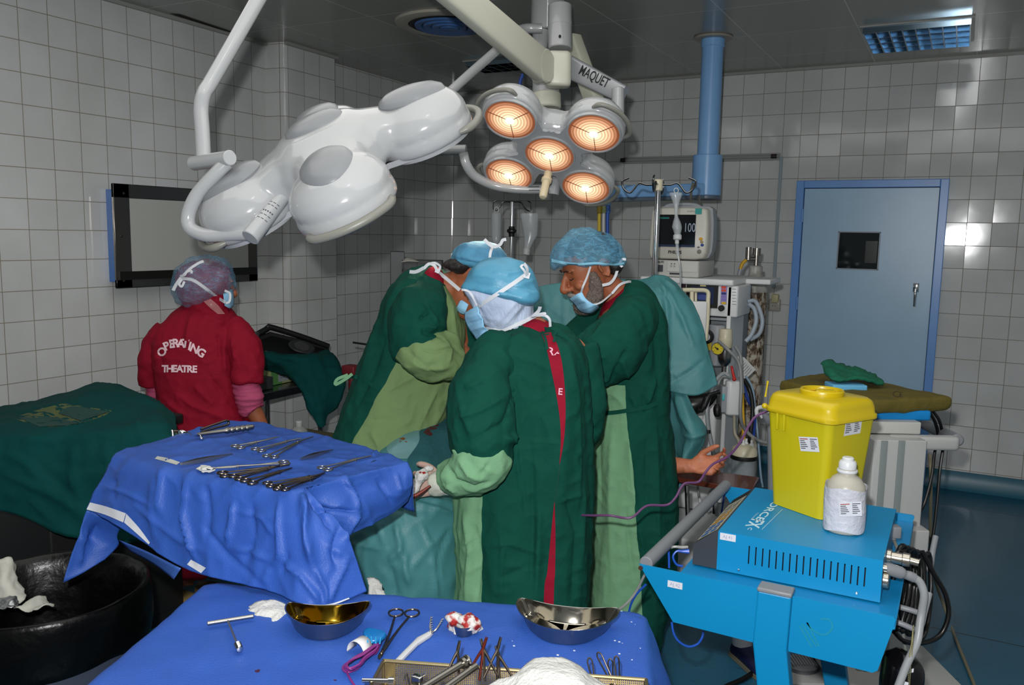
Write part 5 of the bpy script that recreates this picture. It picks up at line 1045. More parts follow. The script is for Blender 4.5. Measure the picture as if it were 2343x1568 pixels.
for(x,y,r) in((1422,1400,3),(1445,1424,2.4),(1453,1430,2),(1407,1467,3),(1417,1470,3.2),(1424,1473,2),(1314,1490,3),(1276,1500,3.4),(1417,1497,3),(1446,1511,2.5),(1176,1479,3),(1465,1484,2),(1436,1452,2),(1172,1468,2),(1135,1531,3),(1178,1534,3)):
 q=cast(TFD,x,y,.0);mb=MB();ell(mb,q,(r*1.9/F,r*1.9/F,r*1.1/F),k=10,n=6);obj('water_drop',mb,DROP,fd)
 # operating table, patient and teal drapes
hd_,ft_=P(1290,900,3.6),P(945,1150,2.82);ax_=Vector((hd_.x-ft_.x,hd_.y-ft_.y,0)).normalized();sd_=Vector((ax_.y,-ax_.x,0))
T=thing('operating_table','operating table under the teal drapes, brown arm board sticking out on the right','operating table',(ft_.x+ax_.x*.7,ft_.y+ax_.y*.7,0))
c0=Vector((ft_.x,ft_.y,0))+ax_*.78;RO=Matrix((sd_,ax_,UP)).transposed()
mb=MB();rbox(mb,(c0 .x,c0 .y,.73),(.40,1.24,.07),.03,4,RO);obj('mattress',mb,mat('black_mattress','15171a',.5),T)
mb=MB();rbox(mb,(c0 .x,c0 .y,.66),(.38,1.2,.05),.01,3,RO);obj('table_top',mb,STEEL,T)
mb=MB();rbox(mb,(c0 .x,c0 .y,.36),(.3,.34,.56),.03,4,RO);obj('column',mb,STEEL,T);mb=MB();rbox(mb,(c0 .x,c0 .y,.05),(.42,.8,.1),.03,4,RO);obj('base',mb,STEEL,T)
za=.715;ab=[Zp(1530,1075,za),Zp(1740,1094,za),Zp(1712,1122,za),Zp(1540,1098,za)]
abn=ab[1]-ab[0]
mb=MB();q=[Zp(1490,1060,za),Zp(1738,1092,za),Zp(1720,1121,za),Zp(1490,1082,za)]
mb.add([p for p in q]+[p-UP*.022 for p in q],[(0,1,2,3),(7,6,5,4),(0,4,5,1),(1,5,6,2),(2,6,7,3),(3,7,4,0)]);obj('arm_board',mb,mat('brown_vinyl_board','53281d',.2,coat=.3,var=.1),T,bevel=.004)
lg=Zp(1572,1100,za);mb=MB();cyl(mb,P(1574,1186,dep(lg)),lg-UP*.02,.009);obj('arm_board_support',mb,STEEL,T)
pz=.80
PT=thing('patient','patient under teal drapes, only the open hand showing on the brown arm board','person',(c0 .x,c0 .y,pz))
mb=MB();pw=lambda s,a,z:Vector((c0 .x,c0 .y,0))+sd_*s+ax_*a+UP*z
hc=pw(.0,.72,.88);HM=fwdup(hc,UP,ax_);S=head(mb,HM,1.)
tube(mb,[pw(0,.66,.86),pw(0,.56,.85)],[.05,.055],14,2);rr=[]
for a,w,h in((.56,.1,.07),(.5,.19,.1),(.3,.17,.11),(.05,.15,.1),(-.1,.17,.1),(-.2,.14,.09)):rr.append([pw(w*math.cos(t),a,.86+h*math.sin(t)) for t in np.linspace(0,2*PI,24,endpoint=False)])
loft(mb,rr)
for s in(-1,1):tube(mb,[pw(s*.09,-.15,.86),pw(s*.1,-.4,.87),pw(s*.1,-.58,.86),pw(s*.1,-.75,.84)],[.085,.075,.055,.05],14,4)
wrist=P(1584,1067,3.24);elb=P(1470,1062,3.34)
tube(mb,[pw(.17,.47,.86),pw(.2,.44,.86),pw(.2,.44,.86)*.4+elb*.6,elb,elb*.4+wrist*.6,wrist],[.05,.048,.042,.04,.034,.026],14,4)
hdir=(P(1676,1063,3.2)-wrist).normalized();pn=(-FH*.8+UP*.6-RH*.1);pn=(pn-hdir*pn.dot(hdir)).normalized();xx=hdir.cross(pn)
Hm=Matrix((xx,hdir,pn)).transposed().to_4x4();Hm.translation=wrist
mb_h=MB();hand(mb,Hm,(.75,.75,.45),left=(xx.z<0),s=1.0,thumb=(-.6,.3))
me=fuse('p',mb,[SKINP],.0042,2,.4,carve(S));obj('body',me,SKINP,PT)
G=[[(860,1010,3.05),(905,985,3.03),(935,960,3.02),(985,945,3.05),(1040,943,3.1),(1110,950,3.2)],[(850,1030,2.98),(895,1006,2.92),(930,998,2.9),(985,985,2.92),(1040,980,2.97),(1110,985,3.08)],[(835,1070,2.9),(880,1045,2.84),(925,1048,2.8),(985,1050,2.8),(1040,1050,2.86),(1110,1055,3.0)],[(810,1130,2.82),(850,1105,2.76),(905,1110,2.72),(985,1112,2.72),(1040,1115,2.79),(1115,1118,2.96)],[(765,1190,2.78),(810,1175,2.66),(880,1158,2.6),(960,1150,2.6),(1045,1150,2.69),(1120,1155,2.92)],[(755,1250,2.76),(805,1240,2.62),(870,1225,2.56),(955,1215,2.56),(1045,1220,2.66),(1120,1225,2.9)],[(750,1320,2.75),(805,1310,2.60),(870,1300,2.54),(955,1295,2.54),(1045,1300,2.64),(1120,1300,2.9)],[(745,1460,2.78),(805,1450,2.62),(870,1440,2.56),(955,1440,2.56),(1045,1440,2.66),(1120,1440,2.92)]]
CRP=[([(905,1190),(915,1250),(917,1290)],5,.012),([(917,1250),(890,1285)],5,.012),([(930,1260),(925,1300),(940,1340)],5,.010),([(890,1290),(905,1350),(900,1370)],7,-.008),([(985,1250),(940,1300)],4,.006),([(960,1190),(985,1250),(1030,1200)],4,.006),([(990,1260),(1000,1370)],6,.008),([(1030,1200),(1000,1290),(1010,1370)],6,-.007),([(800,1245),(870,1255),(905,1250)],4,.005),([(940,1150),(1000,1165),(1040,1180)],4,.009),([(960,1142),(1035,1152)],3,.008),([(860,1190),(880,1250)],4,.005),([(880,1165),(960,1172)],4,-.005),([(930,1060),(945,1095)],3,.004)]
pd=sheets('patient_drape',[sheet(G,16,14)],TEAL,None,crumple(.005,7,9),CRP,.0005,2,.002);tag(pd,'teal drape over the patient, hanging down at the foot of the operating table','drape');TPD=bvh(pd)
o=obj('dark_towel',grid_decal(TPD,[(978,948),(962,985),(940,1015),(932,1050),(930,1090)],[(1048,940),(1048,985),(1045,1030),(1040,1070),(1035,1100)],20,10,.008,2.8),TEALD,pd)
o2=obj('clear_film',grid_decal(TPD,[(905,990),(890,1012),(885,1030),(900,1050)],[(975,950),(960,985),(958,1012),(932,1050)],16,8,.010,2.8),TEALP,pd)
TTW=bvh(o);stain('blood_stain',[(978,988,9,8,11),(990,980,12,4,12),(998,974,8,3,13),(984,994,7,4,14)],mat('blood_on_towel','4a1a22',.5),TTW,pd);stain('blood_stain',[(921,1004,6,3,15),(916,1010,2.5,1.5,16),(929,1011,3,1.5,17),(951,968,7,2,18),(968,980,5,3,19)],mat('iodine','7a3f12',.5),bvh(o2),pd)
Q_=.12
g1=[[(1215,662,3.75),(1235,655,3.75),(1292,646,3.72),(1400,640,3.7),(1465,640,3.65),(1498,629,3.6),(1524,634,3.6),(1547,648,3.6)],[(1215,690,3.73),(1235,688,3.73),(1292,684,3.7),(1400,680,3.65),(1468,676,3.58),(1512,676,3.52),(1555,676,3.52),(1582,692,3.55)],[(1215,725,3.73),(1235,725,3.73),(1292,725,3.7),(1400,725,3.65),(1470,725,3.55),(1518,728,3.5),(1575,728,3.48),(1605,738,3.5)],[(1215,770,3.73),(1235,770,3.73),(1292,770,3.7),(1400,770,3.65),(1472,780,3.53),(1524,785,3.47),(1588,785,3.45),(1616,788,3.48)],[(1215,815,3.73),(1235,815,3.73),(1292,815,3.7),(1400,815,3.65),(1474,835,3.52),(1528,840,3.45),(1598,835,3.43),(1629,832,3.46)],[(1215,860,3.73),(1235,860,3.73),(1292,860,3.7),(1400,860,3.65),(1476,880,3.52),(1534,897,3.45),(1594,906,3.42),(1642,881,3.44)]]
g2=[[(1474,860,3.53),(1524,880,3.5),(1548,892,3.46),(1572,902,3.44)],[(1476,935,3.52),(1530,938,3.5),(1568,940,3.4),(1591,944,3.44)],[(1480,990,3.5),(1540,1003,3.48),(1585,1000,3.36),(1618,989,3.42)],[(1488,1050,3.5),(1540,1055,3.46),(1566,1052,3.38),(1592,1046,3.41)],[(1495,1090,3.5),(1538,1092,3.46),(1556,1088,3.4),(1576,1082,3.41)],[(1498,1140,3.5),(1536,1128,3.46),(1550,1120,3.41),(1562,1108,3.41)]]
CRA=[([(1500,632),(1520,665),(1527,720),(1526,800),(1527,878)],5,.014),([(1527,660),(1560,730),(1590,800)],4,.008),([(1560,720),(1570,750)],4,.005),([(1530,880),(1580,850),(1618,818)],3.5,-.007),([(1540,850),(1556,870)],3,.004),([(1510,660),(1530,690)],4,-.010),([(1520,640),(1550,665)],4,.006),([(1290,650),(1292,760)],2.5,.004),([(1470,640),(1500,670),(1515,720)],4,.007)]
CRB=[([(1545,900),(1560,950),(1586,1000)],4,.010),([(1562,993),(1585,1002),(1617,990)],3.5,.010),([(1530,900),(1545,960),(1560,995)],4,-.008),([(1575,1000),(1566,1050),(1556,1110)],4,.008),([(1540,1030),(1552,1060)],4,-.006)]
mb=MB();s1,s2=sheet(g1,14,14),sheet(g2,14,12);
sc_=sheets('screen_drape',[s1],TEAL,None,crumple(.003,7,12),CRA,.0005,1,.002);tag(sc_,'tall teal screen drape behind the bearded man, hung below the drip pole','drape')
me=weld('low',s2,TEAL,.0005,1,crumple(.003,7,14));creases(me,CRB);obj('lower_fold',me,TEAL,sc_,sol=.002)
q=[(972,1078),(980,1073),(962,1088),(955,1100),(950,1118),(948,1095),(968,1074)]
mb=MB();limb(mb,[(974,1080,2.5,9),(962,1092,2.5,14),(955,1108,2.5,12),(945,1132,2.48,7),(938,1142,2.48,3)],16,4);ell(mb,P(982,1074,2.52),(.013,.012,.009));ell(mb,P(962,1082,2.5),(.015,.012,.010));me=fuse('g',mb,[GAUZE],.004,2,.5,folds(60,60,.004,.003));o=obj('held_gauze',me,GAUZE,None);go_=o;tag(o,'white gauze with red spots held in the front nurse glove','gauze')
tg=bvh(o);stain('blood_spot',[(948,1077,4,3,31),(962,1081,4,3,32),(970,1082,5,3,33)],BLOODR,tg,o)
mb=MB();limb(mb,[(985,1112,2.47,3),(960,1130,2.46,5),(936,1142,2.45,6),(932,1144,2.45,5)],12,4);o=obj('retractor',mb,mat('bloody_steel','7a4038',.3,.7),None);tag(o,'blood-stained steel retractor handle held in the front nurse glove','retractor')
me=weld('wc',sheet([[(838,1322,2.3),(856,1326,2.3),(868,1338,2.3)],[(845,1345,2.28),(862,1348,2.27),(876,1352,2.28)],[(840,1372,2.27),(862,1370,2.26),(888,1369,2.26)]],6,6),GAUZE,.0005,1,crumple(.004,20,3));o=obj('white_cloth',me,GAUZE,None,sol=.003);tag(o,'white cloth end hanging between the blue drape corner and the teal drape','cloth')
# green covered table on the left
T=thing('trolley_table','dark trolley under a bottle green cloth at the left edge','table',(.95,-4.15,0))
ga,gb_=Zp(200,1000,.90),Zp(220,890,.90)
mb=MB();rbox(mb,(1.0,-4.2,.86),(.46,.62,.04),.01);obj('table_top',mb,mat('dark_table','141312',.6),T);mb=MB();rbox(mb,(1.0,-4.2,.44),(.44,.58,.78),.01);obj('dark_box',mb,MATS['dark_table'],T)  # near-black box fills the space below the cloth
obj('foot_plinth',box(MB(),(1.0,-4.2,.025),(.42,.56,.05)),MATS['dark_table'],T)
g=[[(-60,950,3.9),(60,930,3.9),(150,912,3.92),(222,892,3.92),(290,905,3.9),(345,925,3.75),(385,950,3.6)],[(-60,945,3.7),(50,925,3.7),(160,900,3.75),(225,878,3.8),(290,890,3.7),(350,915,3.5),(392,945,3.4)],[(-60,955,3.4),(40,945,3.4),(140,922,3.4),(230,905,3.4),(300,920,3.36),(362,935,3.3),(400,960,3.25)],[(-60,975,3.15),(40,968,3.15),(140,962,3.13),(220,960,3.12),(300,960,3.1),(368,962,3.08),(405,985,3.1)],[(-60,1000,3.02),(40,995,3.0),(140,990,3.0),(220,985,3.0),(300,985,2.98),(372,990,2.98),(405,1020,3.02)],[(-60,1060,2.97),(40,1058,2.95),(140,1055,2.95),(220,1050,2.93),(300,1050,2.93),(370,1060,2.95),(400,1080,3.0)],[(-60,1110,2.96),(40,1115,2.94),(140,1130,2.93),(220,1130,2.92),(300,1135,2.92),(370,1140,2.95),(395,1150,3.0)],[(-60,1160,2.96),(40,1182,2.94),(130,1222,2.93),(200,1240,2.92),(290,1245,2.92),(365,1245,2.95),(390,1245,3.0)]]
CG=[([(20,1000),(120,1010),(300,990)],6,.012),([(0,1080),(120,1130),(240,1200)],6,.010),([(40,1020),(140,1110),(200,1180)],5,-.008),([(170,1010),(165,1090),(190,1150)],6,.009),([(240,1000),(250,1080),(230,1160)],6,.008),([(60,1130),(120,1190),(170,1230)],5,.008),([(230,880),(300,905),(360,925)],7,.012),([(150,910),(230,895),(300,915)],6,.010),([(0,945),(100,935),(180,915)],6,.010),([(300,930),(330,1000),(350,1080)],6,.008),([(100,1060),(200,1070),(300,1060)],5,-.006),([(0,1030),(60,1060),(110,1120)],5,.008)]
gc=sheets('green_table_cloth',[sheet(g,8,8)],GCLOTH,None,crumple(.006,7,21),CG,.0005,2,.003);tag(gc,'bottle green cloth heaped over the trolley at the left edge','cloth');TGC=bvh(gc)
o=obj('cloth_opening',grid_decal(TGC,[(28,957),(80,940),(132,926),(150,924)],[(95,979),(165,972),(230,955),(256,940)],20,8,.006,3.3),mat('khaki_lining','4f5a34',.8,var=.15,bump=.3),gc)
t2=bvh(o);obj('inner_pack',grid_decal(t2,[(42,956),(90,952),(130,955)],[(90,976),(140,974),(178,968)],10,6,.008,3.3),mat('inner_green_pack','16403a',.8,var=.12,bump=.3),gc);obj('inner_pack',grid_decal(t2,[(133,945),(155,932),(178,930)],[(185,963),(220,952),(250,942)],10,6,.008,3.3),MATS['inner_green_pack'],gc)
o=obj('indicator_strip',grid_decal(TGC,[(78,926),(99,932)],[(77,929),(97,936)],4,2,.004,3.6),mat('strip_grey','a9a99a',.5),gc)
# bin with black bag
bc=P(105,1345,2.35);R0=.262;zr=bc.z
T=thing('waste_bin','large grey waste bin lined with a black plastic bag at the left','bin',(bc.x,bc.y,0))
MT=Matrix.Translation((bc.x,bc.y,0))
mb=MB();lathe(mb,[(R0*.84,0),(R0*.86,.02),(R0*.96,zr)],48,MT,False);obj('bin_body',mb,mat('slate_bin_plastic','3a4150',.45),T,ang=30)
BAG=mat('black_bag_plastic','040404',.3,spec=.35,bump=.6,bscale=14)
mb=MB();K=72;rows=[]
for i,(r,z) in enumerate(((.45,-.42),(.72,-.34),(.80,-.16),(.86,-.06),(.93,-.005),(1.0,.012),(1.03,0),(1.045,-.05),(1.05,-.10),(1.03,-.145),(1.0,-.16))):
 rr=[]
 for j in range(K):
  a=2*PI*j/K;w=noise.noise(Vector((math.cos(a)*3,math.sin(a)*3,i*.35)))*.5+noise.noise(Vector((math.cos(a)*9,math.sin(a)*9,i*.6+9)))*.35
  amp=.05 if i<3 else(.02 if i<9 else.03);zz=z+(.03*noise.noise(Vector((math.cos(a)*1.6,math.sin(a)*1.6,4.))) if i>7 else 0)
  rr.append(Vector((bc.x+R0*(r+amp*w*(1 if i!=5 else.6))*math.cos(a),bc.y+R0*(r+amp*w)*math.sin(a),zr+zz+.012*w)))
 rows.append(rr)
vs=[p for r in rows for p in r];mb.add(vs,ring_faces(len(rows),K,True,False));bt=Vector((bc.x,bc.y,zr-.46));mb.add(rows[0]+[bt],[(j,(j+1)%K,K) for j in range(K)])
obj('bin_bag',mb,BAG,T,ang=180,sub=1)
def clump(name,label,cat,c,rad,m,seed,rot=0.,parent=None,amp=.5,group=None):
 mb=MB();ell(mb,(0,0,0),(1,1,1),k=28,n=18);Mr=Matrix.Rotation(rot,3,'Z');off=Vector((seed*3.3,seed*1.1,seed))
 mb.v=[Vector(c)+Mr@Vector((p.x*rad[0],p.y*rad[1],p.z*rad[2]))*(1+amp*noise.noise(p*1.7+off)+amp*.5*noise.noise(p*4+off)) for p in mb.v]
 o=obj(name,mb,m,parent,ang=180,sub=1)
 if label:tag(o,label,cat,group)
 return o
PAPER=mat('waste_paper','b0b0a6',.7,bump=.3,bscale=30)
me=weld('wp',sheet([[(-30,1290,2.42),(0,1283,2.42),(18,1276,2.43),(26,1282,2.45)],[(-30,1320,2.4),(5,1318,2.38),(25,1318,2.4),(36,1322,2.44)],[(-30,1350,2.38),(15,1355,2.36),(40,1352,2.38),(52,1355,2.42)],[(-30,1375,2.36),(30,1388,2.34),(50,1380,2.36),(60,1362,2.4)]],6,6),PAPER,.0005,1,crumple(.006,14,2));o=obj('waste_paper',me,PAPER,None,sol=.003);tag(o,'long white paper wrapper sticking up in the black-lined bin','waste paper')
me=weld('wp2',sheet([[(55,1392,2.32),(72,1376,2.33),(86,1366,2.34),(104,1370,2.35)],[(45,1396,2.3),(72,1384,2.3),(95,1376,2.31),(116,1384,2.33)],[(28,1398,2.28),(70,1396,2.27),(100,1392,2.27),(124,1390,2.3)]],6,6),PAPER,.0005,1,crumple(.006,16,5));o=obj('waste_paper',me,PAPER,None,sol=.003);tag(o,'crumpled white paper at the front rim of the black-lined bin','waste paper')
me=weld('wf',sheet([[(-10,1380,2.31),(10,1372,2.31),(24,1367,2.32),(40,1374,2.33)],[(-10,1392,2.28),(12,1388,2.28),(28,1382,2.29),(42,1386,2.3)],[(-10,1400,2.26),(10,1398,2.26),(26,1396,2.26),(36,1392,2.27)]],6,6),MATS['chrome'],.0005,0,crumple(.006,22,8));fo=obj('foil_wrapper',me,mat('crumpled_foil','a6a8aa',.25,.9),None,sol=.002);fo.data.materials.clear();fo.data.materials.append(MATS['crumpled_foil']);tag(fo,'silver foil wrapper in the bin beside the white papers','foil')
# anaesthesia side
MW=mat('machine_white','c9cbcb',.35);MGR=mat('machine_grey','8d9196',.4);MCR=mat('machine_cream','c0b99f',.4);DKG=mat('dark_grey_plastic','3a3d41',.4);PRINT=mat('grey_print','6b6f74',.6)
YM=-2.25
def yb(mb,x0,y0,x1,y1,Y,th,r=0.0,M=None):
 """slab whose front face fills the px rectangle on the plane y = Y"""
 a,b=Yp(x0,y0,Y),Yp(x1,y1,Y);zc=(a.z+b.z)/2;c=Vector(((a.x+b.x)/2,Y+th/2,zc));s=(abs(b.x-a.x),th,abs(a.z-b.z))
 return rbox(mb,c,s,r,3) if r else box(mb,c,s)
xl,xr=Yp(1470,640,YM).x,3.095;zt=1.425;yk=-1.72
T=thing('anaesthesia_machine','white anaesthesia machine with a dark screen, gauge and drawers by the back wall','anaesthesia machine',((xl+xr)/2,-2,0))
mb=MB();rbox(mb,((xl+xr)/2-.0,(YM+yk)/2,zt+.014),(xr-xl+.02,yk-YM+.03,.03),.012);obj('top_shelf',mb,MW,T)
mb=MB();box(mb,(xr+.06,(YM+yk)/2+.12,zt+.012),(.14,yk-YM-.26,.026));obj('side_shelf',mb,MW,T,bevel=.006)
zs=Yp(1600,722,YM).z;xa=Yp(1640,700,YM).x
mb=MB();rbox(mb,((xl+xa+.1)/2,YM+.14,(zt+zs)/2),(xa+.1-xl,.28,zt-zs),.012);obj('control_panel',mb,MW,T);cpn=T.children[-1]
def face(name,x0,y0,x1,y1,m,Y=YM-.004,th=.008,parent=None,r=0.):
 mb=MB();yb(mb,x0,y0,x1,y1,Y,th,r);return obj(name,mb,m,parent or T,smooth=bool(r))
s_=face('screen_bezel',1571,650,1641,706,BLK,YM-.006,.008);face('screen',1583,656,1632,697,mat('screen_blue_dark','2c3350',.15),YM-.008,.004,s_);face('screen_window',1589,668,1622,687,mat('screen_blue_mid','46528a',.15),YM-.010,.003,s_)
face('alarm_light',1602,652,1615,656,mat('pale_amber','b0a878',.4),YM-.010,.004,s_)
kp=face('key_strip',1650,654,1662,697,mat('strip_lilac','8f86b8',.4),YM-.004,.006)
for y0,c in((655,'d04a2a'),(662,'d04a2a'),(669,'2b3270'),(676,'7a70b0'),(683,'7a70b0'),(691,'c9a51e')):face('key',1651,y0,1661,y0+5.5,mat('key_'+c,c,.4),YM-.006,.005,kp)
mb=MB();q=Yp(1652,705,YM);cyl(mb,q,q-Vector((0,.022,0)),.0145,24,bev=.003);obj('rotary_knob',mb,BLK,T)
face('indicator_dark',1559,648,1569,659,mat('indicator_maroon','2a1c26',.3),YM-.004,.006)
mb=MB();x0=Yp(1672,700,YM).x;box(mb,((x0+xr)/2,YM+.05,(zt+.62)/2),(xr-x0,.1,zt-.62));obj('front_pillar',mb,MW,T,bevel=.006)
for k in range(6):face('pillar_print',1675,661+7*k,1684,662.4+7*k,PRINT,YM-.002,.003)
mb=MB();box(mb,(xr-.008,(YM-1.97)/2,(zt+.35)/2),(.02,-1.97-YM,zt-.35));obj('side_panel',mb,MW,T,bevel=.004)
mb=MB();q=Xp(1697,684,xr+.004);rbox(mb,q,(.02,.03,.03),.005);obj('side_clip',mb,BLK,T)
mb=MB();rbox(mb,((xl+x0)/2,YM+.28,(zs+.95)/2),(x0-xl,.25,zs-.95),.01);obj('back_panel',mb,mat('recess_grey','6d7377',.45),T)
face('shelf_lip',1560,722,1671,735,MGR,YM+.02,.2)
mb=MB();q=Yp(1640,790,YM+.02);cyl(mb,q-UP*.1,q+UP*.1,.042,24,bev=.006);obj('vapouriser',mb,MGR,T);vp=T.children[-1]
mb=MB();q=Yp(1619,770,YM-.04);cyl(mb,q,q-Vector((0,.03,0)),.034,28,bev=.005);obj('dial',mb,BLK,vp);mb=MB();cyl(mb,q-Vector((0,.028,0)),q-Vector((0,.034,0)),.02,24);obj('dial_face',mb,MW,vp)
face('yellow_label',1618,776,1627,802,mat('label_yellow','b59a24',.5),YM-.03,.004,vp)
mb=MB();q=Yp(1660,770,YM-.02);lathe(mb,[(0,.038),(.026,.036),(.03,.03),(.032,-.01),(.034,-.012),(.034,-.05),(.03,-.055),(0,-.055)],24,Matrix.Translation(q));obj('absorber_head',mb,MCR,T)
mb=MB();q=Yp(1658,815,YM-.02);lathe(mb,[(0,.04),(.034,.038),(.035,-.0),(.03,-.03),(.012,-.05),(.012,-.08),(0,-.08)],24,Matrix.Translation(q));obj('absorber_bowl',mb,STEEL,T)
mb=MB();q=Yp(1645,797,YM-.07);cyl(mb,q,q-Vector((0,.025,0)),.030,32,bev=.004);g_=obj('pressure_gauge',mb,STEEL,T);mb=MB();cyl(mb,q-Vector((0,.0245,0)),q-Vector((0,.0265,0)),.0265,32);obj('gauge_face',mb,mat('gauge_yellow','c8b52a',.4),g_)
mb=MB();box(mb,q-Vector((.004,.028,-.002)),(.022,.002,.004),Matrix.Rotation(.6,3,'Y'));cyl(mb,q-Vector((0,.0265,0)),q-Vector((0,.03,0)),.005,12)
for a in np.linspace(-2.2,2.2,7):box(mb,q-Vector((0,.0272,0))+Vector((math.sin(a),0,math.cos(a)))*.021,(.0015,.001,.006),Matrix.Rotation(a,3,'Y'))
obj('gauge_needle',mb,BLK,g_,smooth=False)
zb_=Yp(1600,928,YM).z
mb=MB();rbox(mb,((xl+3.04)/2,YM+.26,(zb_+.28)/2),(3.04-xl,.44,zb_-.28),.015);obj('cabinet',mb,MW,T);cb=T.children[-1]
zz=[zb_-.01,Yp(1620,966,YM).z,Yp(1620,1005,YM).z,.40]
for a,b in zip(zz[:-1],zz[1:]):
 mb=MB();rbox(mb,((xl+2.99)/2,YM+.03,(a+b)/2),(2.99-xl-.02,.02,a-b-.012),.006);dwr=obj('drawer',mb,MW,T);mb=MB();box(mb,((xl+2.99)/2,YM+.017,a-.018),(.22,.012,.006));obj('drawer_grip',mb,DKG,dwr)
mb=MB();rbox(mb,((xl+3.13)/2,YM-.02,.19),(3.13-xl,.72,.17),.02);obj('foot_box',mb,MW,T)
for sx in(xl+.08,3.05):
 for sy in(-.28,.24):mb=MB();cyl(mb,(sx-.015,YM+sy,.05),(sx+.015,YM+sy,.05),.05,20,bev=.006);obj('castor',mb,BLK,T)
mb=MB();limb(mb,[(1545,925,3.95,22),(1575,928,3.9,26),(1612,918,3.88,18),(1635,905,3.9,8)],20,5);obj('breathing_bag',mb,mat('black_rubber_bag','121212',.35),T)
mb=MB();c=P(1677,910,3.85);rbox(mb,c,(.072,.06,.16),.02,4,Matrix((RH,FH,UP)).transposed());sr=obj('suction_regulator',mb,MW,T)
mb=MB();limb(mb,[(1674,838,3.8,3),(1676,850,3.8,3),(1680,866,3.79,3.5)],10,3);ell(mb,P(1680,868,3.79),(.009,.009,.009));obj('red_lever',mb,mat('red_plastic','b0201c',.35),sr)
mb=MB();rbox(mb,P(1655,912,3.86),(.03,.06,.12),.006,3,Matrix((RH,FH,UP)).transposed());obj('rail_clamp',mb,MGR,sr);mb=MB();rbox(mb,P(1657,908,3.84),(.012,.04,.03),.004);obj('teal_tab',mb,mat('teal_tab','4fb0b0',.4),sr)
mb=MB();limb(mb,[(1641,925,3.82,5),(1641,935,3.82,9),(1641,948,3.82,8),(1641,954,3.82,5)],14,4);limb(mb,[(1643,905,3.82,3),(1642,926,3.82,3)],8,2);obj('clamp_knob',mb,BLK,sr)
GH=mat('grey_hose','7f8282',.4);CH=mat('clear_hose','9aa0a2',.25,alpha=.85);BKH=mat('black_hose','0d0e10',.4);YH=mat('yellow_hose','c79a12',.4);BH=mat('blue_hose','1d3c8c',.4)
def hose(pts,r,m,name='hose',parent=None,ribs=False):
 mb=MB();q=catmull([(*P(x,y,d),r*d/F) for x,y,d in pts],8);tube(mb,[v[:3] for v in q],[v[3]*(1+(.12 if ribs and i%2 else 0)) for i,v in enumerate(q)],10);return obj(name,mb,m,parent or T)
hose([(1645,782,3.85),(1665,800,3.8),(1690,830,3.8),(1696,880,3.8),(1694,950,3.8),(1706,985,3.85),(1740,1010,3.85),(1790,1016,3.85)],4,GH);hose([(1682,792,3.9),(1694,815,3.9),(1696,850,3.9),(1700,900,3.9)],4,GH)
hose([(1668,860,3.82),(1655,855,3.82),(1640,868,3.8),(1630,890,3.78),(1618,930,3.76),(1619,970,3.76),(1626,1010,3.78),(1634,1060,3.8),(1636,1130,3.85),(1640,1180,3.9)],4,CH,'corrugated_hose',None,True);hose([(1670,862,3.86),(1652,862,3.86),(1642,880,3.85),(1630,905,3.84)],3.5,CH,'corrugated_hose',None,True)
hose([(1680,950,3.85),(1681,990,3.85),(1690,1010,3.83),(1690,1028,3.8),(1705,1040,3.78),(1722,1038,3.78),(1728,1022,3.8),(1722,1004,3.85)],4,mat('beige_hose','8f8a7a',.4));hose([(1697,878,3.95),(1699,930,3.95),(1701,985,3.92),(1702,1018,3.9)],4,YH)
hose([(1702,868,4.05),(1716,895,4.05),(1722,935,4.02),(1718,985,4.0),(1712,1020,3.95)],5,BKH);hose([(1700,880,4.1),(1712,915,4.1),(1726,945,4.1),(1724,1000,4.0)],4,BH);hose([(1706,860,4.12),(1722,890,4.12),(1728,940,4.12),(1734,1000,4.1),(1740,1080,4.1),(1745,1115,4.1)],2.5,mat('pale_blue_hose','7f98ab',.4))
hose([(1710,690,4.1),(1728,690,4.1),(1740,715,4.1),(1744,740,4.1),(1736,765,4.1),(1716,778,4.1)],5,mat('pale_grey_blue_hose','8f9aa5',.4));hose([(1712,695,4.06),(1726,708,4.06),(1730,735,4.06),(1720,765,4.06),(1706,782,4.06)],5,MATS['pale_grey_blue_hose'])
mb=MB();limb(mb,[(1610,935,3.74,6),(1618,912,3.74,8),(1626,902,3.74,6)],12,4);limb(mb,[(1617,908,3.74,7),(1610,928,3.74,6),(1604,942,3.73,5)],12,3);limb(mb,[(1606,940,3.73,5),(1595,938,3.73,7)],12,2);limb(mb,[(1618,905,3.74,4),(1646,897,3.75,5)],10,2);obj('hose_arm_clamp',mb,BLK,T)
mb=MB();cyl(mb,P(1634,1175,3.9),P(1636,1145,3.88),.008,10);cyl(mb,P(1620,992,3.76),P(1620,984,3.76),.011,12);obj('hose_collar',mb,BLK,T)
hose([(1597,1105,3.9),(1598,1130,3.9),(1603,1160,3.9),(1608,1178,3.9)],2.5,GH,'cable');hose([(1634,1112,3.9),(1622,1130,3.9),(1617,1155,3.9),(1620,1172,3.9),(1626,1165,3.9)],2,GH,'cable');hose([(1660,1110,4.0),(1656,1140,4.0),(1650,1180,4.0)],2,BH,'cable')
mb=MB();limb(mb,[(1600,1140,3.88,3.5),(1606,1165,3.88,4)],10,2);obj('cable_plug',mb,MW,T)
YR=YM+.04;a,b=Yp(1498,596,YR),Yp(1598,630,YR)
t2=thing('monitor_rack','flat cream module rack between the patient monitor and the anaesthesia machine','module rack',((a.x+b.x)/2,YR+.16,zt+.03))
zr0,zr1=zt+.03,Yp(1560,597,YR).z
mb=MB();rbox(mb,((a.x+b.x)/2,YR+.15,(zr0+zr1)/2),(b.x-a.x,.3,zr1-zr0),.008);obj('rack_case',mb,mat('rack_cream','b3b3ae',.4),t2)
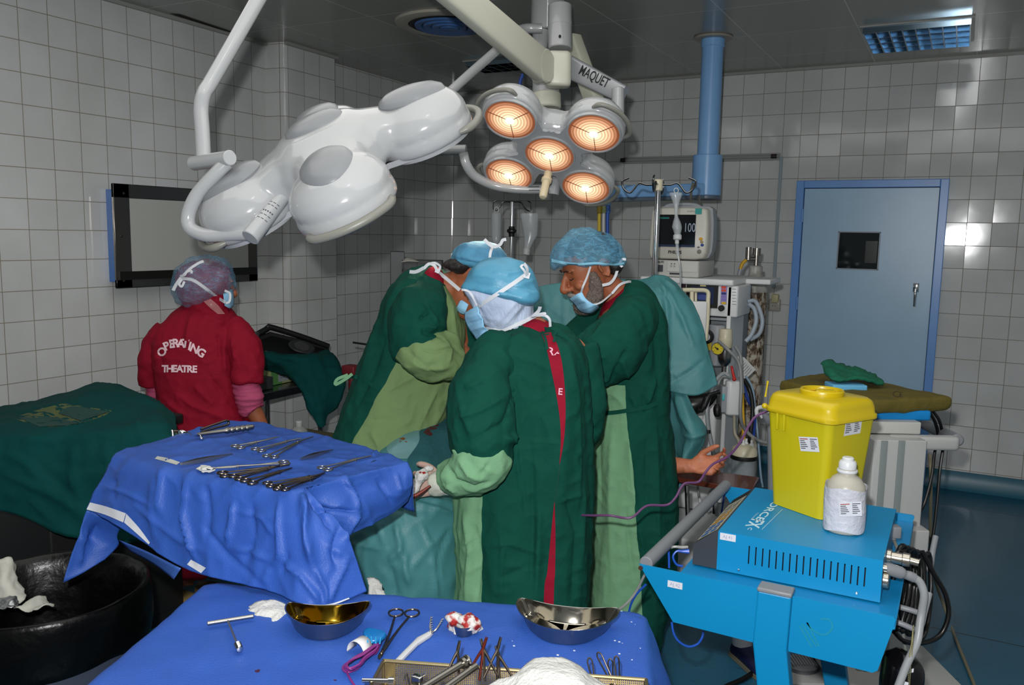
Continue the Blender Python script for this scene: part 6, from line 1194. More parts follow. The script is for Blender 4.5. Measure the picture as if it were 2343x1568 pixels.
for x0,y0,x1,y1,m in((1528,598,1596,623,mat('rack_face','bdbdb8',.4)),(1505,606,1516,622,DKG),(1532,624,1556,629,DKG)):face('rack_module',x0,y0,x1,y1,m,YR-.004,.006,t2)
for x in(1536,1543):
 face('socket_mark',x-1.5,603,x+1.5,604.5,BLK,YR-.008,.006,t2)
 mb=MB();q=Yp(x,609,YR-.004);cyl(mb,q,q-Vector((0,.005,0)),.004,12);obj('rack_socket',mb,MGR,t2)
q=Yp(1509,599.5,YR-.0045);text_on('maker_lettering','PHILIPS',.014,basis(q,(1,0,0),(0,0,1)),INK,t2,.0004)
ym=YM+.10;tm=thing('patient_monitor','cream patient monitor with a dark screen showing 100 on top of the rack','monitor',Yp(1550,596,ym))
a,b=Yp(1487,474,ym),Yp(1617,594,ym);zl,zh=zr1+.004,a.z;xm=(a.x+b.x)/2;wm=b.x-a.x;hm=zh-zl
prof=[]
for(u,v) in((-.5,.1),(-.47,.0),(-.3,-.0),(0,.0),(.3,0),(.44,.03),(.485,.14),(.5,.35),(.495,.7),(.47,.95),(.42,.985),(.2,1.),(0,1.0),(-.25,.995),(-.43,.985),(-.47,.93),(-.49,.6)):prof.append(Vector((xm+u*wm,0,zl+v*hm)))
mb=MB();loft(mb,[[Vector((xm+(p.x-xm)*s,ym+y,zl+hm/2+(p.z-zl-hm/2)*s)) for p in prof] for y,s in((0,.93),(.006,.975),(.02,1.),(.1,1.),(.16,.9),(.18,.8))]);obj('monitor_case',mb,mat('monitor_cream','b9b7ad',.4),tm,ang=50)
mb=MB();loft(mb,[[Vector((xm+(p.x-xm)*s+.01,ym+y,zl+hm/2+(p.z-zl-hm/2)*s+.006)) for p in prof] for y,s in((.06,1.01),(.1,1.02),(.17,.95),(.2,.82))]);obj('monitor_back',mb,MGR,tm,ang=50)
sc=face('screen',1503,491,1589,566,mat('monitor_screen','17191c',.12),ym-.005,.007,tm)
face('screen_bar',1506,497,1530,501,mat('screen_teal','1f6a60',.3),ym-.007,.003,sc);face('screen_footer',1503,559,1588,566,mat('screen_footer','27324c',.3),ym-.0065,.003,sc)
q=Yp(1578,522,ym-.0075);text_on('screen_reading','100',.052,basis(q,(1,0,0),(0,0,1))@Matrix.Diagonal((.8,1.2,1,1)),mat('screen_digits','8d99a8',.4,emit='8d99a8',estr=.08),sc,0)
face('corner_badge',1591,477,1605,490,mat('badge_teal','2f8f8a',.4),ym-.004,.006,tm)
q=Yp(1582,483.5,ym-.0025);text_on('model_print','IntelliVue',.011,basis(q,(1,0,0),(0,0,1)),PRINT,tm,0)
q=Yp(1544,577.5,ym-.003);text_on('maker_lettering','PHILIPS',.022,basis(q,(1,0,0),(0,0,1)),INK,tm,.0006)
for x,y,r,c in((1604,547,.008,'d09a2a'),(1606,554,.007,'a08a60'),(1607,561,.007,'28408a'),(1598.5,566,.005,'6f7274'),(1600,576,.011,'77756c')):
 mb=MB();q=Yp(x,y,ym+.002);lathe(mb,[(0,.008),(r*.8,.007),(r,.003),(r,-.002)],18,Matrix.Translation(q)@Matrix.Rotation(PI/2,4,'X'),True,0,1.25 if r<.01 else 1,1);obj('monitor_button',mb,mat('button_'+c,c,.35),tm)
mb=MB();tube(mb,[(a.x+.04,ym+.08,zh-.012),(a.x+.08,ym+.08,zh+.012),(b.x-.1,ym+.08,zh+.014),(b.x-.05,ym+.08,zh-.01)],.010,10,5);obj('carry_handle',mb,MGR,tm)
tc_=thing('bed_console','white equipment box with a cream frame hanging in front of the anaesthesia screen','console',P(1595,760,3.72))
mb=MB();Mq=Matrix((RH,FH,UP)).transposed();rbox(mb,P(1592,728,3.74),(.088,.05,.15),.008,3,Mq);obj('console_case',mb,MW,tc_)
mb=MB();limb(mb,[(1562,664,3.74,5),(1590,664,3.74,5),(1618,667,3.74,5),(1620,690,3.74,5),(1618,740,3.74,5),(1614,780,3.74,5)],12,6);limb(mb,[(1583,668,3.74,5),(1583,692,3.74,5)],10,2);limb(mb,[(1592,668,3.75,3),(1592,690,3.75,3)],10,2);obj('console_frame',mb,MCR,tc_)
q=P(1703,1034,3.75);tj=thing('suction_jar','clear suction jar with a cream lid beside the patient hand','jar',q-UP*.3)
mb=MB();lathe(mb,[(.05,-.23),(.054,-.222),(.055,-.03),(.053,-.02),(.051,-.03),(.05,-.22),(0,-.226)],32,Matrix.Translation(q),False);obj('jar_body',mb,mat('clear_jar','aab4b8',.06,alpha=.28),tj)
mb=MB();lathe(mb,[(.0,.034),(.03,.032),(.05,.02),(.056,.008),(.058,-.012),(.054,-.014),(0,-.014)],36,Matrix.Translation(q));obj('jar_lid',mb,MCR,tj);mb=MB();lathe(mb,[(.0585,-.012),(.06,-.018),(.06,-.03),(.056,-.03)],36,Matrix.Translation(q),False);obj('lid_band',mb,BLK,tj)
for dx,dy in((-.006,0),(.03,-.005),(.012,.02)):mb=MB();lathe(mb,[(.011,.02),(.010,.036),(.006,.04),(.006,.055),(0,.055)],14,Matrix.Translation(q+RH*dx+FH*dy));obj('lid_port',mb,MW,tj)
mb=MB();rbox(mb,q+FH*.075-UP*.05,(.02,.09,.03),.005,3,Mq);cyl(mb,q+FH*.11-UP*.06,Vector((q.x,q.y,0))+FH*.11+UP*.02,.012);lathe(mb,[(.09,0),(.09,.015),(.02,.03),(0,.03)],28,Matrix.Translation(Vector((q.x,q.y,0))+FH*.11));obj('jar_stand',mb,STEEL,tj)
q=Zp(1722,1130,0);q=P(1728,640,4.62);qc=Vector((q.x,q.y,0));tz=thing('gas_cylinder','tall chipped white and brown gas cylinder behind the anaesthesia machine','gas cylinder',qc)
def rust():
 m=mat('chipped_cylinder_paint','b0aca2',.5,bump=.3,bscale=90);nt=m.node_tree;N=nt.nodes;L=nt.links;b=N['Principled BSDF'];tc=N.new('ShaderNodeTexCoord')
 mp_=N.new('ShaderNodeMapping');mp_.inputs['Scale'].default_value=(1,1,.55);L.new(tc.outputs['Object'],mp_.inputs[0])
 n=N.new('ShaderNodeTexNoise');n.inputs['Scale'].default_value=38;n.inputs['Detail'].default_value=6;n.inputs['Roughness'].default_value=.7;L.new(mp_.outputs[0],n.inputs[0])
 sp=N.new('ShaderNodeSeparateXYZ');L.new(tc.outputs['Object'],sp.inputs[0])
 mr=N.new('ShaderNodeMapRange');mr.inputs['From Min'].default_value=.5;mr.inputs['From Max'].default_value=1.42;mr.inputs['To Min'].default_value=.0;mr.inputs['To Max'].default_value=.09;L.new(sp.outputs['Z'],mr.inputs['Value'])
 ad=N.new('ShaderNodeMath');ad.operation='ADD';L.new(n.outputs[0],ad.inputs[0]);L.new(mr.outputs[0],ad.inputs[1])
 r=N.new('ShaderNodeValToRGB');e=r.color_ramp.elements;e[0].position=.5;e[0].color=lin('b3ada0');e[1].position=.66;e[1].color=lin('2a1d14');k=e.new(.56);k.color=lin('7d6a55');L.new(ad.outputs[0],r.inputs[0]);L.new(r.outputs[0],b.inputs['Base Color']);return m
mb=MB();r_=.068;lathe(mb,[(0,0),(r_-.01,0),(r_,.012),(r_,1.36)],36,Matrix.Translation(qc),False);obj('cylinder_body',mb,rust(),tz)
mb=MB();lathe(mb,[(r_,1.36),(r_*.98,1.39),(r_*.9,1.415),(r_*.72,1.44),(r_*.55,1.455),(.036,1.46),(.036,1.50),(.03,1.505),(0,1.505)],36,Matrix.Translation(qc),False);obj('cylinder_shoulder',mb,mat('shoulder_white','b9bab5',.4,col2='6a655c',vscale=22,vdet=6),tz)
zv=1.505;mb=MB();cyl(mb,qc+UP*zv,qc+UP*(zv+.06),.013);cyl(mb,qc+UP*(zv+.055),qc+UP*(zv+.095),.022,12);cyl(mb,qc+UP*(zv+.035),qc+UP*(zv+.035)-RH*.05,.012);cyl(mb,qc+UP*(zv+.03)-RH*.045,qc+UP*(zv+.1)-RH*.045,.016);obj('valve',mb,mat('worn_chrome','8f8a84',.25,.9),tz)
mb=MB();tube(mb,[qc+UP*(zv+.03)-RH*.055,qc+UP*(zv+.01)-RH*.075,qc+UP*(zv-.02)-RH*.085],.009,10,3);obj('yellow_coupling',mb,YH,tz);mb=MB();cyl(mb,qc+UP*(zv-.02)-RH*.083,qc+UP*(zv-.055)-RH*.092,.011);obj('hose_end',mb,MGR,tz)
tp_=MB();Mt=basis(P(1704,838,4.2),RH+UP*-.9+FH*.0,UP+RH*.6);
tp_.add([P(1688,815,4.15),P(1703,818,4.15),P(1729,846,4.15),P(1706,868,4.15),P(1690,862,4.15)],[(0,1,2,3,4)]);o=obj('notice_card',tp_,mat('card_white','b4b6b4',.5),None,smooth=False,sol=.004);tag(o,'tilted white card with grey print hung between the machine and the gas cylinder','card')
mb=MB()
for k in range(6):
 a,b=P(1702+k*3.6,826+k*3.8,4.145),P(1690+k*3.6,838+k*4.2,4.145);tube(mb,[a,b],.0012,6)
obj('card_print',mb,PRINT,o)
hk=thing('pole_bracket','white bracket and grey clamp of a drip arm beside the yellow bin','bracket',P(1745,960,3.6));mb=MB();limb(mb,[(1731,950,3.6,4),(1732,936,3.6,5),(1744,932,3.6,5),(1756,936,3.6,5),(1758,945,3.6,4)],12,5);limb(mb,[(1738,945,3.6,5),(1743,957,3.6,2.5)],10,2);obj('bracket',mb,MW,hk);mb=MB();limb(mb,[(1748,946,3.62,8),(1764,972,3.64,11),(1766,1010,3.64,10),(1766,1240,3.75,9)],14,4);obj('clamp_tube',mb,MGR,hk)
# drip poles
def hooks(mb,c,s=1.):
 for a in(0.2,1.75,3.3,4.9):
  dv=Vector((math.cos(a),math.sin(a),0));tube(mb,[c,c+dv*.05*s-UP*.002,c+dv*.085*s+UP*.004,c+dv*.12*s-UP*.035*s,c+dv*.15*s-UP*.02*s,c+dv*.16*s+UP*.012*s,c+dv*.13*s+UP*.028*s],.0045*s,8,6)
d1=3.66;q=P(1506,424,d1);qb=Vector((q.x,q.y,0));t=thing('drip_pole','tall chrome drip pole in front of the patient monitor','drip pole',qb,'drip poles')
mb=MB();cyl(mb,qb+UP*.1,q,.0125,20);obj('pole',mb,MATS['chrome'],t);mb=MB();hooks(mb,q+UP*.004,1.);obj('hooks',mb,mat('hook_steel','77787a',.2,1.),t);mb=MB();cyl(mb,q-UP*.025,q+UP*.025,.020,18,bev=.004);obj('hub',mb,MCR,t)
mb=MB()
for a in range(5):dv=Vector((math.cos(a*1.2566),math.sin(a*1.2566),0));tube(mb,[qb+UP*.1,qb+dv*.12+UP*.07,qb+dv*.24+UP*.05],.014,10,3);cyl(mb,qb+dv*.24+UP*.05,qb+dv*.24,.012)
obj('base',mb,MATS['chrome'],t)
SOFT=mat('soft_clear_plastic','b9c0c4',.2,alpha=.42,spec=.6);SOFT2=mat('drip_white_plastic','c2c6c6',.4,alpha=.75)
dm=thing('drip_bottle','squeezed empty soft drip bottle hanging upside down at the patient monitor','drip bottle',P(1548,490,3.6));dd=3.6;
mb=MB();sil(mb,[(441,1531,1561,dd,.02),(446,1532,1561,dd,.02),(454,1536,1558,dd,.018),(470,1541,1553,dd,.012),(486,1543,1551,dd,.010),(497,1543,1552,dd,.012),(508,1540,1557,dd,.018),(520,1538,1560,dd,.022),(528,1541,1559,dd,.02),(537,1543,1557,dd,.016)],24,2.);obj('bottle_body',mb,SOFT,dm)
mb=MB();tube(mb,[P(1547+5*math.sin(a),436+5.5*math.cos(a),dd) for a in np.linspace(0,2*PI,16,endpoint=False)],.002,6,closed=True);obj('hang_loop',mb,SOFT2,dm)
mb=MB();cyl(mb,P(1550,549,dd),P(1550,537,dd),.018,18,bev=.003);cyl(mb,P(1549,558,dd),P(1549,549,dd),.009,12);obj('cap',mb,SOFT2,dm)
mb=MB();cyl(mb,P(1551,584,dd),P(1549,557,dd),.007,14);obj('drip_chamber',mb,SOFT,dm);mb=MB();limb(mb,[(1551,583,dd,2),(1555,605,dd,2),(1557,640,dd+.05,2),(1556,660,dd+.08,2)],8,5);obj('drip_line',mb,SOFT2,dm)
d2=4.85;q=P(1172,462,d2);qb=Vector((q.x,q.y,0));t=thing('drip_pole','drip pole with a black collar behind the blue-capped surgeons','drip pole',qb,'drip poles')
mb=MB();cyl(mb,qb+UP*.1,q,.011,20);obj('pole',mb,MATS['chrome'],t);mb=MB()
for sg in(-1,1):tube(mb,[q,q+RH*sg*.05-UP*.002,q+RH*sg*.07-UP*.03,q+RH*sg*.095-UP*.05,q+RH*sg*.108-UP*.04,q+RH*sg*.106-UP*.005,q+RH*sg*.09+UP*.006],.004,8,5)
obj('hooks',mb,MATS['hook_steel'],t);z1=P(1171,530,d2);mb=MB();lathe(mb,[(0,-.03),(.016,-.03),(.018,-.01),(.028,-.002),(.028,.01),(.018,.016),(.016,.03),(0,.03)],20,Matrix.Translation(Vector((q.x,q.y,z1 .z))));obj('collar',mb,BLK,t)
mb=MB()
for a in range(5):dv=Vector((math.cos(a*1.2566),math.sin(a*1.2566),0));tube(mb,[qb+UP*.1,qb+dv*.12+UP*.07,qb+dv*.24+UP*.05],.014,10,3);cyl(mb,qb+dv*.24+UP*.05,qb+dv*.24,.012)
obj('base',mb,MATS['chrome'],t)
bt_=thing('infusion_bottle','clear straight infusion bottle on the left hook of the far drip pole','infusion bottle',P(1136,560,d2),'infusion bottles');mb=MB();sil(mb,[(486,1126,1146,d2,.025),(492,1124,1148,d2,.03),(525,1124,1147,d2,.03),(540,1124,1147,d2,.03),(555,1127,1144,d2,.025),(562,1132,1140,d2,.012)],20,2.);obj('bottle_body',mb,SOFT,bt_);mb=MB();tube(mb,[P(1136+5*math.sin(a),480+6*math.cos(a),d2) for a in np.linspace(0,2*PI,14,endpoint=False)],.003,6,closed=True);obj('hang_loop',mb,SOFT2,bt_)
bt_=thing('infusion_bottle','collapsed clear infusion bottle with white cap on the right hook of the far drip pole','infusion bottle',P(1210,580,d2),'infusion bottles');mb=MB();sil(mb,[(488,1193,1230,d2,.012),(494,1191,1232,d2,.014),(520,1196,1231,d2,.02),(540,1199,1229,d2,.018),(555,1200,1220,d2,.014),(568,1199,1214,d2,.012)],20,2.2);obj('bottle_body',mb,SOFT,bt_);mb=MB();cyl(mb,P(1204,584,d2),P(1206,568,d2),.02,16,bev=.003);obj('cap',mb,SOFT2,bt_)
tw=thing('wall_cabinet','dark grey glass-fronted rack on the wall behind the bent surgeon','cabinet',P(950,700,5.0));Mq2=Matrix((RH,FH,UP)).transposed()
c=P(965,640,5.0);mb=MB();box(mb,c+FH*.07,(.235,.12,.23),Mq2);obj('case',mb,mat('rack_dark_grey','45484a',.45),tw,bevel=.004)
mb=MB();
for dz in(.105,.055,-.105):box(mb,c+UP*dz-FH*.002,(.235,.015,.014),Mq2)
for dx in(-.112,-.03,.05,.112):box(mb,c+RH*dx-FH*.002,(.01,.015,.22),Mq2)
obj('front_rails',mb,mat('rail_black','1c1d1e',.35),tw);mb=MB();box(mb,c+FH*.008-UP*.03,(.21,.006,.15),Mq2);obj('glass_front',mb,mat('pale_glass','9aa0a0',.1),tw)
mb=MB();box(mb,P(906,622,5.02)+FH*.06,(.085,.13,.24),Mq2@Matrix.Rotation(.15,3,'Z'));obj('side_case',mb,MATS['rack_dark_grey'],tw,bevel=.004);mb=MB();box(mb,c+FH*.07-UP*.75,(.05,.05,1.3),Mq2);obj('stand_post',mb,MATS['rail_black'],tw)
me=weld('pp',sheet([[(920,598,5.0),(932,590,5.0),(955,597,5.0)],[(918,600,4.96),(935,598,4.96),(958,599,4.96)]],5,5),PAPER,.0005,0);o=obj('paper_packet',me,PAPER,None,sol=.004);tag(o,'small white paper packet lying on the dark wall rack','packet')
# electrosurgery cart on the right
SKY=mat('bright_blue_enamel','067cae',.38,var=.04,vscale=4,bump=.05,bscale=300);SKYD=mat('blue_enamel_top','0676ab',.38,var=.04);STK=mat('white_sticker','c6c8ce',.5);BIRO=mat('blue_biro','2a3a8a',.6);GREYP=mat('grey_plastic','76797d',.45)
GX0,GX1,GY0,GY1,GZ0,GZ1=3.577,3.952,-4.28,-3.86,.832,.932
T=thing('electrosurgical_generator','bright blue electrosurgical generator with vent slots and white lettering on its top','generator',((GX0+GX1)/2,(GY0+GY1)/2,GZ0))
sl=[(1716+19.9*i+(.0),1238+4.05*i,1714+19.9*i,1288+4.6*i) for i in range(0)]
xs_=[Yp(1714+i*15.6,1262+i*3.0,GY0).x for i in range(18)];z_lo,z_hi=.862,.908
mb=MB();box(mb,((GX0+GX1)/2,(GY0+GY1)/2,GZ1-.003),(GX1-GX0,GY1-GY0,.006));box(mb,((GX0+GX1)/2,GY1-.002,(GZ0+GZ1-.006)/2),(GX1-GX0,.004,GZ1-GZ0-.006));box(mb,(GX1-.002,(GY0+GY1)/2,(GZ0+GZ1)/2),(.004,GY1-GY0-.02,GZ1-GZ0-.01))
box(mb,((GX0+GX1)/2,GY0+.0015,(GZ0+z_lo)/2),(GX1-GX0,.003,z_lo-GZ0));box(mb,((GX0+GX1)/2,GY0+.0015,(z_hi+GZ1-.006)/2),(GX1-GX0,.003,GZ1-.006-z_hi))
ed=[GX0]+[v for x in xs_ for v in(x-.0016,x+.0016)]+[GX1]
for a,b in zip(ed[0::2],ed[1::2]):box(mb,((a+b)/2,GY0+.0015,(z_lo+z_hi)/2),(b-a,.003,z_hi-z_lo))
obj('housing',mb,SKY,T,smooth=False);hs=T.children[-1]
obj('dark_interior',box(MB(),((GX0+GX1)/2,(GY0+GY1)/2+.01,(GZ0+GZ1)/2),(GX1-GX0-.02,GY1-GY0-.06,.08)),mat('slot_dark','0b1526',.7),T)
fx=GX0-.062
mb=MB();pr=[(GX0,GZ0),(fx,GZ0),(fx,GZ0+.052),(GX0-.002,GZ1+.001),(GX0,GZ1)]
loft(mb,[[Vector((x,y,z)) for x,z in pr] for y in(GY0+.004,GY1-.004)]);obj('front_panel',mb,mat('graphite_panel','33373c',.45),T,smooth=False);fp=T.children[-1]
nrm=Vector((-(GZ1-GZ0-.052),0,GX0-fx)).normalized();sl_=lambda t,y,o=.002:Vector((fx+(GX0-fx)*t,y,GZ0+.052+(GZ1-GZ0-.052)*t))+nrm*o
mb=MB();mb.add([sl_(.12,GY0+.015),sl_(.12,GY1-.08),sl_(.92,GY1-.08),sl_(.92,GY0+.015)],[(0,1,2,3)]);obj('key_label',mb,mat('label_ivory','aaa695',.4),fp,smooth=False)
for i,c in enumerate(('2c62a8','2c62a8','2c62a8','b9851c','b9851c','b9851c','8f8f88','77796f','8f8f88')):
 y0=GY0+.025+i*.034;mb=MB();mb.add([sl_(.22,y0,.003),sl_(.22,y0+.02,.003),sl_(.5,y0+.02,.003),sl_(.5,y0,.003)],[(0,1,2,3)]);mb.add([sl_(.58,y0,.003),sl_(.58,y0+.02,.003),sl_(.8,y0+.02,.003),sl_(.8,y0,.003)],[(0,1,2,3)]);obj('key',mb,mat('key_'+c,c,.4),fp,smooth=False)
mb=MB();mb.add([sl_(.12,GY1-.075),sl_(.12,GY1-.015),sl_(.92,GY1-.015),sl_(.92,GY1-.075)],[(0,1,2,3)]);obj('display',mb,BLK,fp,smooth=False)
WP=mat('white_lettering','aecbd8',.5);bk=Matrix.Diagonal((1,1,1,1));zt_=GZ1+.0006
def toptext(s,px,py,size,bold=.0,name='lettering',sx=1.):q=Zp(px,py,zt_);return text_on(name,s,size,basis(q,(0,1,0),(-1,0,0))@Matrix.Diagonal((sx,1,1,1)),WP,T,bold)
def toptext2(t,pa,pb,h,bold,sx=1.):
 A,B=Zp(*pa,zt_),Zp(*pb,zt_);tm=text_mesh(t,1.,bold);xs=[v.x for v in tm.v];ys=[v.y for v in tm.v];w=max(xs)-min(xs);hh=max(ys)-min(ys)
 dx=(B-A);L=dx.length;M_=basis((A+B)/2,dx,(1,0,0));tm.v=[M_@Vector(((v.x-(min(xs)+max(xs))/2)/w*L,(v.y-(min(ys)+max(ys))/2)/hh*h,0)) for v in tm.v];obj('lettering',tm,WP,T,smooth=False)
toptext2('FORCE',(1784,1142),(1735,1192),.020,.02);toptext2('FX',(1735,1190),(1720,1207),.034,.03);toptext2('C',(1718,1208),(1714,1213),.010,.02);toptext2('Valleylab',(1735,1173),(1721,1187),.005,.0)
q0,q1=Zp(1744,1211,zt_),Zp(1790,1166,zt_);mb=MB();tube(mb,[q0,q1],.0008,4);obj('lettering_rule',mb,WP,T,smooth=False)
def sticker(text,px0,py0,px1,py1,Y,parent,ts):
 a,b=Yp(px0,py0,Y-.001),Yp(px1,py1,Y-.001);mb=MB();box(mb,((a.x+b.x)/2,Y-.0008,(a.z+b.z)/2),(b.x-a.x,.0012,a.z-b.z));o=obj('asset_sticker',mb,STK,parent,smooth=False)
 text_on('handwriting',text,ts,basis(((a.x+b.x)/2,Y-.0018,(a.z+b.z)/2),(1,0,-.02),(0,0,1)),BIRO,o,-.0003)
sticker('AJ.41',1648,1219,1683,1241,GY0,T,.012)
for x,y in((1690,1305),(1960,1358)):mb=MB();q=Yp(x,y,GY0);cyl(mb,q,q-Vector((0,.002,0)),.0032,12,bev=.001);obj('case_screw',mb,MATS['chrome'],T)
CN=mat('connector_metal','b9b3a6',.2,.9)
q=Vector((GX1,-4.17,.905));mb=MB();cyl(mb,q,q+Vector((.012,0,0)),.018,20,bev=.002);cyl(mb,q+Vector((.01,0,0)),q+Vector((.035,0,0)),.014,18);cyl(mb,q+Vector((.034,0,0)),q+Vector((.052,0,0)),.016,14,bev=.002);cyl(mb,q+Vector((.05,0,.0)),q+Vector((.07,0,-.002)),.009,12);obj('round_connector',mb,CN,T)
q=Vector((GX1,-4.255,.878));mb=MB();cyl(mb,q,q+Vector((.014,0,0)),.018,20,bev=.002);cyl(mb,q+Vector((-.002,-.0,.028)),q+Vector((.008,0,.028)),.009,16);obj('lower_socket',mb,CN,T)
CY,CB=-4.39,-3.62
T=thing('electrosurgery_cart','bright blue wheeled cart with slanting sides and grey handle under the generator','cart',(3.7,-4.0,0))
pts=[Yp(x,y,CY) for x,y in((1462,1291),(1540,1424),(1996,1540),(2008,1535),(2050,1420),(2046,1413))]
zT=pts[0].z-.004
def plate(Y,o,th=.004):
 mb=MB();n=len(pts);mb.add([Vector((p.x,Y,p.z)) for p in pts]+[Vector((p.x,Y+th,p.z)) for p in pts],[tuple(range(n)),tuple(range(2*n-1,n-1,-1))]+[(i,(i+1)%n,n+(i+1)%n,n+i) for i in range(n)]);return obj('side_plate',mb,SKY,o,smooth=False)
npl=plate(CY,T);plate(CB,T)
xL,xR=Yp(1560,1300,CY).x,pts[4].x;zS=GZ0-.004
mb=MB();box(mb,((3.50+xR)/2,(CY+CB)/2,zS-.004),(xR-3.50,CB-CY-.004,.008));obj('shelf',mb,SKYD,T,bevel=.003)
mb=MB();box(mb,((pts[1].x+pts[2].x)/2,(CY+CB)/2,pts[2].z+.03),(pts[2].x-pts[1].x-.06,CB-CY-.02,.02));obj('lower_tray',mb,mat('cart_underside','16202a',.6),T)
mb=MB();c=Yp(1463,1297,CY-.002);cyl(mb,c+Vector((.004,.0,-.002)),c+Vector((.004,-.004,-.002)),.0055,14);obj('handle_bolt',mb,mat('rusty_bolt','5b3a30',.5,.6),T)
hy0=Vector((c.x+.012,CY+.01,c.z+.006));mb=MB();cyl(mb,hy0,Vector((hy0 .x+.01,CB-.005,hy0 .z+.004)),.017,22,bev=.002);obj('handle',mb,GREYP,T,ang=30)
LY=CY-.022
def leg(Y,s=1):
 a=[Yp(x,y,LY) for x,y in((1733,1352),(1811,1362),(1805,1490),(1724,1474))];xa0,xa1,za,zb=a[0].x,a[1].x,a[0].z,a[3].z
 mb=MB();sec=[(xa0,xa1,za),(xa0-.004,xa1-.003,zb),(xa0+.05,xa1+.05,.36),(xa0+.11,xa1+.10,.08)]
 loft(mb,[[Vector((x0,Y,z)),Vector((x1,Y,z)),Vector((x1,Y+.04,z)),Vector((x0,Y+.04,z))] for x0,x1,z in sec]);o=obj('leg',mb,SKY,T,smooth=False,bevel=.004)
 mb=MB();box(mb,((xa0+xa1)/2,Y+.02,za+.004),(xa1-xa0+.002,.046,.010));obj('leg_cap',mb,GREYP,o,bevel=.003)
 return xa0,xa1
xa0,xa1=leg(LY);leg(CB+.0)
mb=MB();box(mb,(3.80,(CY+CB)/2,.10),(.5,.1,.05));box(mb,(3.80,CY+.0,.10),(.62,.05,.04));box(mb,(3.80,CB+.02,.10),(.62,.05,.04));obj('foot_frame',mb,SKY,T,bevel=.006)
for x in(3.52,4.06):
 for y in(CY,CB+.02):mb=MB();cyl(mb,(x,y-.012,.042),(x,y+.012,.042),.042,22,bev=.006);obj('castor',mb,BLK,T)
sticker('AJ.42',1528,1328,1561,1350,CY,T,.012)
mb=MB();pen=mat('teal_pen','0f7f9a',.5)
for L_ in([(1830,1433),(1848,1465),(1858,1482)],[(1836,1428),(1856,1462),(1868,1480)],[(1846,1424),(1862,1456),(1874,1480)],[(1846,1425),(1858,1440),(1872,1450),(1888,1453),(1902,1442),(1904,1430),(1896,1418),(1878,1417)]):
 q=catmull(L_,6);P3=[Yp(x,y,CY-.0006) for x,y in q];ribbon(mb,P3,.0035,(0,-1,0),.0003,0)
obj('pen_scrawl',mb,pen,npl,smooth=False)
for hk_ in([(2028,1418,2.0),(2060,1427,1.98),(2096,1441,1.97),(2108,1432,1.97),(2116,1400,1.98),(2127,1358,2.0)],[(2040,1385,2.05),(2075,1394,2.03),(2106,1404,2.02)],[(2072,1318,2.35),(2118,1304,2.32),(2129,1296,2.32),(2134,1262,2.33),(2141,1228,2.35)]):
 mb=MB();pt(mb,hk_,6.5,12,6);obj('cable_hook',mb,GREYP,T)
tc_=thing('power_cable','thick black power cable wound on the hooks at the right end of the cart','cable',(xR+.06,-4.1,.45));BC=mat('black_cable','0a0a0b',.35)
rnd=random.Random(3)
for k in range(6):
 cx_=2066+9*k+rnd.uniform(-3,3);w=26+rnd.uniform(-6,6);d0=2.06+.02*k
 pts_=[(cx_-8,1262+3*k,d0),(cx_+4,1250+4*k,d0+.02),(cx_+w*.5,1275,d0+.04),(cx_+w*.6,1340+5*k,d0+.03),(cx_+w*.2,1400+8*k,d0),(cx_-w*.4,1440+4*k,d0-.01),(cx_-w,1400,d0),(cx_-w*.8,1330,d0)]
 mb=MB();q=catmull([tuple(P(*p)) for p in pts_],7,True);tube(mb,q,.0062,9,closed=True);obj('cable_loop',mb,BC,tc_)
mb=MB();limb(mb,[(2110,1262,2.1,5.5),(2135,1310,2.1,5.5),(2163,1360,2.1,5.5),(2170,1410,2.1,5.5),(2150,1455,2.1,5.5),(2110,1472,2.08,5.5),(2070,1468,2.06,5.5),(2045,1445,2.05,5.5)],10,8);obj('cable_loop',mb,BC,tc_)
mb=MB();limb(mb,[(2048,1268,2.02,5),(2062,1262,2.02,5),(2076,1280,2.04,5),(2080,1330,2.06,5)],10,6);obj('cable_end',mb,BC,tc_)
cn=thing('footswitch_cable','grey plug and cable curving down from the back of the blue generator','cable',P(2080,1400,2.0));mb=MB();limb(mb,[(2018,1303,1.95,12),(2030,1302,1.95,14),(2060,1311,1.95,14),(2070,1315,1.95,10),(2080,1318,1.95,11),(2092,1323,1.95,11)],18,4);obj('plug',mb,GREYP,cn)
mb=MB();limb(mb,[(2090,1322,1.95,9),(2105,1333,1.95,9),(2114,1360,1.95,9),(2110,1395,1.96,9),(2106,1420,1.96,9),(2098,1470,1.95,9),(2075,1520,1.93,9),(2052,1580,1.9,9)],14,7);obj('cable',mb,mat('grey_cable','8b8e90',.4),cn)
cn=thing('mains_plug','small grey mains plug with a thin cable at the back of the generator','plug',P(2050,1225,2.2));mb=MB();rbox(mb,P(2048,1216,2.2),(.022,.03,.03),.004,3,Matrix((RH,FH,UP)).transposed());limb(mb,[(2046,1226,2.2,6),(2045,1238,2.2,4)],12,2);obj('plug',mb,GREYP,cn);mb=MB();limb(mb,[(2045,1236,2.2,4),(2055,1262,2.16,4),(2064,1300,2.12,4),(2068,1360,2.1,4),(2066,1440,2.1,4),(2072,1490,2.1,4)],10,6);obj('cable',mb,mat('dull_grey_cable','6a6c66',.4),cn)
ch=thing('bead_chain','hanging bead chain with a white tag in front of the black foot pedal','chain',P(2080,1500,1.95));mb=MB()
for pl in([(2090,1432),(2086,1470),(2080,1510),(2078,1570)],[(2090,1432),(2088,1480),(2084,1520),(2081,1570)]):
 q=catmull([tuple(P(x,y,1.93)) for x,y in pl],16)
 for p in q:ell(mb,p,(.0016,)*3,k=6,n=4)
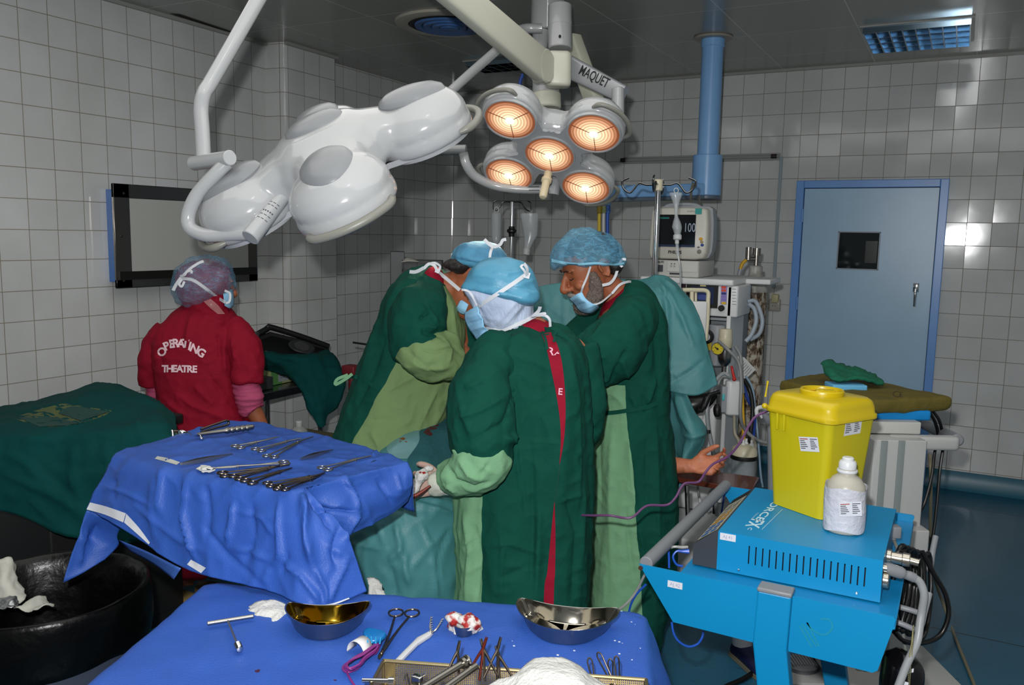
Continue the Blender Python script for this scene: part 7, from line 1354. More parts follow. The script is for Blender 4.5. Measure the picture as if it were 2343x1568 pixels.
o=obj('beads',mb,mat('bead_nickel','a6a079',.3,.8),ch);o['kind']='stuff';mb=MB();rbox(mb,P(2070,1566,1.92),(.016,.003,.012),.001);obj('tag',mb,STK,ch)
pd_=thing('foot_pedal','black foot pedal housing hung below the wound cables','foot pedal',P(2065,1540,2.02));mb=MB();sil(mb,[(1490,2054,2070,2.04,.02),(1500,2044,2086,2.04,.035),(1508,2032,2098,2.04,.045),(1530,2026,2106,2.04,.05),(1570,2020,2102,2.04,.05),(1600,2020,2096,2.04,.05)],26,3);obj('pedal_shell',mb,mat('pedal_black','0c0c0e',.2,coat=.3),pd_);tpd=bvh(pd_.children[-1])
for a,b in(((2063,1532),(2092,1530)),):obj('rating_label',grid_decal(tpd,[(2076,1534),(2091,1530)],[(2076,1542),(2090,1539)],4,2,.002,2),STK,pd_,smooth=False)
hc_=thing('electrode_lead','thin blue lead looping below the left end of the blue cart','cable',P(1570,1440,2.15));mb=MB();limb(mb,[(1537,1424,2.12,2.6),(1541,1448,2.12,2.6),(1553,1468,2.12,2.6),(1575,1480,2.12,2.6),(1596,1474,2.12,2.6),(1607,1458,2.12,2.6),(1609,1446,2.14,2.6)],8,7);obj('lead_loop',mb,mat('royal_blue_lead','1f4fb0',.35),hc_)
mb=MB();limb(mb,[(1574,1252,2.2,3),(1560,1253,2.2,3.5),(1540,1252,2.2,3),(1515,1262,2.22,3),(1498,1280,2.24,3),(1478,1310,2.26,3),(1455,1355,2.3,3),(1430,1385,2.32,3),(1405,1402,2.35,3)],8,6);o=obj('grey_lead',mb,mat('pale_grey_lead','8f908c',.4),None);tag(o,'thin pale grey lead trailing from the generator front past the cart handle','cable')
mb=MB();limb(mb,[(1576,1262,2.2,6),(1562,1262,2.2,4),(1548,1262,2.2,2.6),(1540,1275,2.2,2.6),(1548,1292,2.2,2.6),(1562,1296,2.2,2.6)],8,6);limb(mb,[(1526,1240,2.22,2.6),(1530,1265,2.22,2.6),(1531,1300,2.22,2.6)],8,5);limb(mb,[(1478,1338,2.28,2.6),(1458,1358,2.3,2.6),(1445,1380,2.32,2.6),(1438,1405,2.34,2.6)],8,5);o=obj('blue_lead',mb,MATS['royal_blue_lead'],None);tag(o,'bright blue lead plugged into the dark front of the generator','cable')
mb=MB();limb(mb,[(1296,1178,2.6,2.8),(1352,1180,2.5,2.8),(1395,1180,2.46,2.8),(1430,1186,2.46,2.8),(1450,1182,2.46,2.8),(1480,1158,2.48,2.8),(1525,1156,2.5,2.8),(1545,1140,2.5,2.8),(1565,1108,2.52,2.8),(1598,1103,2.54,2.8),(1615,1080,2.54,2.8),(1632,1062,2.54,2.8),(1665,1045,2.52,2.8),(1692,1015,2.5,2.8),(1715,972,2.5,2.8),(1735,950,2.5,2.8),(1790,930,2.5,2.8)],8,7);o=obj('diathermy_lead',mb,mat('mauve_lead','5f3a62',.4),None);tag(o,'long mauve lead running from the front nurse across the bearded man to the yellow bin','cable')
YEL=mat('yellow_sharps_plastic','b3a813',.35,var=.03,vscale=3,spec=.5);YELD=mat('yellow_lid_plastic','b59f0f',.32)
nb_,lb_=Zp(1880,1192,GZ1+.001),Zp(1762,1150,GZ1+.001);e1=(lb_-nb_);w1=e1 .length;e1 .normalize();e2=Vector((-e1 .y,e1 .x,0));e2=e2 if e2 .dot(FH)>0 else-e2
w2=.155;bcn=nb_+e1*w1/2+e2*w2/2;hB=.29;MB_=Matrix((e1,e2,UP)).transposed()
def rr_(w,h,r,z,seg=6):
 out=[]
 for sx,sy,a0 in((1,1,0),(-1,1,PI/2),(-1,-1,PI),(1,-1,1.5*PI)):
  for k in range(seg+1):a=a0+k*PI/2/seg;v=Vector((sx*(w/2-r)+r*math.cos(a),sy*(h/2-r)+r*math.sin(a),z));out.append(bcn+MB_@v)
 return out
sb_=thing('sharps_bin','tall yellow sharps bin with an open red-flapped lid standing on the generator','sharps bin',bcn)
g=[1.0,1.0,1.06,1.13,1.2,1.225];zs_=[0,.004,.08,.16,.24,.262]
mb=MB();loft(mb,[rr_(w1*s,w2*s,.02,z) for s,z in zip(g,zs_)]);obj('bin_body',mb,YEL,sb_,ang=30)
s=1.27;mb=MB();loft(mb,[rr_(w1*(s+.02),w2*(s+.02),.028,.256),rr_(w1*(s+.05),w2*(s+.05),.03,.258),rr_(w1*(s+.05),w2*(s+.05),.03,.268),rr_(w1*s,w2*s,.03,.272),rr_(w1*(s-.02),w2*(s-.02),.03,.29),rr_(w1*(s-.06),w2*(s-.06),.035,.303),rr_(w1*(s-.13),w2*(s-.13),.04,.309),rr_(w1*.5,w2*.5,.03,.311)]);obj('lid',mb,YELD,sb_,ang=50);ld=sb_.children[-1]
lc=bcn+UP*.309;mb=MB();lathe(mb,[(.052,0),(.054,.012),(.0515,.016),(.046,.014),(.044,.0)],40,Matrix.Translation(lc),False,0,1.05,.95);obj('lid_ring',mb,YELD,ld)
mb=MB();lathe(mb,[(.045,.004),(.03,.006),(0,.005)],36,Matrix.Translation(lc),False,0,1.05,.95);obj('flap',mb,mat('red_flap','9c1d14',.35),ld);mb=MB();rbox(mb,lc+UP*.010+RH*.008,(.05,.016,.006),.002,2,Matrix((RH,FH,UP)).transposed());cyl(mb,lc+UP*.004,lc+UP*.015,.008,14);obj('flap_tab',mb,YELD,ld)
for u,sgn in((.28,-1),(-.05,-1)):
 for dx in(-.011,.011):
  mb=MB();q=bcn+MB_@Vector((u*w1+dx,-w2*1.24/2-.002,.238));rbox(mb,q,(.006,.008,.05),.002,2,MB_)
  if u>0:obj('lid_clip',mb,YEL,ld)
mb=MB();q=bcn+MB_@Vector((.28*w1,-w2*1.235/2-.001,.26));rbox(mb,q,(.034,.01,.008),.002,2,MB_);obj('lid_clip',mb,YEL,ld)
mb=MB();q=bcn+MB_@Vector((w1*.66,-w2*.58,.266));ell(mb,q,(.008,.008,.008));q2=P(1757,872,dep(q));tube(mb,[q+UP*.025,(q+q2)/2+UP*.012,q2],[.003,.002,.003],8,4);obj('lid_strap',mb,YELD,ld)
def paper(name,c,xa,ya,w,h,parent,lines=True,tone=STK):
 Mx=basis(c,xa,ya);mb=MB();mb.add([Mx@Vector((x*w/2,y*h/2,0)) for x,y in((-1,-1),(1,-1),(1,1),(-1,1))],[(0,1,2,3)]);o=obj(name,mb,tone,parent,smooth=False)
 if lines:
  for k in range(6):
   for x0,ln in((-.45,.38),(.08,.34)):
    if k==0:ln*=1.1
    mb=MB();y=.36-.13*k;mb.add([Mx@Vector((w*(x0+a*ln*(1-.12*((k*7+int(x0*10))%4))),h*(y+b*.03),.0004)) for a,b in((0,-1),(1,-1),(1,1),(0,1))],[(0,1,2,3)]);obj('print_line',mb,mat('print_red','9a3a35',.6) if(k==0 and x0<0) else mat('print_dark','4a4c52',.6),o,smooth=False)
 return o
tb_=bvh(sb_.children[0]);qa,qb_=cast(tb_,1822,1015,.0015),cast(tb_,1881,1018,.0015);qc_=cast(tb_,1850,1000,.0015);qd_=cast(tb_,1850,1034,.0015)
paper('bin_label',cast(tb_,1851,1017,.0015),qb_-qa,qc_-qd_,.060,.038,sb_)
qa,qb_=cast(tb_,1935,980,.0015),cast(tb_,1969,974,.0015);qc_=cast(tb_,1951,965,.0015);qd_=cast(tb_,1951,992,.0015);paper('bin_label',cast(tb_,1952,978,.0015),qb_-qa,qc_-qd_,(qb_-qa).length*1.12,.040,sb_)
q=Zp(1929,1212,GZ1+.001);bt_=thing('spray_bottle','white-capped plastic bottle wrapped in white tape beside the yellow sharps bin','bottle',q)
mb=MB();lathe(mb,[(0,0),(.042,0),(.047,.006),(.047,.10),(.044,.118),(.034,.133),(.022,.142),(.020,.155),(.020,.160),(0,.16)],36,Matrix.Translation(q));obj('bottle_body',mb,mat('milky_plastic','a6a397',.3,var=.08),bt_)
mb=MB();k=48;rows=[]
for i,z in enumerate((.006,.02,.04,.06,.08,.1,.114)):rows.append([q+Vector(((.0492+.0016*noise.noise(Vector((math.cos(a)*3,math.sin(a)*3,z*40)))+.0012*math.sin(5*a+i))*math.cos(a),(.0492+.0016*noise.noise(Vector((math.cos(a)*3,math.sin(a)*3,z*40))))*math.sin(a),z+.004*math.sin(3*a+i)*(i in(0,6)))) for a in np.linspace(0,2*PI,k,endpoint=False)])
loft(mb,rows,False);obj('tape_wrap',mb,mat('white_tape_wrap','b9bac2',.45,bump=.5,bscale=60),bt_);tw_=bvh(bt_.children[-1])
mb=MB();lathe(mb,[(.0,.186),(.012,.186),(.014,.184),(.014,.178),(.018,.177),(.021,.172),(.021,.158),(.0,.158)],30,Matrix.Translation(q));lathe(mb,[(.024,.149),(.025,.152),(.024,.155),(.02,.156)],30,Matrix.Translation(q),False);obj('cap',mb,mat('cap_white','c4c6c8',.3),bt_)
cq=cast(tw_,1945,1165,.001);xv=cast(tw_,1968,1163,.001)-cast(tw_,1920,1165,.001);paper('bottle_label',cq-FW*.003,xv,UP,.052,.036,bt_)
# grey cart behind
D2=2.95;MR=Matrix((RH,FH,UP)).transposed();LG_=mat('light_grey_enamel','a6a7a5',.4,bump=.04,bscale=400)
f0=P(2060,1240,D2);T=thing('equipment_cart','light grey equipment cart with a wide ribbed column and side handle behind the yellow bin','cart',(f0 .x,f0 .y,0))
def slab(px0,py0,px1,py1,d,th,r=.006):
 a,b=P(px0,py0,d),P(px1,py1,d);c=(a+b)/2+FH*th/2;w=abs((b-a).dot(RH));h=abs(a.z-b.z);mb=MB();rbox(mb,c,(w,th,h),r,3,MR);return mb
obj('column',slab(1984,998,2093,1600,D2,.12),LG_,T)
for x in(2003,2042):obj('column_rib',slab(x-2,1000,x+1.5,1600,D2-.004,.01,.001),mat('rib_grey','77807f',.4),T)
obj('top_arm',slab(2040,999,2200,1034,D2-.01,.05,.02),LG_,T);mb=MB();cyl(mb,P(2192,1008,D2+.02),P(2118,972,D2+.42),.022,20,bev=.006);obj('handle_bar',mb,GREYP,T)
obj('base_box',slab(2030,1212,2124,1300,D2-.06,.36,.006),LG_,T);mb=MB();a=P(2077,1203,D2-.06);
obj('shelf_plate',slab(1990,965,2108,995,D2+.02,.34,.006),mat('cart_shelf_cream','b1b0ab',.4),T)
for dx in(-.16,.16):
 for dy in(-.1,.3):mb=MB();c=Vector((f0 .x,f0 .y,.045))+RH*dx+FH*dy;cyl(mb,c-RH*.012,c+RH*.012,.045,20,bev=.006);obj('castor',mb,BLK,T)
mb=MB();c=Vector((f0 .x,f0 .y,.10))+FH*.1;rbox(mb,c,(.42,.5,.05),.01,3,MR);obj('foot_plate',mb,LG_,T)
mb=MB();zc0=P(2040,1598,D2).z;c=Vector((f0 .x,f0 .y,(zc0+.1)/2))+FH*.06-RH*.02;
if zc0>.12:rbox(mb,c,(.165,.12,zc0-.1),.006,3,MR);obj('column_foot',mb,LG_,T)
q=P(2018,1024,D2-.006);paper('asset_sticker',q,RH,UP,.040,.024,T,False);text_on('handwriting','RI-4',.018,basis(q-FH*.002,RH,UP),BIRO,T,-.0004)
mb=slab(1960,938,2132,964,D2+.06,.34,.012);o=obj('blue_unit',mb,mat('blue_unit_enamel','0a7cc0',.4),None);tag(o,'flat bright blue equipment unit lying on the grey cart under the olive pack','equipment unit')
zO=P(2180,935,D2+.02).z;OL=mat('olive_wrapping','59501a',.75,var=.12,vscale=8,bump=.3,bscale=50)
oc=[(1783,868),(1930,842),(2182,906),(1985,946)];cor=[P(1785,872,3.2),P(1880,846,3.75),P(2180,912,3.05),P(1960,918,2.9)]
zO1=P(2180,908,3.05).z;q4=[Zp(1782,868,zO1),Zp(1905,850,zO1+.0),Zp(2182,908,zO1),Zp(1980,918,zO1)]
mb=MB();cO=sum(q4,Vector())/4
def inset(s,z):return[cO+(p-cO)*s+UP*z for p in q4]
def dens(r):return[r[i]*(1-t)+r[(i+1)%4]*t for i in range(4) for t in np.linspace(0,1,8,endpoint=False)]
loft(mb,[dens(inset(.96,-.052)),dens(inset(.995,-.045)),dens(inset(1.0,-.02)),dens(inset(.99,-.004)),dens(inset(.96,.0)),dens(inset(.5,.004))]);me=fuse('ol',mb,[OL],.009,3,.5,folds(10,10,.003,.0015,5));o=obj('olive_pack',me,OL,None);tag(o,'flat pack in olive wrapping lying across the top of the grey cart','pack');TO=bvh(o)
px_text('pack_writing',[('C',2050,903,20,.1),('E',2062,904,16,.1)],TO,mat('olive_ink','322c12',.8),o,-.01,.002,1.3)
lb=weld('lb',sheet([[(1880,872,3.2),(1920,874,3.2),(1985,880,3.2)],[(1885,879,3.12),(1925,882,3.12),(1984,886,3.12)],[(1890,884,3.06),(1925,888,3.06),(1982,890,3.06)]],4,4),SKY,.0005,0);PB=mat('pale_blue_wrap','5fa6cc',.6)
mb=MB();rbox(mb,cast(TO,1935,884,.012,3.1),(.13,.09,.022),.006,3,MR);o=obj('pale_blue_pack',mb,PB,None);tag(o,'small pale blue pack on the olive pack beside the green cloth','pack')
c=cast(TO,1950,858,.03,3.25)
g=[[(1884,838,3.3),(1890,830,3.32),(1915,836,3.33),(1960,848,3.33),(1990,852,3.33)],[(1886,850,3.24),(1900,846,3.22),(1930,850,3.24),(1975,858,3.25),(2005,864,3.26)],[(1896,864,3.2),(1915,866,3.17),(1945,864,3.18),(1985,868,3.19),(2018,872,3.2)],[(1902,874,3.17),(1920,876,3.15),(1950,870,3.16),(1985,873,3.16),(2024,878,3.17)]]
o=sheets('green_cloth',[sheet(g,7,7)],mat('deep_green_cloth','075a41',.85,var=.1,bump=.4,bscale=30),None,crumple(.008,12,31),None,.0005,1,.012);tag(o,'crumpled dark green cloth on top of the olive pack by the door','cloth')
ck=thing('cart_cables','two black cables hanging from the blue unit down behind the grey cart handle','cable',P(2140,1200,3.2))
for pts_ in([(2132,938,3.1,3.5),(2148,960,3.1,3.5),(2155,985,3.12,3.5),(2158,1020,3.15,3.5),(2150,1080,3.15,3.5),(2143,1160,3.15,3.5),(2134,1230,3.15,3.5),(2118,1300,3.15,3.5)],[(2128,945,3.08,3.5),(2140,968,3.1,3.5),(2146,1000,3.14,3.5),(2138,1040,3.15,3.5),(2132,1090,3.15,3.5),(2116,1150,3.15,3.5),(2100,1185,3.15,3.5),(2085,1260,3.2,3.5)]):
 mb=MB();limb(mb,pts_,8,6);obj('cable',mb,BC,ck)
mb=MB();pts_=[P(2128,1040,3.3),P(2130,1100,3.3),Zp(2132,1290,.25)*1.,Zp(2165,1400,.01),Zp(2190,1470,.008),Zp(2230,1570,.008),Zp(2250,1640,.008)];tube(mb,pts_,.0065,8,6);o=obj('floor_cable',mb,mat('beige_flex','7d765f',.45),None);tag(o,'beige flex running from the grey cart along the blue floor to the lower right','cable')
sh_=thing('overshoe','navy blue shoe with a white sock seen under the blue cart','shoe',Zp(1712,1520,0));q=Zp(1712,1520,0);shM=fwdup(q,(RH*.3-FH*.8));SHN=mat('navy_shoe','10163a',.5)
o=shoe(shM,SHN,sh_);mb=MB();cyl(mb,q+UP*.06-shM.to_3x3()@Vector((0,.045,0)),q+UP*.14-shM.to_3x3()@Vector((0,.05,0)),.038,20,.042);obj('sock',mb,STK,sh_);mb=MB();cyl(mb,q+UP*.13-shM.to_3x3()@Vector((0,.05,0)),q+UP*.24-shM.to_3x3()@Vector((0,.055,0)),.05,20,.055);obj('trouser_hem',mb,mat('dark_trouser','15140f',.8),sh_)
fs_=thing('floor_footswitch','grey ribbed footswitch lying on the floor under the blue cart','footswitch',Zp(1850,1545,0));q=Zp(1850,1550,0);mb=MB();rbox(mb,q+UP*.012,(.26,.18,.024),.008,3,MR);obj('base_plate',mb,LG_,fs_);mb=MB();lathe(mb,[(.06,.024),(.062,.04),(.05,.05),(0,.052)],30,Matrix.Translation(q+FH*.03-RH*.02));obj('pedal',mb,GREYP,fs_);mb=MB()
for k in range(9):box(mb,q+FH*.03-RH*(.02-.011*(k-4))+UP*.053,(.004,.08,.006),MR)
obj('pedal_ribs',mb,MGR,fs_,smooth=False)
mb=MB();tube(mb,[Zp(1600,1640,.01),Zp(1650,1580,.01),Zp(1700,1555,.012),Zp(1745,1530,.012),Zp(1790,1535,.02)],.010,10,6);o=obj('black_floor_cable',mb,BC,None);tag(o,'thick black cable on the floor beside the navy shoe','cable')
# instruments and small things
STL=mat('instrument_steel','a5a29b',.32,1.);OLD=mat('worn_instrument_steel','6b6157',.28,1.);GRP_M,GRP_T,GRP_B='instruments on the blue raised drape','instruments on the front table','clamps leaning in the wire basket'
def half(L,s,open_,curve,rr,jaw,w):
 """one half of a ring-handled instrument, rings at x = 0, tip at x = L"""
 pv=L*jaw;mb=MB();g=rr*1.15
 tube(mb,[Vector((rr*1.15*math.cos(a)+rr*.2,s*g+rr*math.sin(a),.003)) for a in np.linspace(0,2*PI,20,endpoint=False)],w*.8,8,closed=True)
 t=s*open_
 tube(mb,[(rr*1.3,s*g*.9,.003),(pv*.5,s*g*.42+t*.2,.003),(pv,s*.0006,.003),(pv+(L-pv)*.35,-s*w*.5-t*.5+curve*.12,.003),(pv+(L-pv)*.7,-s*w*.5-t*.8+curve*.5,.0032),(L,-s*w*.25-t*1.1+curve,.0034)],[w*.9,w,w*1.35,w*1.05,w*.85,w*.45],8,4,flat=.75);return mb
def clamp(a,b,z,label,group,kind='artery_clamp',open_=.0,curve=0.,rr=.010,jaw=.68,w=.0024,m=STL,roll=0.):
 A=a if isinstance(a,Vector) else Zp(*a,z);B=b if isinstance(b,Vector) else Zp(*b,z);L=(B-A).length;M=basis(A,B-A,UP.cross(B-A));
 if roll:M=M@Matrix.Rotation(roll,4,'X')
 t=thing(kind,label,'clamp' if kind!='surgical_scissors' else 'scissors',A,group)
 for s in(-1,1):mb=half(L,s,open_,curve,rr,jaw,w);mb.xf(M@Matrix.Translation((0,0,(s+1)*.0009)));obj('half',mb,m,t)
 mb=MB();cyl(mb,(L*jaw,0,-.001),(L*jaw,0,.008),w*1.1,12);obj('pivot',mb.xf(M),m,t);return t
def tweezers(a,b,z,label,group,w=.006):
 A,B=Zp(*a,z),Zp(*b,z);L=(B-A).length;M=basis(A-UP*.004,B-A,UP.cross(B-A));t=thing('tweezers',label,'tweezers',A,group)
 for s in(-1,1):
  mb=MB();rings=[]
  for x,y,hw in((0,.0,.5),(.04,.0015,.6),(.3,.006,1),(.55,.006,1),(.8,.0035,.55),(1,.0008,.25)):rings.append([Vector((x*L,s*y+dy,dz+.006)) for dy,dz in((-.0006,-hw*w),(.0006,-hw*w),(.0006,hw*w),(-.0006,hw*w))])
  loft(mb,rings);obj('arm',mb.xf(M),STL,t,ang=30)
 mb=MB()
 for k in range(6):box(mb,(L*(.33+.03*k),0,.006+w),(.001,.014,.0006));
 obj('grip_ribs',mb.xf(M),OLD,t,smooth=False);return t
zM=ZM+.006
clamp((543,1026),(636,1003),zM,'surgical scissors nearest the retractor on the blue raised drape, blades slightly open',GRP_M,'surgical_scissors',.005,jaw=.45)
clamp((590,1033),(683,1006),zM,'curved clamp second from the retractor on the raised drape',GRP_M,curve=-.010)
clamp((618,1048),(708,1002),zM,'curved clamp with a small hooked tip near the far edge of the raised drape',GRP_M,curve=-.012)
tweezers((412,1064),(532,1041),zM,'long broad tweezers beside the paper packet on the raised drape',GRP_M,.005)
sp_=clamp((652,1062),(492,1075),zM,'long sponge-holding forceps whose ring end lies on the white gauze',GRP_M,'sponge_forceps',rr=.011)
q=Zp(481,1076,zM+.004);mb=MB();tube(mb,[q+Vector((.011*math.cos(a),.008*math.sin(a),.004)) for a in np.linspace(0,2*PI,18,endpoint=False)],.0014,8,closed=True);obj('ring_jaw',mb,STL,sp_)
clump('gauze_swab','white gauze swab under the ring end of the long forceps on the raised drape','gauze',Zp(472,1073,zM+.004),(.024,.016,.007),GAUZE,4)
for i,(a,b,lb) in enumerate((((510,1089),(662,1067),'upper'),((540,1096),(640,1070),'middle'),((568,1106),(668,1075),'lower'))):clamp(a,b,zM+.003*i,lb+' needle holder of the dark bundle of three beside the gauze swab',GRP_M,'needle_holder',rr=.0105,w=.0030,m=OLD,jaw=.7)
tweezers((688,1052),(762,1031),zM,'short ribbed tweezers lying alone on the raised drape',GRP_M,.004)
clamp((742,1076),(845,1046),zM,'curved clamp lying alone at the right end of the raised drape',GRP_M,curve=-.008)
for i,(a,b,lb) in enumerate((((614,1112),(748,1088),'top'),((628,1119),(747,1090),'middle'),((645,1121),(745,1091),'bottom'))):clamp(a,b,zM+.004*(2-i),lb+' clamp of the stack of three at the near edge of the raised drape',GRP_M,curve=.010,rr=.009,m=OLD)
mb=MB();a,b=cast(TDR,848,1059,.002),cast(TDR,863,1053,.002);tube(mb,[a,(a+b)/2+UP*.001,b],[.0006,.0016,.0004],6,2);o=obj('needle',mb,MATS['chrome'],None);tag(o,'tiny shiny needle beside a red spot at the right of the raised drape','needle')
q0,q1,q2=Zp(420,1018,zM),Zp(452,1004,zM),Zp(580,986,zM);t=thing('scoop_retractor','steel retractor with a wide scooped blade and ribbed handle on the raised drape','retractor',q1,GRP_M)
dx=(q2-q1).normalized();dy=UP.cross(dx);me=weld('bl',sheet([[(392,984,2.44),(418,985,2.47),(436,992,2.46),(447,1003,2.44)],[(395,1003,2.43),(418,1007,2.455),(440,1010,2.44),(451,1018,2.42)],[(398,1020,2.40),(416,1026,2.40),(432,1030,2.39),(445,1030,2.385)]],8,8),MATS['chrome'],.0002,0);obj('blade',me,mat('blade_steel','9a9aa0',.12,1.),t,sol=.002)
mb=MB();rings=[]
for u in np.linspace(-1,1,11):rings.append([q1+dy*(u*.024)+UP*(.004+.012*(1-u*u))+dx*(.004*(1-u*u)),q1+dy*(u*.024)+UP*(.0+.006*(1-u*u))+dx*.010])
mb.add([p for r in rings for p in r],[(2*i,2*i+1,2*i+3,2*i+2) for i in range(10)]);obj('blade_root',mb,MATS['chrome'],t,sol=.002)
mb=MB();pr=[(0,0),(.005,.001),(.006,.07)]
for k in range(5):pr+=[(.0085,.076+.014*k),(.0095,.081+.014*k),(.0075,.087+.014*k)]
L_=(q2-q1).length;pr=[(r,x*L_/.152) for r,x in pr]+[(.008,L_*.97),(.006,L_),(0,L_)];lathe(mb,pr,20,Matrix.Translation(q1+UP*.012)@dx.to_track_quat('Z','Y').to_matrix().to_4x4());obj('ribbed_handle',mb,DSTEEL,t,ang=30)
mb=MB();e=[Zp(460,1000,zM),Zp(500,990,zM),Zp(522,985,zM)];tube(mb,[e[0]+UP*.014,e[1]+UP*.016,e[2]+UP*.018,e[2]+UP*.03-dx*.002,e[1]+UP*.028,e[0]+UP*.022],.0032,10,4);obj('lever_loop',mb,OLD,t)
# front table
zT2=ZT+.003
def kidney(c,ax,a,b,bend,h,label,m_in,group=None):
 t=thing('kidney_dish',label,'kidney dish',c,'kidney dishes');M=basis(c,ax,UP.cross(ax));k=72
 def rg(s,z):return[M@Vector((a*s*math.copysign(abs(math.cos(q))**.85,math.cos(q)),b*s*math.copysign(abs(math.sin(q))**.8,math.sin(q))+bend*(math.cos(q)**2-.5),z)) for q in np.linspace(0,2*PI,k,endpoint=False)]
 mb=MB();loft(mb,[rg(.80,0),rg(.84,.004),rg(.97,h-.003),rg(1.02,h),rg(1.02,h+.0016),rg(.985,h+.001)],False);mb.add(rg(.80,0),[tuple(range(k))]);obj('outer_wall',mb,STEEL,t,ang=50)
 mb=MB();loft(mb,[rg(.985,h+.001),rg(.955,h-.004),rg(.83,.006),rg(.78,.003),rg(.4,.003),rg(.05,.003)],False);mb.add(rg(.05,.003),[tuple(range(k))]);obj('inner_surface',mb,m_in,t,ang=60);return t
a,b=Zp(648,1436,zT2),Zp(846,1432,zT2);kidney((a+b)/2,b-a,(b-a).length/2*.98,.046,.048,.036,'kidney dish with brown iodine making its inside golden, on the front table',mat('iodine_gold_steel','8f7420',.12,1.))
a,b=Zp(1176,1426,zT2),Zp(1414,1452,zT2);kidney((a+b)/2,b-a,(b-a).length/2*.98,.054,.056,.036,'large plain steel kidney dish at the right of the front table',mat('bright_steel','b9b4a8',.1,1.,bump=.02,bscale=40))
me=weld('gz',sheet([[(555,1404,1.86),(590,1380,1.87),(630,1378,1.87),(668,1392,1.86)],[(560,1418,1.83),(596,1402,1.83),(634,1402,1.83),(660,1412,1.83)],[(578,1424,1.815),(604,1424,1.80),(634,1428,1.80),(658,1424,1.805)],[(598,1426,1.815),(612,1448,1.785),(622,1453,1.78),(650,1446,1.785)]],7,7),GAUZE,.0005,1,crumple(.004,22,6));o=obj('gauze_swab',me,GAUZE,None,sol=.004);tag(o,'white folded gauze behind the golden kidney dish on the front table','gauze')
zz=ZT+.012;t=thing('t_handle_awl','steel T-handled tool with a ribbed knob lying left of the white gauze','tool',Zp(522,1420,ZT),GRP_T);mb=MB();cyl(mb,Zp(474,1427,zz),Zp(580,1410,zz),.0042,14,bev=.001);obj('cross_bar',mb,STL,t);mb=MB();a,b=Zp(521,1420,zz),Zp(543,1474,zz);cyl(mb,a,b,.0022,12);obj('shaft',mb,STL,t)
mb=MB();pr=[(0,0)]
for k in range(4):pr+=[(.006,.001+.0055*k),(.0075,.003+.0055*k),(.006,.0055+.0055*k)]
lathe(mb,pr+[(.005,.026),(0,.027)],18,Matrix.Translation(b)@(b-a).to_track_quat('Z','Y').to_matrix().to_4x4());obj('ribbed_knob',mb,MATS['chrome'],t,ang=40)
A,B=Zp(925,1405,ZT+.006),Zp(866,1512,ZT+.006);clamp(A,B,ZT,'long ring-handled forceps with open handles beside the blue clip',GRP_T,'long_forceps',.0,rr=.0155,w=.0026,jaw=.86,m=OLD)
t=thing('blue_cable_clip','bright blue plastic clip on the violet cable, next to the golden kidney dish','clip',Zp(858,1470,ZT));mb=MB();c=Zp(860,1466,ZT+.012)
ou=[(829,1452),(842,1446),(856,1452),(888,1456),(882,1466),(866,1478),(842,1480),(832,1468)];lo=[Zp(x,y,ZT+.006) for x,y in ou];hi=[p+UP*.016 for p in[Zp(x,y+6,ZT+.006) for x,y in ou]];cc_=sum(lo,Vector())/8
loft(mb,[lo,[p*.5+q*.5+(p-cc_)*.06 for p,q in zip(lo,hi)],hi,[(p-cc_)*.6+cc_+UP*.018 for p in lo]]);obj('clip_body',mb,mat('clip_blue','0a62a0',.35),t,sub=1)
mb=MB()
for k in range(4):a,b=Zp(838+11*k,1456+1.5*k,ZT+.026),Zp(842+9*k,1470+k,ZT+.026);tube(mb,[a,b],.0015,6)
obj('clip_ribs',mb,mat('clip_blue_light','2f9ad0',.35),t)
t=thing('violet_cable','coiled violet cable with a white paper tie at the left of the wire basket','cable',Zp(808,1520,ZT));VIO=mat('violet_cable_plastic','6f2568',.35);rnd=random.Random(5)
for k in range(6):
 q=[Zp(x+rnd.uniform(-3,3),y+rnd.uniform(-2,2),ZT+.004+.0035*k) for x,y in((870-2*k,1470+k),(845-2*k,1486+2*k),(815-2*k,1502+2*k),(788+k,1526-k),(792+2*k,1538-2*k),(818+k,1530-2*k),(832+k,1510-k),(858+k,1492-k))]
 mb=MB();tube(mb,q,.0022,8,6,True);obj('cable_turn',mb,VIO,t)
mb=MB();tube(mb,[Zp(792,1534,ZT+.004),Zp(800,1552,ZT+.003),Zp(815,1575,ZT+.003),Zp(830,1600,ZT+.003)],.0022,8,4);obj('cable_end',mb,VIO,t)
mb=MB();c0_,c1_=Zp(812,1490,ZT),Zp(836,1500,ZT);dr_=(Zp(838,1486,ZT)-Zp(810,1504,ZT)).normalized();n_=UP.cross(dr_)
rings=[]
for a in np.linspace(-.2,PI+.2,12):rings.append([(c0_+c1_)/2+n_*(.022*math.cos(a))+UP*(.004+.026*max(0,math.sin(a)))+dr_*s for s in(-.014,.014)])
mb.add([p for r in rings for p in r],[(2*i,2*i+1,2*i+3,2*i+2) for i in range(11)]);obj('paper_tie',mb,mat('tie_white','b6b6b6',.5),t,sol=.001)
t=thing('rake_electrode','white plastic handled tool with two barbed metal prongs on the front table','tool',Zp(950,1480,ZT),GRP_T);mb=MB();WPL=mat('white_tool_plastic','b2b3b4',.35)
rings=[]
for x,y,w_ in((905,1520,.0065),(930,1494,.0065),(950,1474,.0065),(962,1464,.009),(976,1456,.008),(986,1449,.005)):
 c=Zp(x,y,ZT+.006);dd=(Zp(986,1449,ZT)-Zp(905,1520,ZT)).normalized();nn_=UP.cross(dd);rings.append([c+nn_*(w_*math.cos(a))+UP*(.005*math.copysign(abs(math.sin(a))**.6,math.sin(a))) for a in np.linspace(0,2*PI,14,endpoint=False)])
loft(mb,rings);obj('handle',mb,WPL,t)
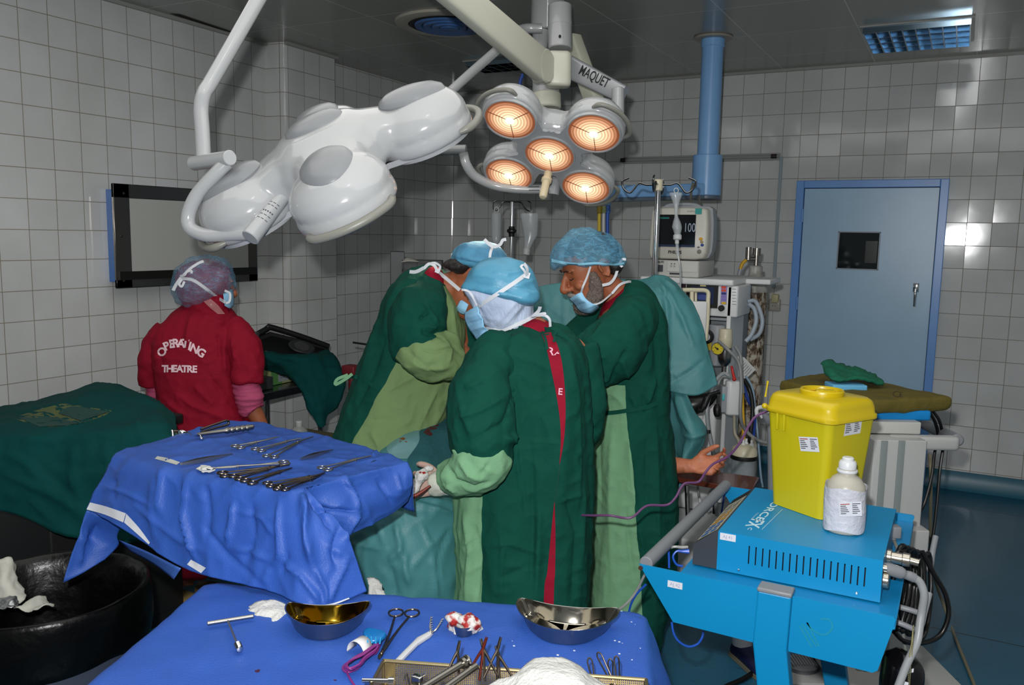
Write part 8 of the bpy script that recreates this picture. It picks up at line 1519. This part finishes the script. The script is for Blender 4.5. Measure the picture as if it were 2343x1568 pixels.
for pl in([(986,1450),(984,1435),(986,1412)],[(986,1450),(1000,1438),(1012,1416)]):
 mb=MB();q=[Zp(x,y,ZT+.008+.010*i) for i,(x,y) in enumerate(pl)];tube(mb,q,[.0022,.0018,.001],8,4)
 for f in np.linspace(.15,.95,7):c=q[0]*(1-f)*(1-f)+q[1]*2*f*(1-f)+q[2]*f*f;tube(mb,[c,c+RH*.0045+UP*.002],[.0009,.0005],6)
 obj('prong',mb,STL,t)
q=Zp(1062,1452,ZT);t=thing('small_cup','small steel cup under the red-stained gauze on the front table','cup',q);mb=MB();lathe(mb,[(0,0),(.016,0),(.018,.003),(.023,.024),(.021,.024),(.017,.003),(0,.003)],32,Matrix.Translation(q));obj('cup_body',mb,STEEL,t,ang=40)
mb=MB()
for k,(x,y,h,rx,ry) in enumerate(((1050,1432,.055,20,.020),(1040,1418,.07,18,.018),(1075,1428,.07,22,.02),(1088,1440,.052,17,.016),(1050,1454,.03,16,.014),(1062,1420,.085,14,.014),(1094,1448,.036,14,.012),(1062,1442,.05,20,.02))):
 mb2=MB();ell(mb2,(0,0,0),(1,1,1),k=24,n=16);c=Zp(x,y+h*1000*.9,ZT)+UP*h;off=Vector((k*3.7,1,2));c=P(x,y,1.775-.012*(k%3));mb.add([c+Vector((p.x*rx*2.1/F,p.y*ry,p.z*rx*1.7/F))*(1+.35*noise.noise(p*2+off)) for p in mb2 .v],mb2 .f)
ell(mb,P(1062,1440,1.78),(.02,.02,.02))
def bloody():
 m=mat('blood_soaked_gauze','bcbab6',.7,bump=.5,bscale=110);nt=m.node_tree;N=nt.nodes;L=nt.links;b_=N['Principled BSDF'];tc=N.new('ShaderNodeTexCoord');n=N.new('ShaderNodeTexNoise');n.inputs['Scale'].default_value=42;n.inputs['Detail'].default_value=3;L.new(tc.outputs['Object'],n.inputs[0]);r=N.new('ShaderNodeValToRGB');e=r.color_ramp.elements;e[0].position=.47;e[0].color=lin('b7b5b1');e[1].position=.56;e[1].color=lin('8d1512');L.new(n.outputs[0],r.inputs[0]);L.new(r.outputs[0],b_.inputs['Base Color']);return m
BG=bloody();me=fuse('bg',mb,[BG],.004,2,.5,folds(60,60,.004,.002,7));o=obj('bloody_gauze',me,BG,None);tag(o,'crumpled white gauze soaked with red, heaped in the small steel cup','gauze')
def meshmat():
 m=bpy.data.materials.new('perforated_steel');m.use_nodes=True;nt=m.node_tree;N=nt.nodes;L=nt.links;b_=N['Principled BSDF'];b_.inputs['Base Color'].default_value=lin('8a8068');b_.inputs['Metallic'].default_value=.9;b_.inputs['Roughness'].default_value=.35
 uv=N.new('ShaderNodeUVMap');uv.uv_map='UVMap';br=N.new('ShaderNodeTexBrick');br.offset=0
 for k,v in(('Scale',1),('Mortar Size',.0009),('Mortar Smooth',0),('Brick Width',.0036),('Row Height',.0036)):br.inputs[k].default_value=v
 L.new(uv.outputs[0],br.inputs[0]);L.new(br.outputs['Fac'],b_.inputs['Alpha']);return m
PERF=meshmat();BR=mat('basket_rim_steel','7d7358',.35,.9)
zb2=ZT+.055;k0,k1=Zp(878,1512,zb2),Zp(1478,1556,zb2);bx=(k1-k0).normalized();by=Vector((bx.y,-bx.x,0));wB=(k1-k0).length;dB=.20;bh=.05
t=thing('wire_basket','perforated steel instrument basket at the front edge of the table','basket',(k0+k1)/2+by*dB/2-UP*bh)
def panel(name,A,B,h):
 me=bpy.data.meshes.new(name);L_=(B-A).length;me.from_pydata([tuple(A-UP*h),tuple(B-UP*h),tuple(B),tuple(A)],[],[(0,1,2,3)]);uv=me.uv_layers.new(name='UVMap')
 for i,c in enumerate(((0,0),(L_,0),(L_,h),(0,h))):uv.data[i].uv=c
 me.materials.append(PERF);return link(name,me,t)
dW=dep(Zp(1170,1534,zb2))
cs=[k0,k1,k1+by*dB,k0+by*dB];cs_in=cs
for i in range(4):panel('mesh_side',cs[i],cs[(i+1)%4],bh)
me=bpy.data.meshes.new('fl');me.from_pydata([tuple(p-UP*bh) for p in cs],[],[(0,1,2,3)]);uv=me.uv_layers.new(name='UVMap')
for i,c in enumerate(((0,0),(wB,0),(wB,dB),(0,dB))):uv.data[i].uv=c
me.materials.append(PERF);link('mesh_floor',me,t)
mb=MB();
for i in range(4):a,b=cs[i],cs[(i+1)%4];tube(mb,[a,b],.0035,8);tube(mb,[a-UP*bh,b-UP*bh],.0025,8);tube(mb,[a,a-UP*bh],.004,8)
obj('rim_frame',mb,BR,t)
mb=MB();
for f in(.02,):box(mb,k0+bx*.012-UP*bh/2+by*.001,(.02,.003,bh),Matrix((bx,by,UP)).transposed())
obj('corner_strap',mb,BR,t)
for(tx_,ty_,bx_,by_,lb,m_) in((1052,1466,1035,1530,'single dark clamp leaning on the basket back, left of the steel rods',OLD),(1100,1462,1124,1532,'dark clamp with crossed tips behind the ends of the steel rods',OLD),(1114,1458,1082,1532,'reddish clamp crossing behind the steel rods in the basket',mat('bloody_clamp','6a2a20',.3,.8)),(1146,1458,1122,1536,'dark clamp with parted handles just right of the steel rods',OLD),(1134,1478,1158,1536,'dark clamp crossing the parted one right of the steel rods',OLD),(1348,1506,1360,1550,'small loop-ended clamp leaning right of the white cloth',OLD),(1368,1494,1408,1555,'longest loop-ended clamp leaning right of the white cloth',OLD),(1396,1508,1400,1556,'loop-ended clamp third from the white cloth',OLD),(1410,1502,1416,1558,'loop-ended clamp farthest right in the basket',OLD)):
 B=P(tx_,ty_,dW+.012);A=P(bx_,by_+20,dW-.02);lp=tx_>1300;u=(B-A).normalized();sdv=u.cross(FW).normalized();tt=thing('leaning_clamp',lb,'clamp',A,GRP_B)
 if lp:
  L_=(B-A).length;mb=MB();tube(mb,[A+sdv*.002,A+u*L_*.6+sdv*.0035,B-u*.006+sdv*.0042,B,B-u*.006-sdv*.0042,A+u*L_*.6-sdv*.0035,A-sdv*.002],.0014,8,5);obj('loop',mb,m_,tt)
 else:
  for s in(-1,1):mb=MB();tube(mb,[A+sdv*s*.012,A+u*(B-A).length*.5+sdv*s*.004,A+u*(B-A).length*.7,B-sdv*s*.0015],[.002,.0026,.003,.001],8,4);obj('half',mb,m_,tt)
for(x0,y0,x1,y1,lb,cap) in((955,1582,1068,1513,'steel rod with a flanged end sticking out of the basket',1),(1000,1588,1090,1524,'plain steel rod next to the flanged one in the basket',0)):
 a,b=P(x0,y0,dW-.10),P(x1,y1,dW-.02);mb=MB();cyl(mb,a,b,.0062,18,bev=.001)
 if cap:u=(b-a).normalized();cyl(mb,b-u*.012,b-u*.006,.010,18);cyl(mb,b-u*.002,b+u*.004,.011,18,bev=.002)
 o=obj('steel_rod',mb,DSTEEL,None,ang=30);tag(o,lb,'rod','rods in the wire basket')
for i,(x,y,lb) in enumerate(((862,1558,'short bright pin lying at the left end of the basket'),(955,1556,'small bright clamp knob in the middle of the basket'),(925,1560,'thin dull wire piece in the basket'))):
 c=P(x,y,dW-.06);mb=MB()
 if i==0:cyl(mb,c-RH*.025,c+RH*.02,.004,14);cyl(mb,c+RH*.02,c+RH*.03,.006,14)
 elif i==1:rbox(mb,c,(.02,.014,.016),.004);cyl(mb,c,c+RH*.014+UP*.012,.003,10)
 else:tube(mb,[c,c+UP*.015+RH*.004,c+RH*.010-UP*.01],.0013,6,4);
 o=obj('instrument_piece',mb,MATS['chrome'] if i<2 else DSTEEL,None);tag(o,lb,'instrument')
DK[0]=(dW-.03)/1.64
g=[[(1085,1580,1.60),(1170,1550,1.64),(1205,1518,1.66),(1245,1512,1.66),(1305,1512,1.66),(1350,1545,1.64),(1400,1575,1.62)],[(1080,1600,1.56),(1160,1572,1.58),(1215,1540,1.59),(1255,1530,1.59),(1310,1532,1.59),(1360,1565,1.58),(1420,1595,1.57)],[(1060,1640,1.5),(1150,1615,1.5),(1220,1600,1.5),(1265,1590,1.5),(1320,1590,1.5),(1380,1610,1.5),(1440,1640,1.5)]]
o=sheets('white_cloth',[sheet(g,8,8)],GAUZE,None,crumple(.004,12,41),None,.0005,1,.003);tag(o,'white cloth heaped over the right half of the wire basket','cloth')
DK[0]=1.
# left wall: viewing box and steel trolley
xv=.10;p0,p1=Xp(258,420,xv),Xp(590,643,xv);zt_,zb_=Xp(258,419,xv).z,Xp(267,660,xv).z
t=thing('xray_viewer','wall-mounted film viewing box with a steel frame and grey screen','film viewer',(0,(p0 .y+p1 .y)/2,zb_));y0,y1=p0 .y,p1 .y
mb=MB();box(mb,(.045,(y0+y1)/2+.02,(zt_+zb_)/2),(.09,y1-y0-.02,zt_-zb_-.06));obj('blue_case',mb,mat('viewer_blue','4f7fc4',.3),t)
hh=.075;mb=MB();
for(ya,yb_,za,zb2_) in((y0,y1,zt_-hh,zt_),(y0,y1,zb_,zb_+hh*.6),(y0,y0+hh*1.3,zb_,zt_),(y1-hh,y1,zb_,zt_)):box(mb,(xv-.008,(ya+yb_)/2,(za+zb2_)/2),(.016,yb_-ya,zb2_-za))
obj('steel_frame',mb,mat('viewer_steel','6f6b66',.22,.95,bump=.05,bscale=12),t,bevel=.003);mb=MB();box(mb,(xv-.006,(y0+y1)/2,(zt_+zb_)/2),(.008,y1-y0-.1,zt_-zb_-.1));obj('screen',mb,mat('viewer_screen','b3b5b0',.45),t)
mb=MB();box(mb,(xv+.003,(y0+y1)/2,zb_+hh*.6+.02),(.014,y1-y0-.03,.045));obj('film_ledge',mb,mat('ledge_black','15140f',.35),t)
for y,z in((y0+.06,zt_-.05),(y0+.5,zt_-.05),(y0+.95,zt_-.05),(y0+.04,(zt_+zb_)/2),(y0+.04,zb_+.04)):mb=MB();cyl(mb,(xv-.002,y,z),(xv+.004,y,z),.007,12);obj('screw',mb,OLD,t)
zk=.74;kc=Zp(430,942,zk);kl,kr=Zp(310,888,zk),Zp(725,870,zk);t=thing('steel_trolley','steel trolley with raised rim behind the nurse in maroon','trolley',(kc.x-.25,kc.y+.5,0))
xa,xb2,ya,yb2=max(.2,kl.x),kc.x,kc.y,kr.y;mb=MB();box(mb,((xa+xb2)/2,(ya+yb2)/2,zk-.03),(xb2-xa,yb2-ya,.012));obj('top',mb,STEEL,t)
mb=MB();
for(c,s_) in((((xa+xb2)/2,ya,zk-.012),(xb2-xa,.02,.04)),(((xa+xb2)/2,yb2,zk-.012),(xb2-xa,.02,.04)),((xa,(ya+yb2)/2,zk-.012),(.02,yb2-ya,.04)),((xb2,(ya+yb2)/2,zk-.012),(.02,yb2-ya,.04))):box(mb,c,s_)
obj('rim',mb,mat('trolley_rim','4b4c4d',.25,.9),t,bevel=.003)
for x,y in((xa+.03,ya+.03),(xb2-.03,ya+.35),(xb2-.03,yb2-.03),(xa+.03,yb2-.03)):mb=MB();cyl(mb,(x,y,.08),(x,y,zk-.03),.014,14);obj('leg',mb,STEEL,t);mb=MB();cyl(mb,(x-.012,y,.04),(x+.012,y,.04),.04,16);obj('castor',mb,BLK,t)
mb=MB();box(mb,((xa+xb2)/2,(ya+yb2)/2,.25),(xb2-xa-.04,yb2-ya-.04,.012));obj('lower_shelf',mb,STEEL,t)
def on(x,y,h=0.):return Zp(x,y,zk-.02)+UP*h
c=on(640,878);d_=dep(c);t=thing('glove_box','pale green and cream carton with a printed label on the steel trolley','box',c);bh_=.135;mb=MB();box(mb,c+Vector((-.07,.06,bh_/2)),(.15,.28,bh_));obj('carton',mb,mat('carton_cream','a9b07a',.6),t);mb=MB();cx=c.x
mb=MB();box(mb,c+Vector((-.07,-.03,bh_/2)),(.1515,.09,bh_+.001));obj('green_band',mb,mat('carton_green','5f9a55',.6),t);Ml=basis(c+Vector((.007,.03,bh_/2)),(0,1,0),(0,0,1));mb=MB();mb.add([Ml@Vector(v) for v in((-.05,-.055,0),(.12,-.055,0),(.12,.055,0),(-.05,.055,0))],[(0,1,2,3)]);lbo=obj('label',mb,mat('label_pale','a5adb0',.5),t,smooth=False)
for k in range(7):
 for x0,l_ in((-.038,.05),(.02,.04),(.066,.028)):mb=MB();mb.add([Ml@Vector(v) for v in((x0,.034-.011*k,.0008),(x0+l_*(.7+.3*((k*3)%2)),.034-.011*k,.0008),(x0+l_*(.7+.3*((k*3)%2)),.037-.011*k,.0008),(x0,.037-.011*k,.0008))],[(0,1,2,3)]);obj('label_print',mb,mat('label_blue_print','56618a',.6),lbo,smooth=False)
c=on(600,890);mb=MB();rbox(mb,c+Vector((-.02,-.03,.035)),(.12,.16,.07),.006);o=obj('grey_box',mb,mat('grey_tin','3f4447',.4),None);tag(o,'small dark grey box beside the green carton on the trolley','box')
d3=4.95;t=thing('instrument_case','open black instrument case with two oval vented panels lying on green cloth','case',P(665,805,d3));cs_=[P(572,782,4.9),P(618,764,5.0),P(752,797,5.2),P(754,808,5.12),P(715,812,5.0),P(640,816,4.86),P(580,800,4.82)]
mb=MB();cm=sum(cs_,Vector())/7;loft(mb,[[p-UP*.02 for p in cs_],[p+UP*.012 for p in cs_],[(p-cm)*.96+cm+UP*.012 for p in cs_],[(p-cm)*.93+cm-UP*.006 for p in cs_]]);obj('tray',mb,mat('case_black','131415',.4),t,ang=30)
mb=MB();tube(mb,[cs_[0]+UP*.02,cs_[1]*.85+cs_[0]*.15+UP*.035,cs_[1]+UP*.04,cs_[1]*.5+cs_[2]*.5+UP*.03,cs_[2]+UP*.01],.018,10,5);obj('raised_edge',mb,MATS['case_black'],t)
for x,y in((615,786),(687,801)):c=P(x,y,5.0);mb=MB();e1_=(cs_[2]-cs_[0]).normalized();nrm_=(cs_[2]-cs_[0]).cross(cs_[1]-cs_[5]).normalized();nrm_=nrm_ if nrm_.z>0 else-nrm_;Mv=basis(c+nrm_*.022,e1_,nrm_.cross(e1_));lathe(mb,[(.075,0),(.08,.004),(.072,.008),(.06,.006),(0,.006)],28,Mv,False,0,1.,.8);vv_=obj('vent_panel',mb,mat('vent_grey','2c2e30',.45),t);mb=MB();[box(mb,(0,.008*k,.0075),(.09*math.sqrt(max(.05,1-(k/5.2)**2)),.002,.002)) for k in range(-5,6)];obj('vent_slots',mb.xf(Mv),mat('vent_light','50534f',.5),vv_,smooth=False)
DK[0]=1.065
mb=MB();rbox(mb,P(582,768,4.6),(.05,.03,.045),.004);o=obj('steel_latch',mb,DKG,None);tag(o,'small grey metal bracket standing at the left end of the black case','bracket')
g=[[(560,792,4.72),(600,802,4.6),(650,812,4.5),(700,812,4.55),(750,802,4.72)],[(570,805,4.58),(610,812,4.5),(665,818,4.42),(715,816,4.46),(768,818,4.6)],[(580,822,4.55),(620,830,4.48),(680,835,4.4),(730,840,4.42),(785,848,4.5)],[(600,842,4.55),(640,850,4.5),(690,868,4.38),(740,868,4.4),(792,878,4.48)],[(668,860,4.5),(690,875,4.42),(702,905,4.36),(742,905,4.38),(785,905,4.46)],[(690,880,4.42),(700,905,4.38),(708,935,4.36),(735,938,4.36),(765,940,4.44)],[(700,905,4.4),(712,945,4.36),(728,972,4.35),(738,979,4.35),(752,945,4.42)]]
CGC=[([(640,830),(680,870),(720,940)],5,.010),([(700,820),(720,880),(735,960)],5,.010),([(740,820),(760,880)],5,-.009),([(600,810),(640,835)],4,.008),([(760,840),(780,860)],4,.008),([(680,850),(700,900)],4,-.008)]
o=sheets('green_cloth',[sheet(g,7,7)],GCLOTH,None,crumple(.006,12,51),CGC,.0005,1,.006);tag(o,'dark green cloth under the black case, hanging down off the steel trolley','cloth')
DK[0]=1.
mb=MB();rbox(mb,P(805,846,4.75),(.09,.08,.05),.01);cyl(mb,P(805,850,4.75)-UP*.6,P(805,850,4.75)-UP*.02,.02);cyl(mb,P(805,850,4.75)*1-UP*.86,P(805,850,4.75)-UP*.58,.1,24,.03);o=obj('red_stool',mb,mat('red_vinyl','6a1a22',.5),None);tag(o,'red topped stool just visible behind the bent surgeon','stool')
c=P(720,1002,4.0);t=thing('low_bench','low olive-topped bench behind the raised blue drape','bench',Vector((c.x,c.y,0)));mb=MB();rbox(mb,(c.x-.02,c.y-.02,c.z-.02),(.34,.3,.04),.01);obj('bench_top',mb,mat('bench_olive','45412a',.7),t);mb=MB();box(mb,(c.x-.02,c.y-.02,(c.z-.04)/2),(.26,.22,c.z-.04));obj('bench_body',mb,DKG,t)
c=Zp(684,995,c.z+.0);t=thing('saline_bottle','clear plastic bottle with a ribbed white cap on the low bench','bottle',c);mb=MB();lathe(mb,[(0,0),(.04,0),(.042,.004),(.042,.03),(.03,.045),(.016,.052),(.014,.06),(0,.06)],28,Matrix.Translation(c-UP*.01));obj('bottle_body',mb,mat('clear_bottle','9aa09d',.2,alpha=.6),t);mb=MB();lathe(mb,[(.0155,.05),(.0165,.052),(.0165,.074),(.013,.078),(0,.078)],24,Matrix.Translation(c-UP*.01));obj('cap',mb,mat('cap_grey_white','a9aba8',.4),t)
mb=MB();tube(mb,[P(808,784,4.9),P(850,790,4.85)],.006,8);cyl(mb,P(850,790,4.85),Vector((P(850,790,4.85).x,P(850,790,4.85).y,0)),.012);o=obj('black_rod_stand',mb,BLK,None);tag(o,'thin black rod poking out left behind the bent surgeon','stand')
# light and camera
cam=bpy.data.cameras.new('camera');co=bpy.data.objects.new('camera',cam);COL.objects.link(co)
cam.sensor_width=36;cam.lens=36*F/W;cam.clip_start=.05
M=Matrix((RT,-DN,-FW)).transposed().to_4x4();M.translation=CAM;co.matrix_world=M
SC.camera=co
def spot(name,loc,target,power,size,blend=.5,rad=.03,col=(1,1,1)):
 l=bpy.data.lights.new(name,'SPOT');l.energy=power;l.spot_size=math.radians(size);l.spot_blend=blend;l.shadow_soft_size=rad;l.color=col
 o=bpy.data.objects.new(name,l);COL.objects.link(o);o.location=loc
 o.rotation_euler=(Vector(target)-Vector(loc)).to_track_quat('-Z','Y').to_euler();return o
fl=CAM+UP*.13-RH*.06
spot('camera_flash',fl,fl+FW*3+UP*.25,FLASH,150,.75,.022)
spot('lamp_beam',LAMP2-LAMP2N*.16,P(965,725,2.85),BEAM,20,.6,.06,(1,.82,.6))
a=bpy.data.lights.new('ambient_fill','AREA');a.shape='RECTANGLE';a.size=3.6;a.size_y=2.6;a.energy=AMB;a.color=(1,.98,.95)  # added soft fill in place of bounced flash; no ceiling fitting is lit
o=bpy.data.objects.new('ambient_fill',a);COL.objects.link(o);o.location=(3.0,-4.4,2.8)
w=bpy.data.worlds.new('world');SC.world=w;w.use_nodes=True;w.node_tree.nodes['Background'].inputs[0].default_value=(.8,.9,1,1);w.node_tree.nodes['Background'].inputs[1].default_value=.02
vs=SC.view_settings;SC.display_settings.display_device='sRGB';vs.view_transform='Standard';vs.look='None';vs.exposure=0;vs.gamma=1;vs.use_curve_mapping=False
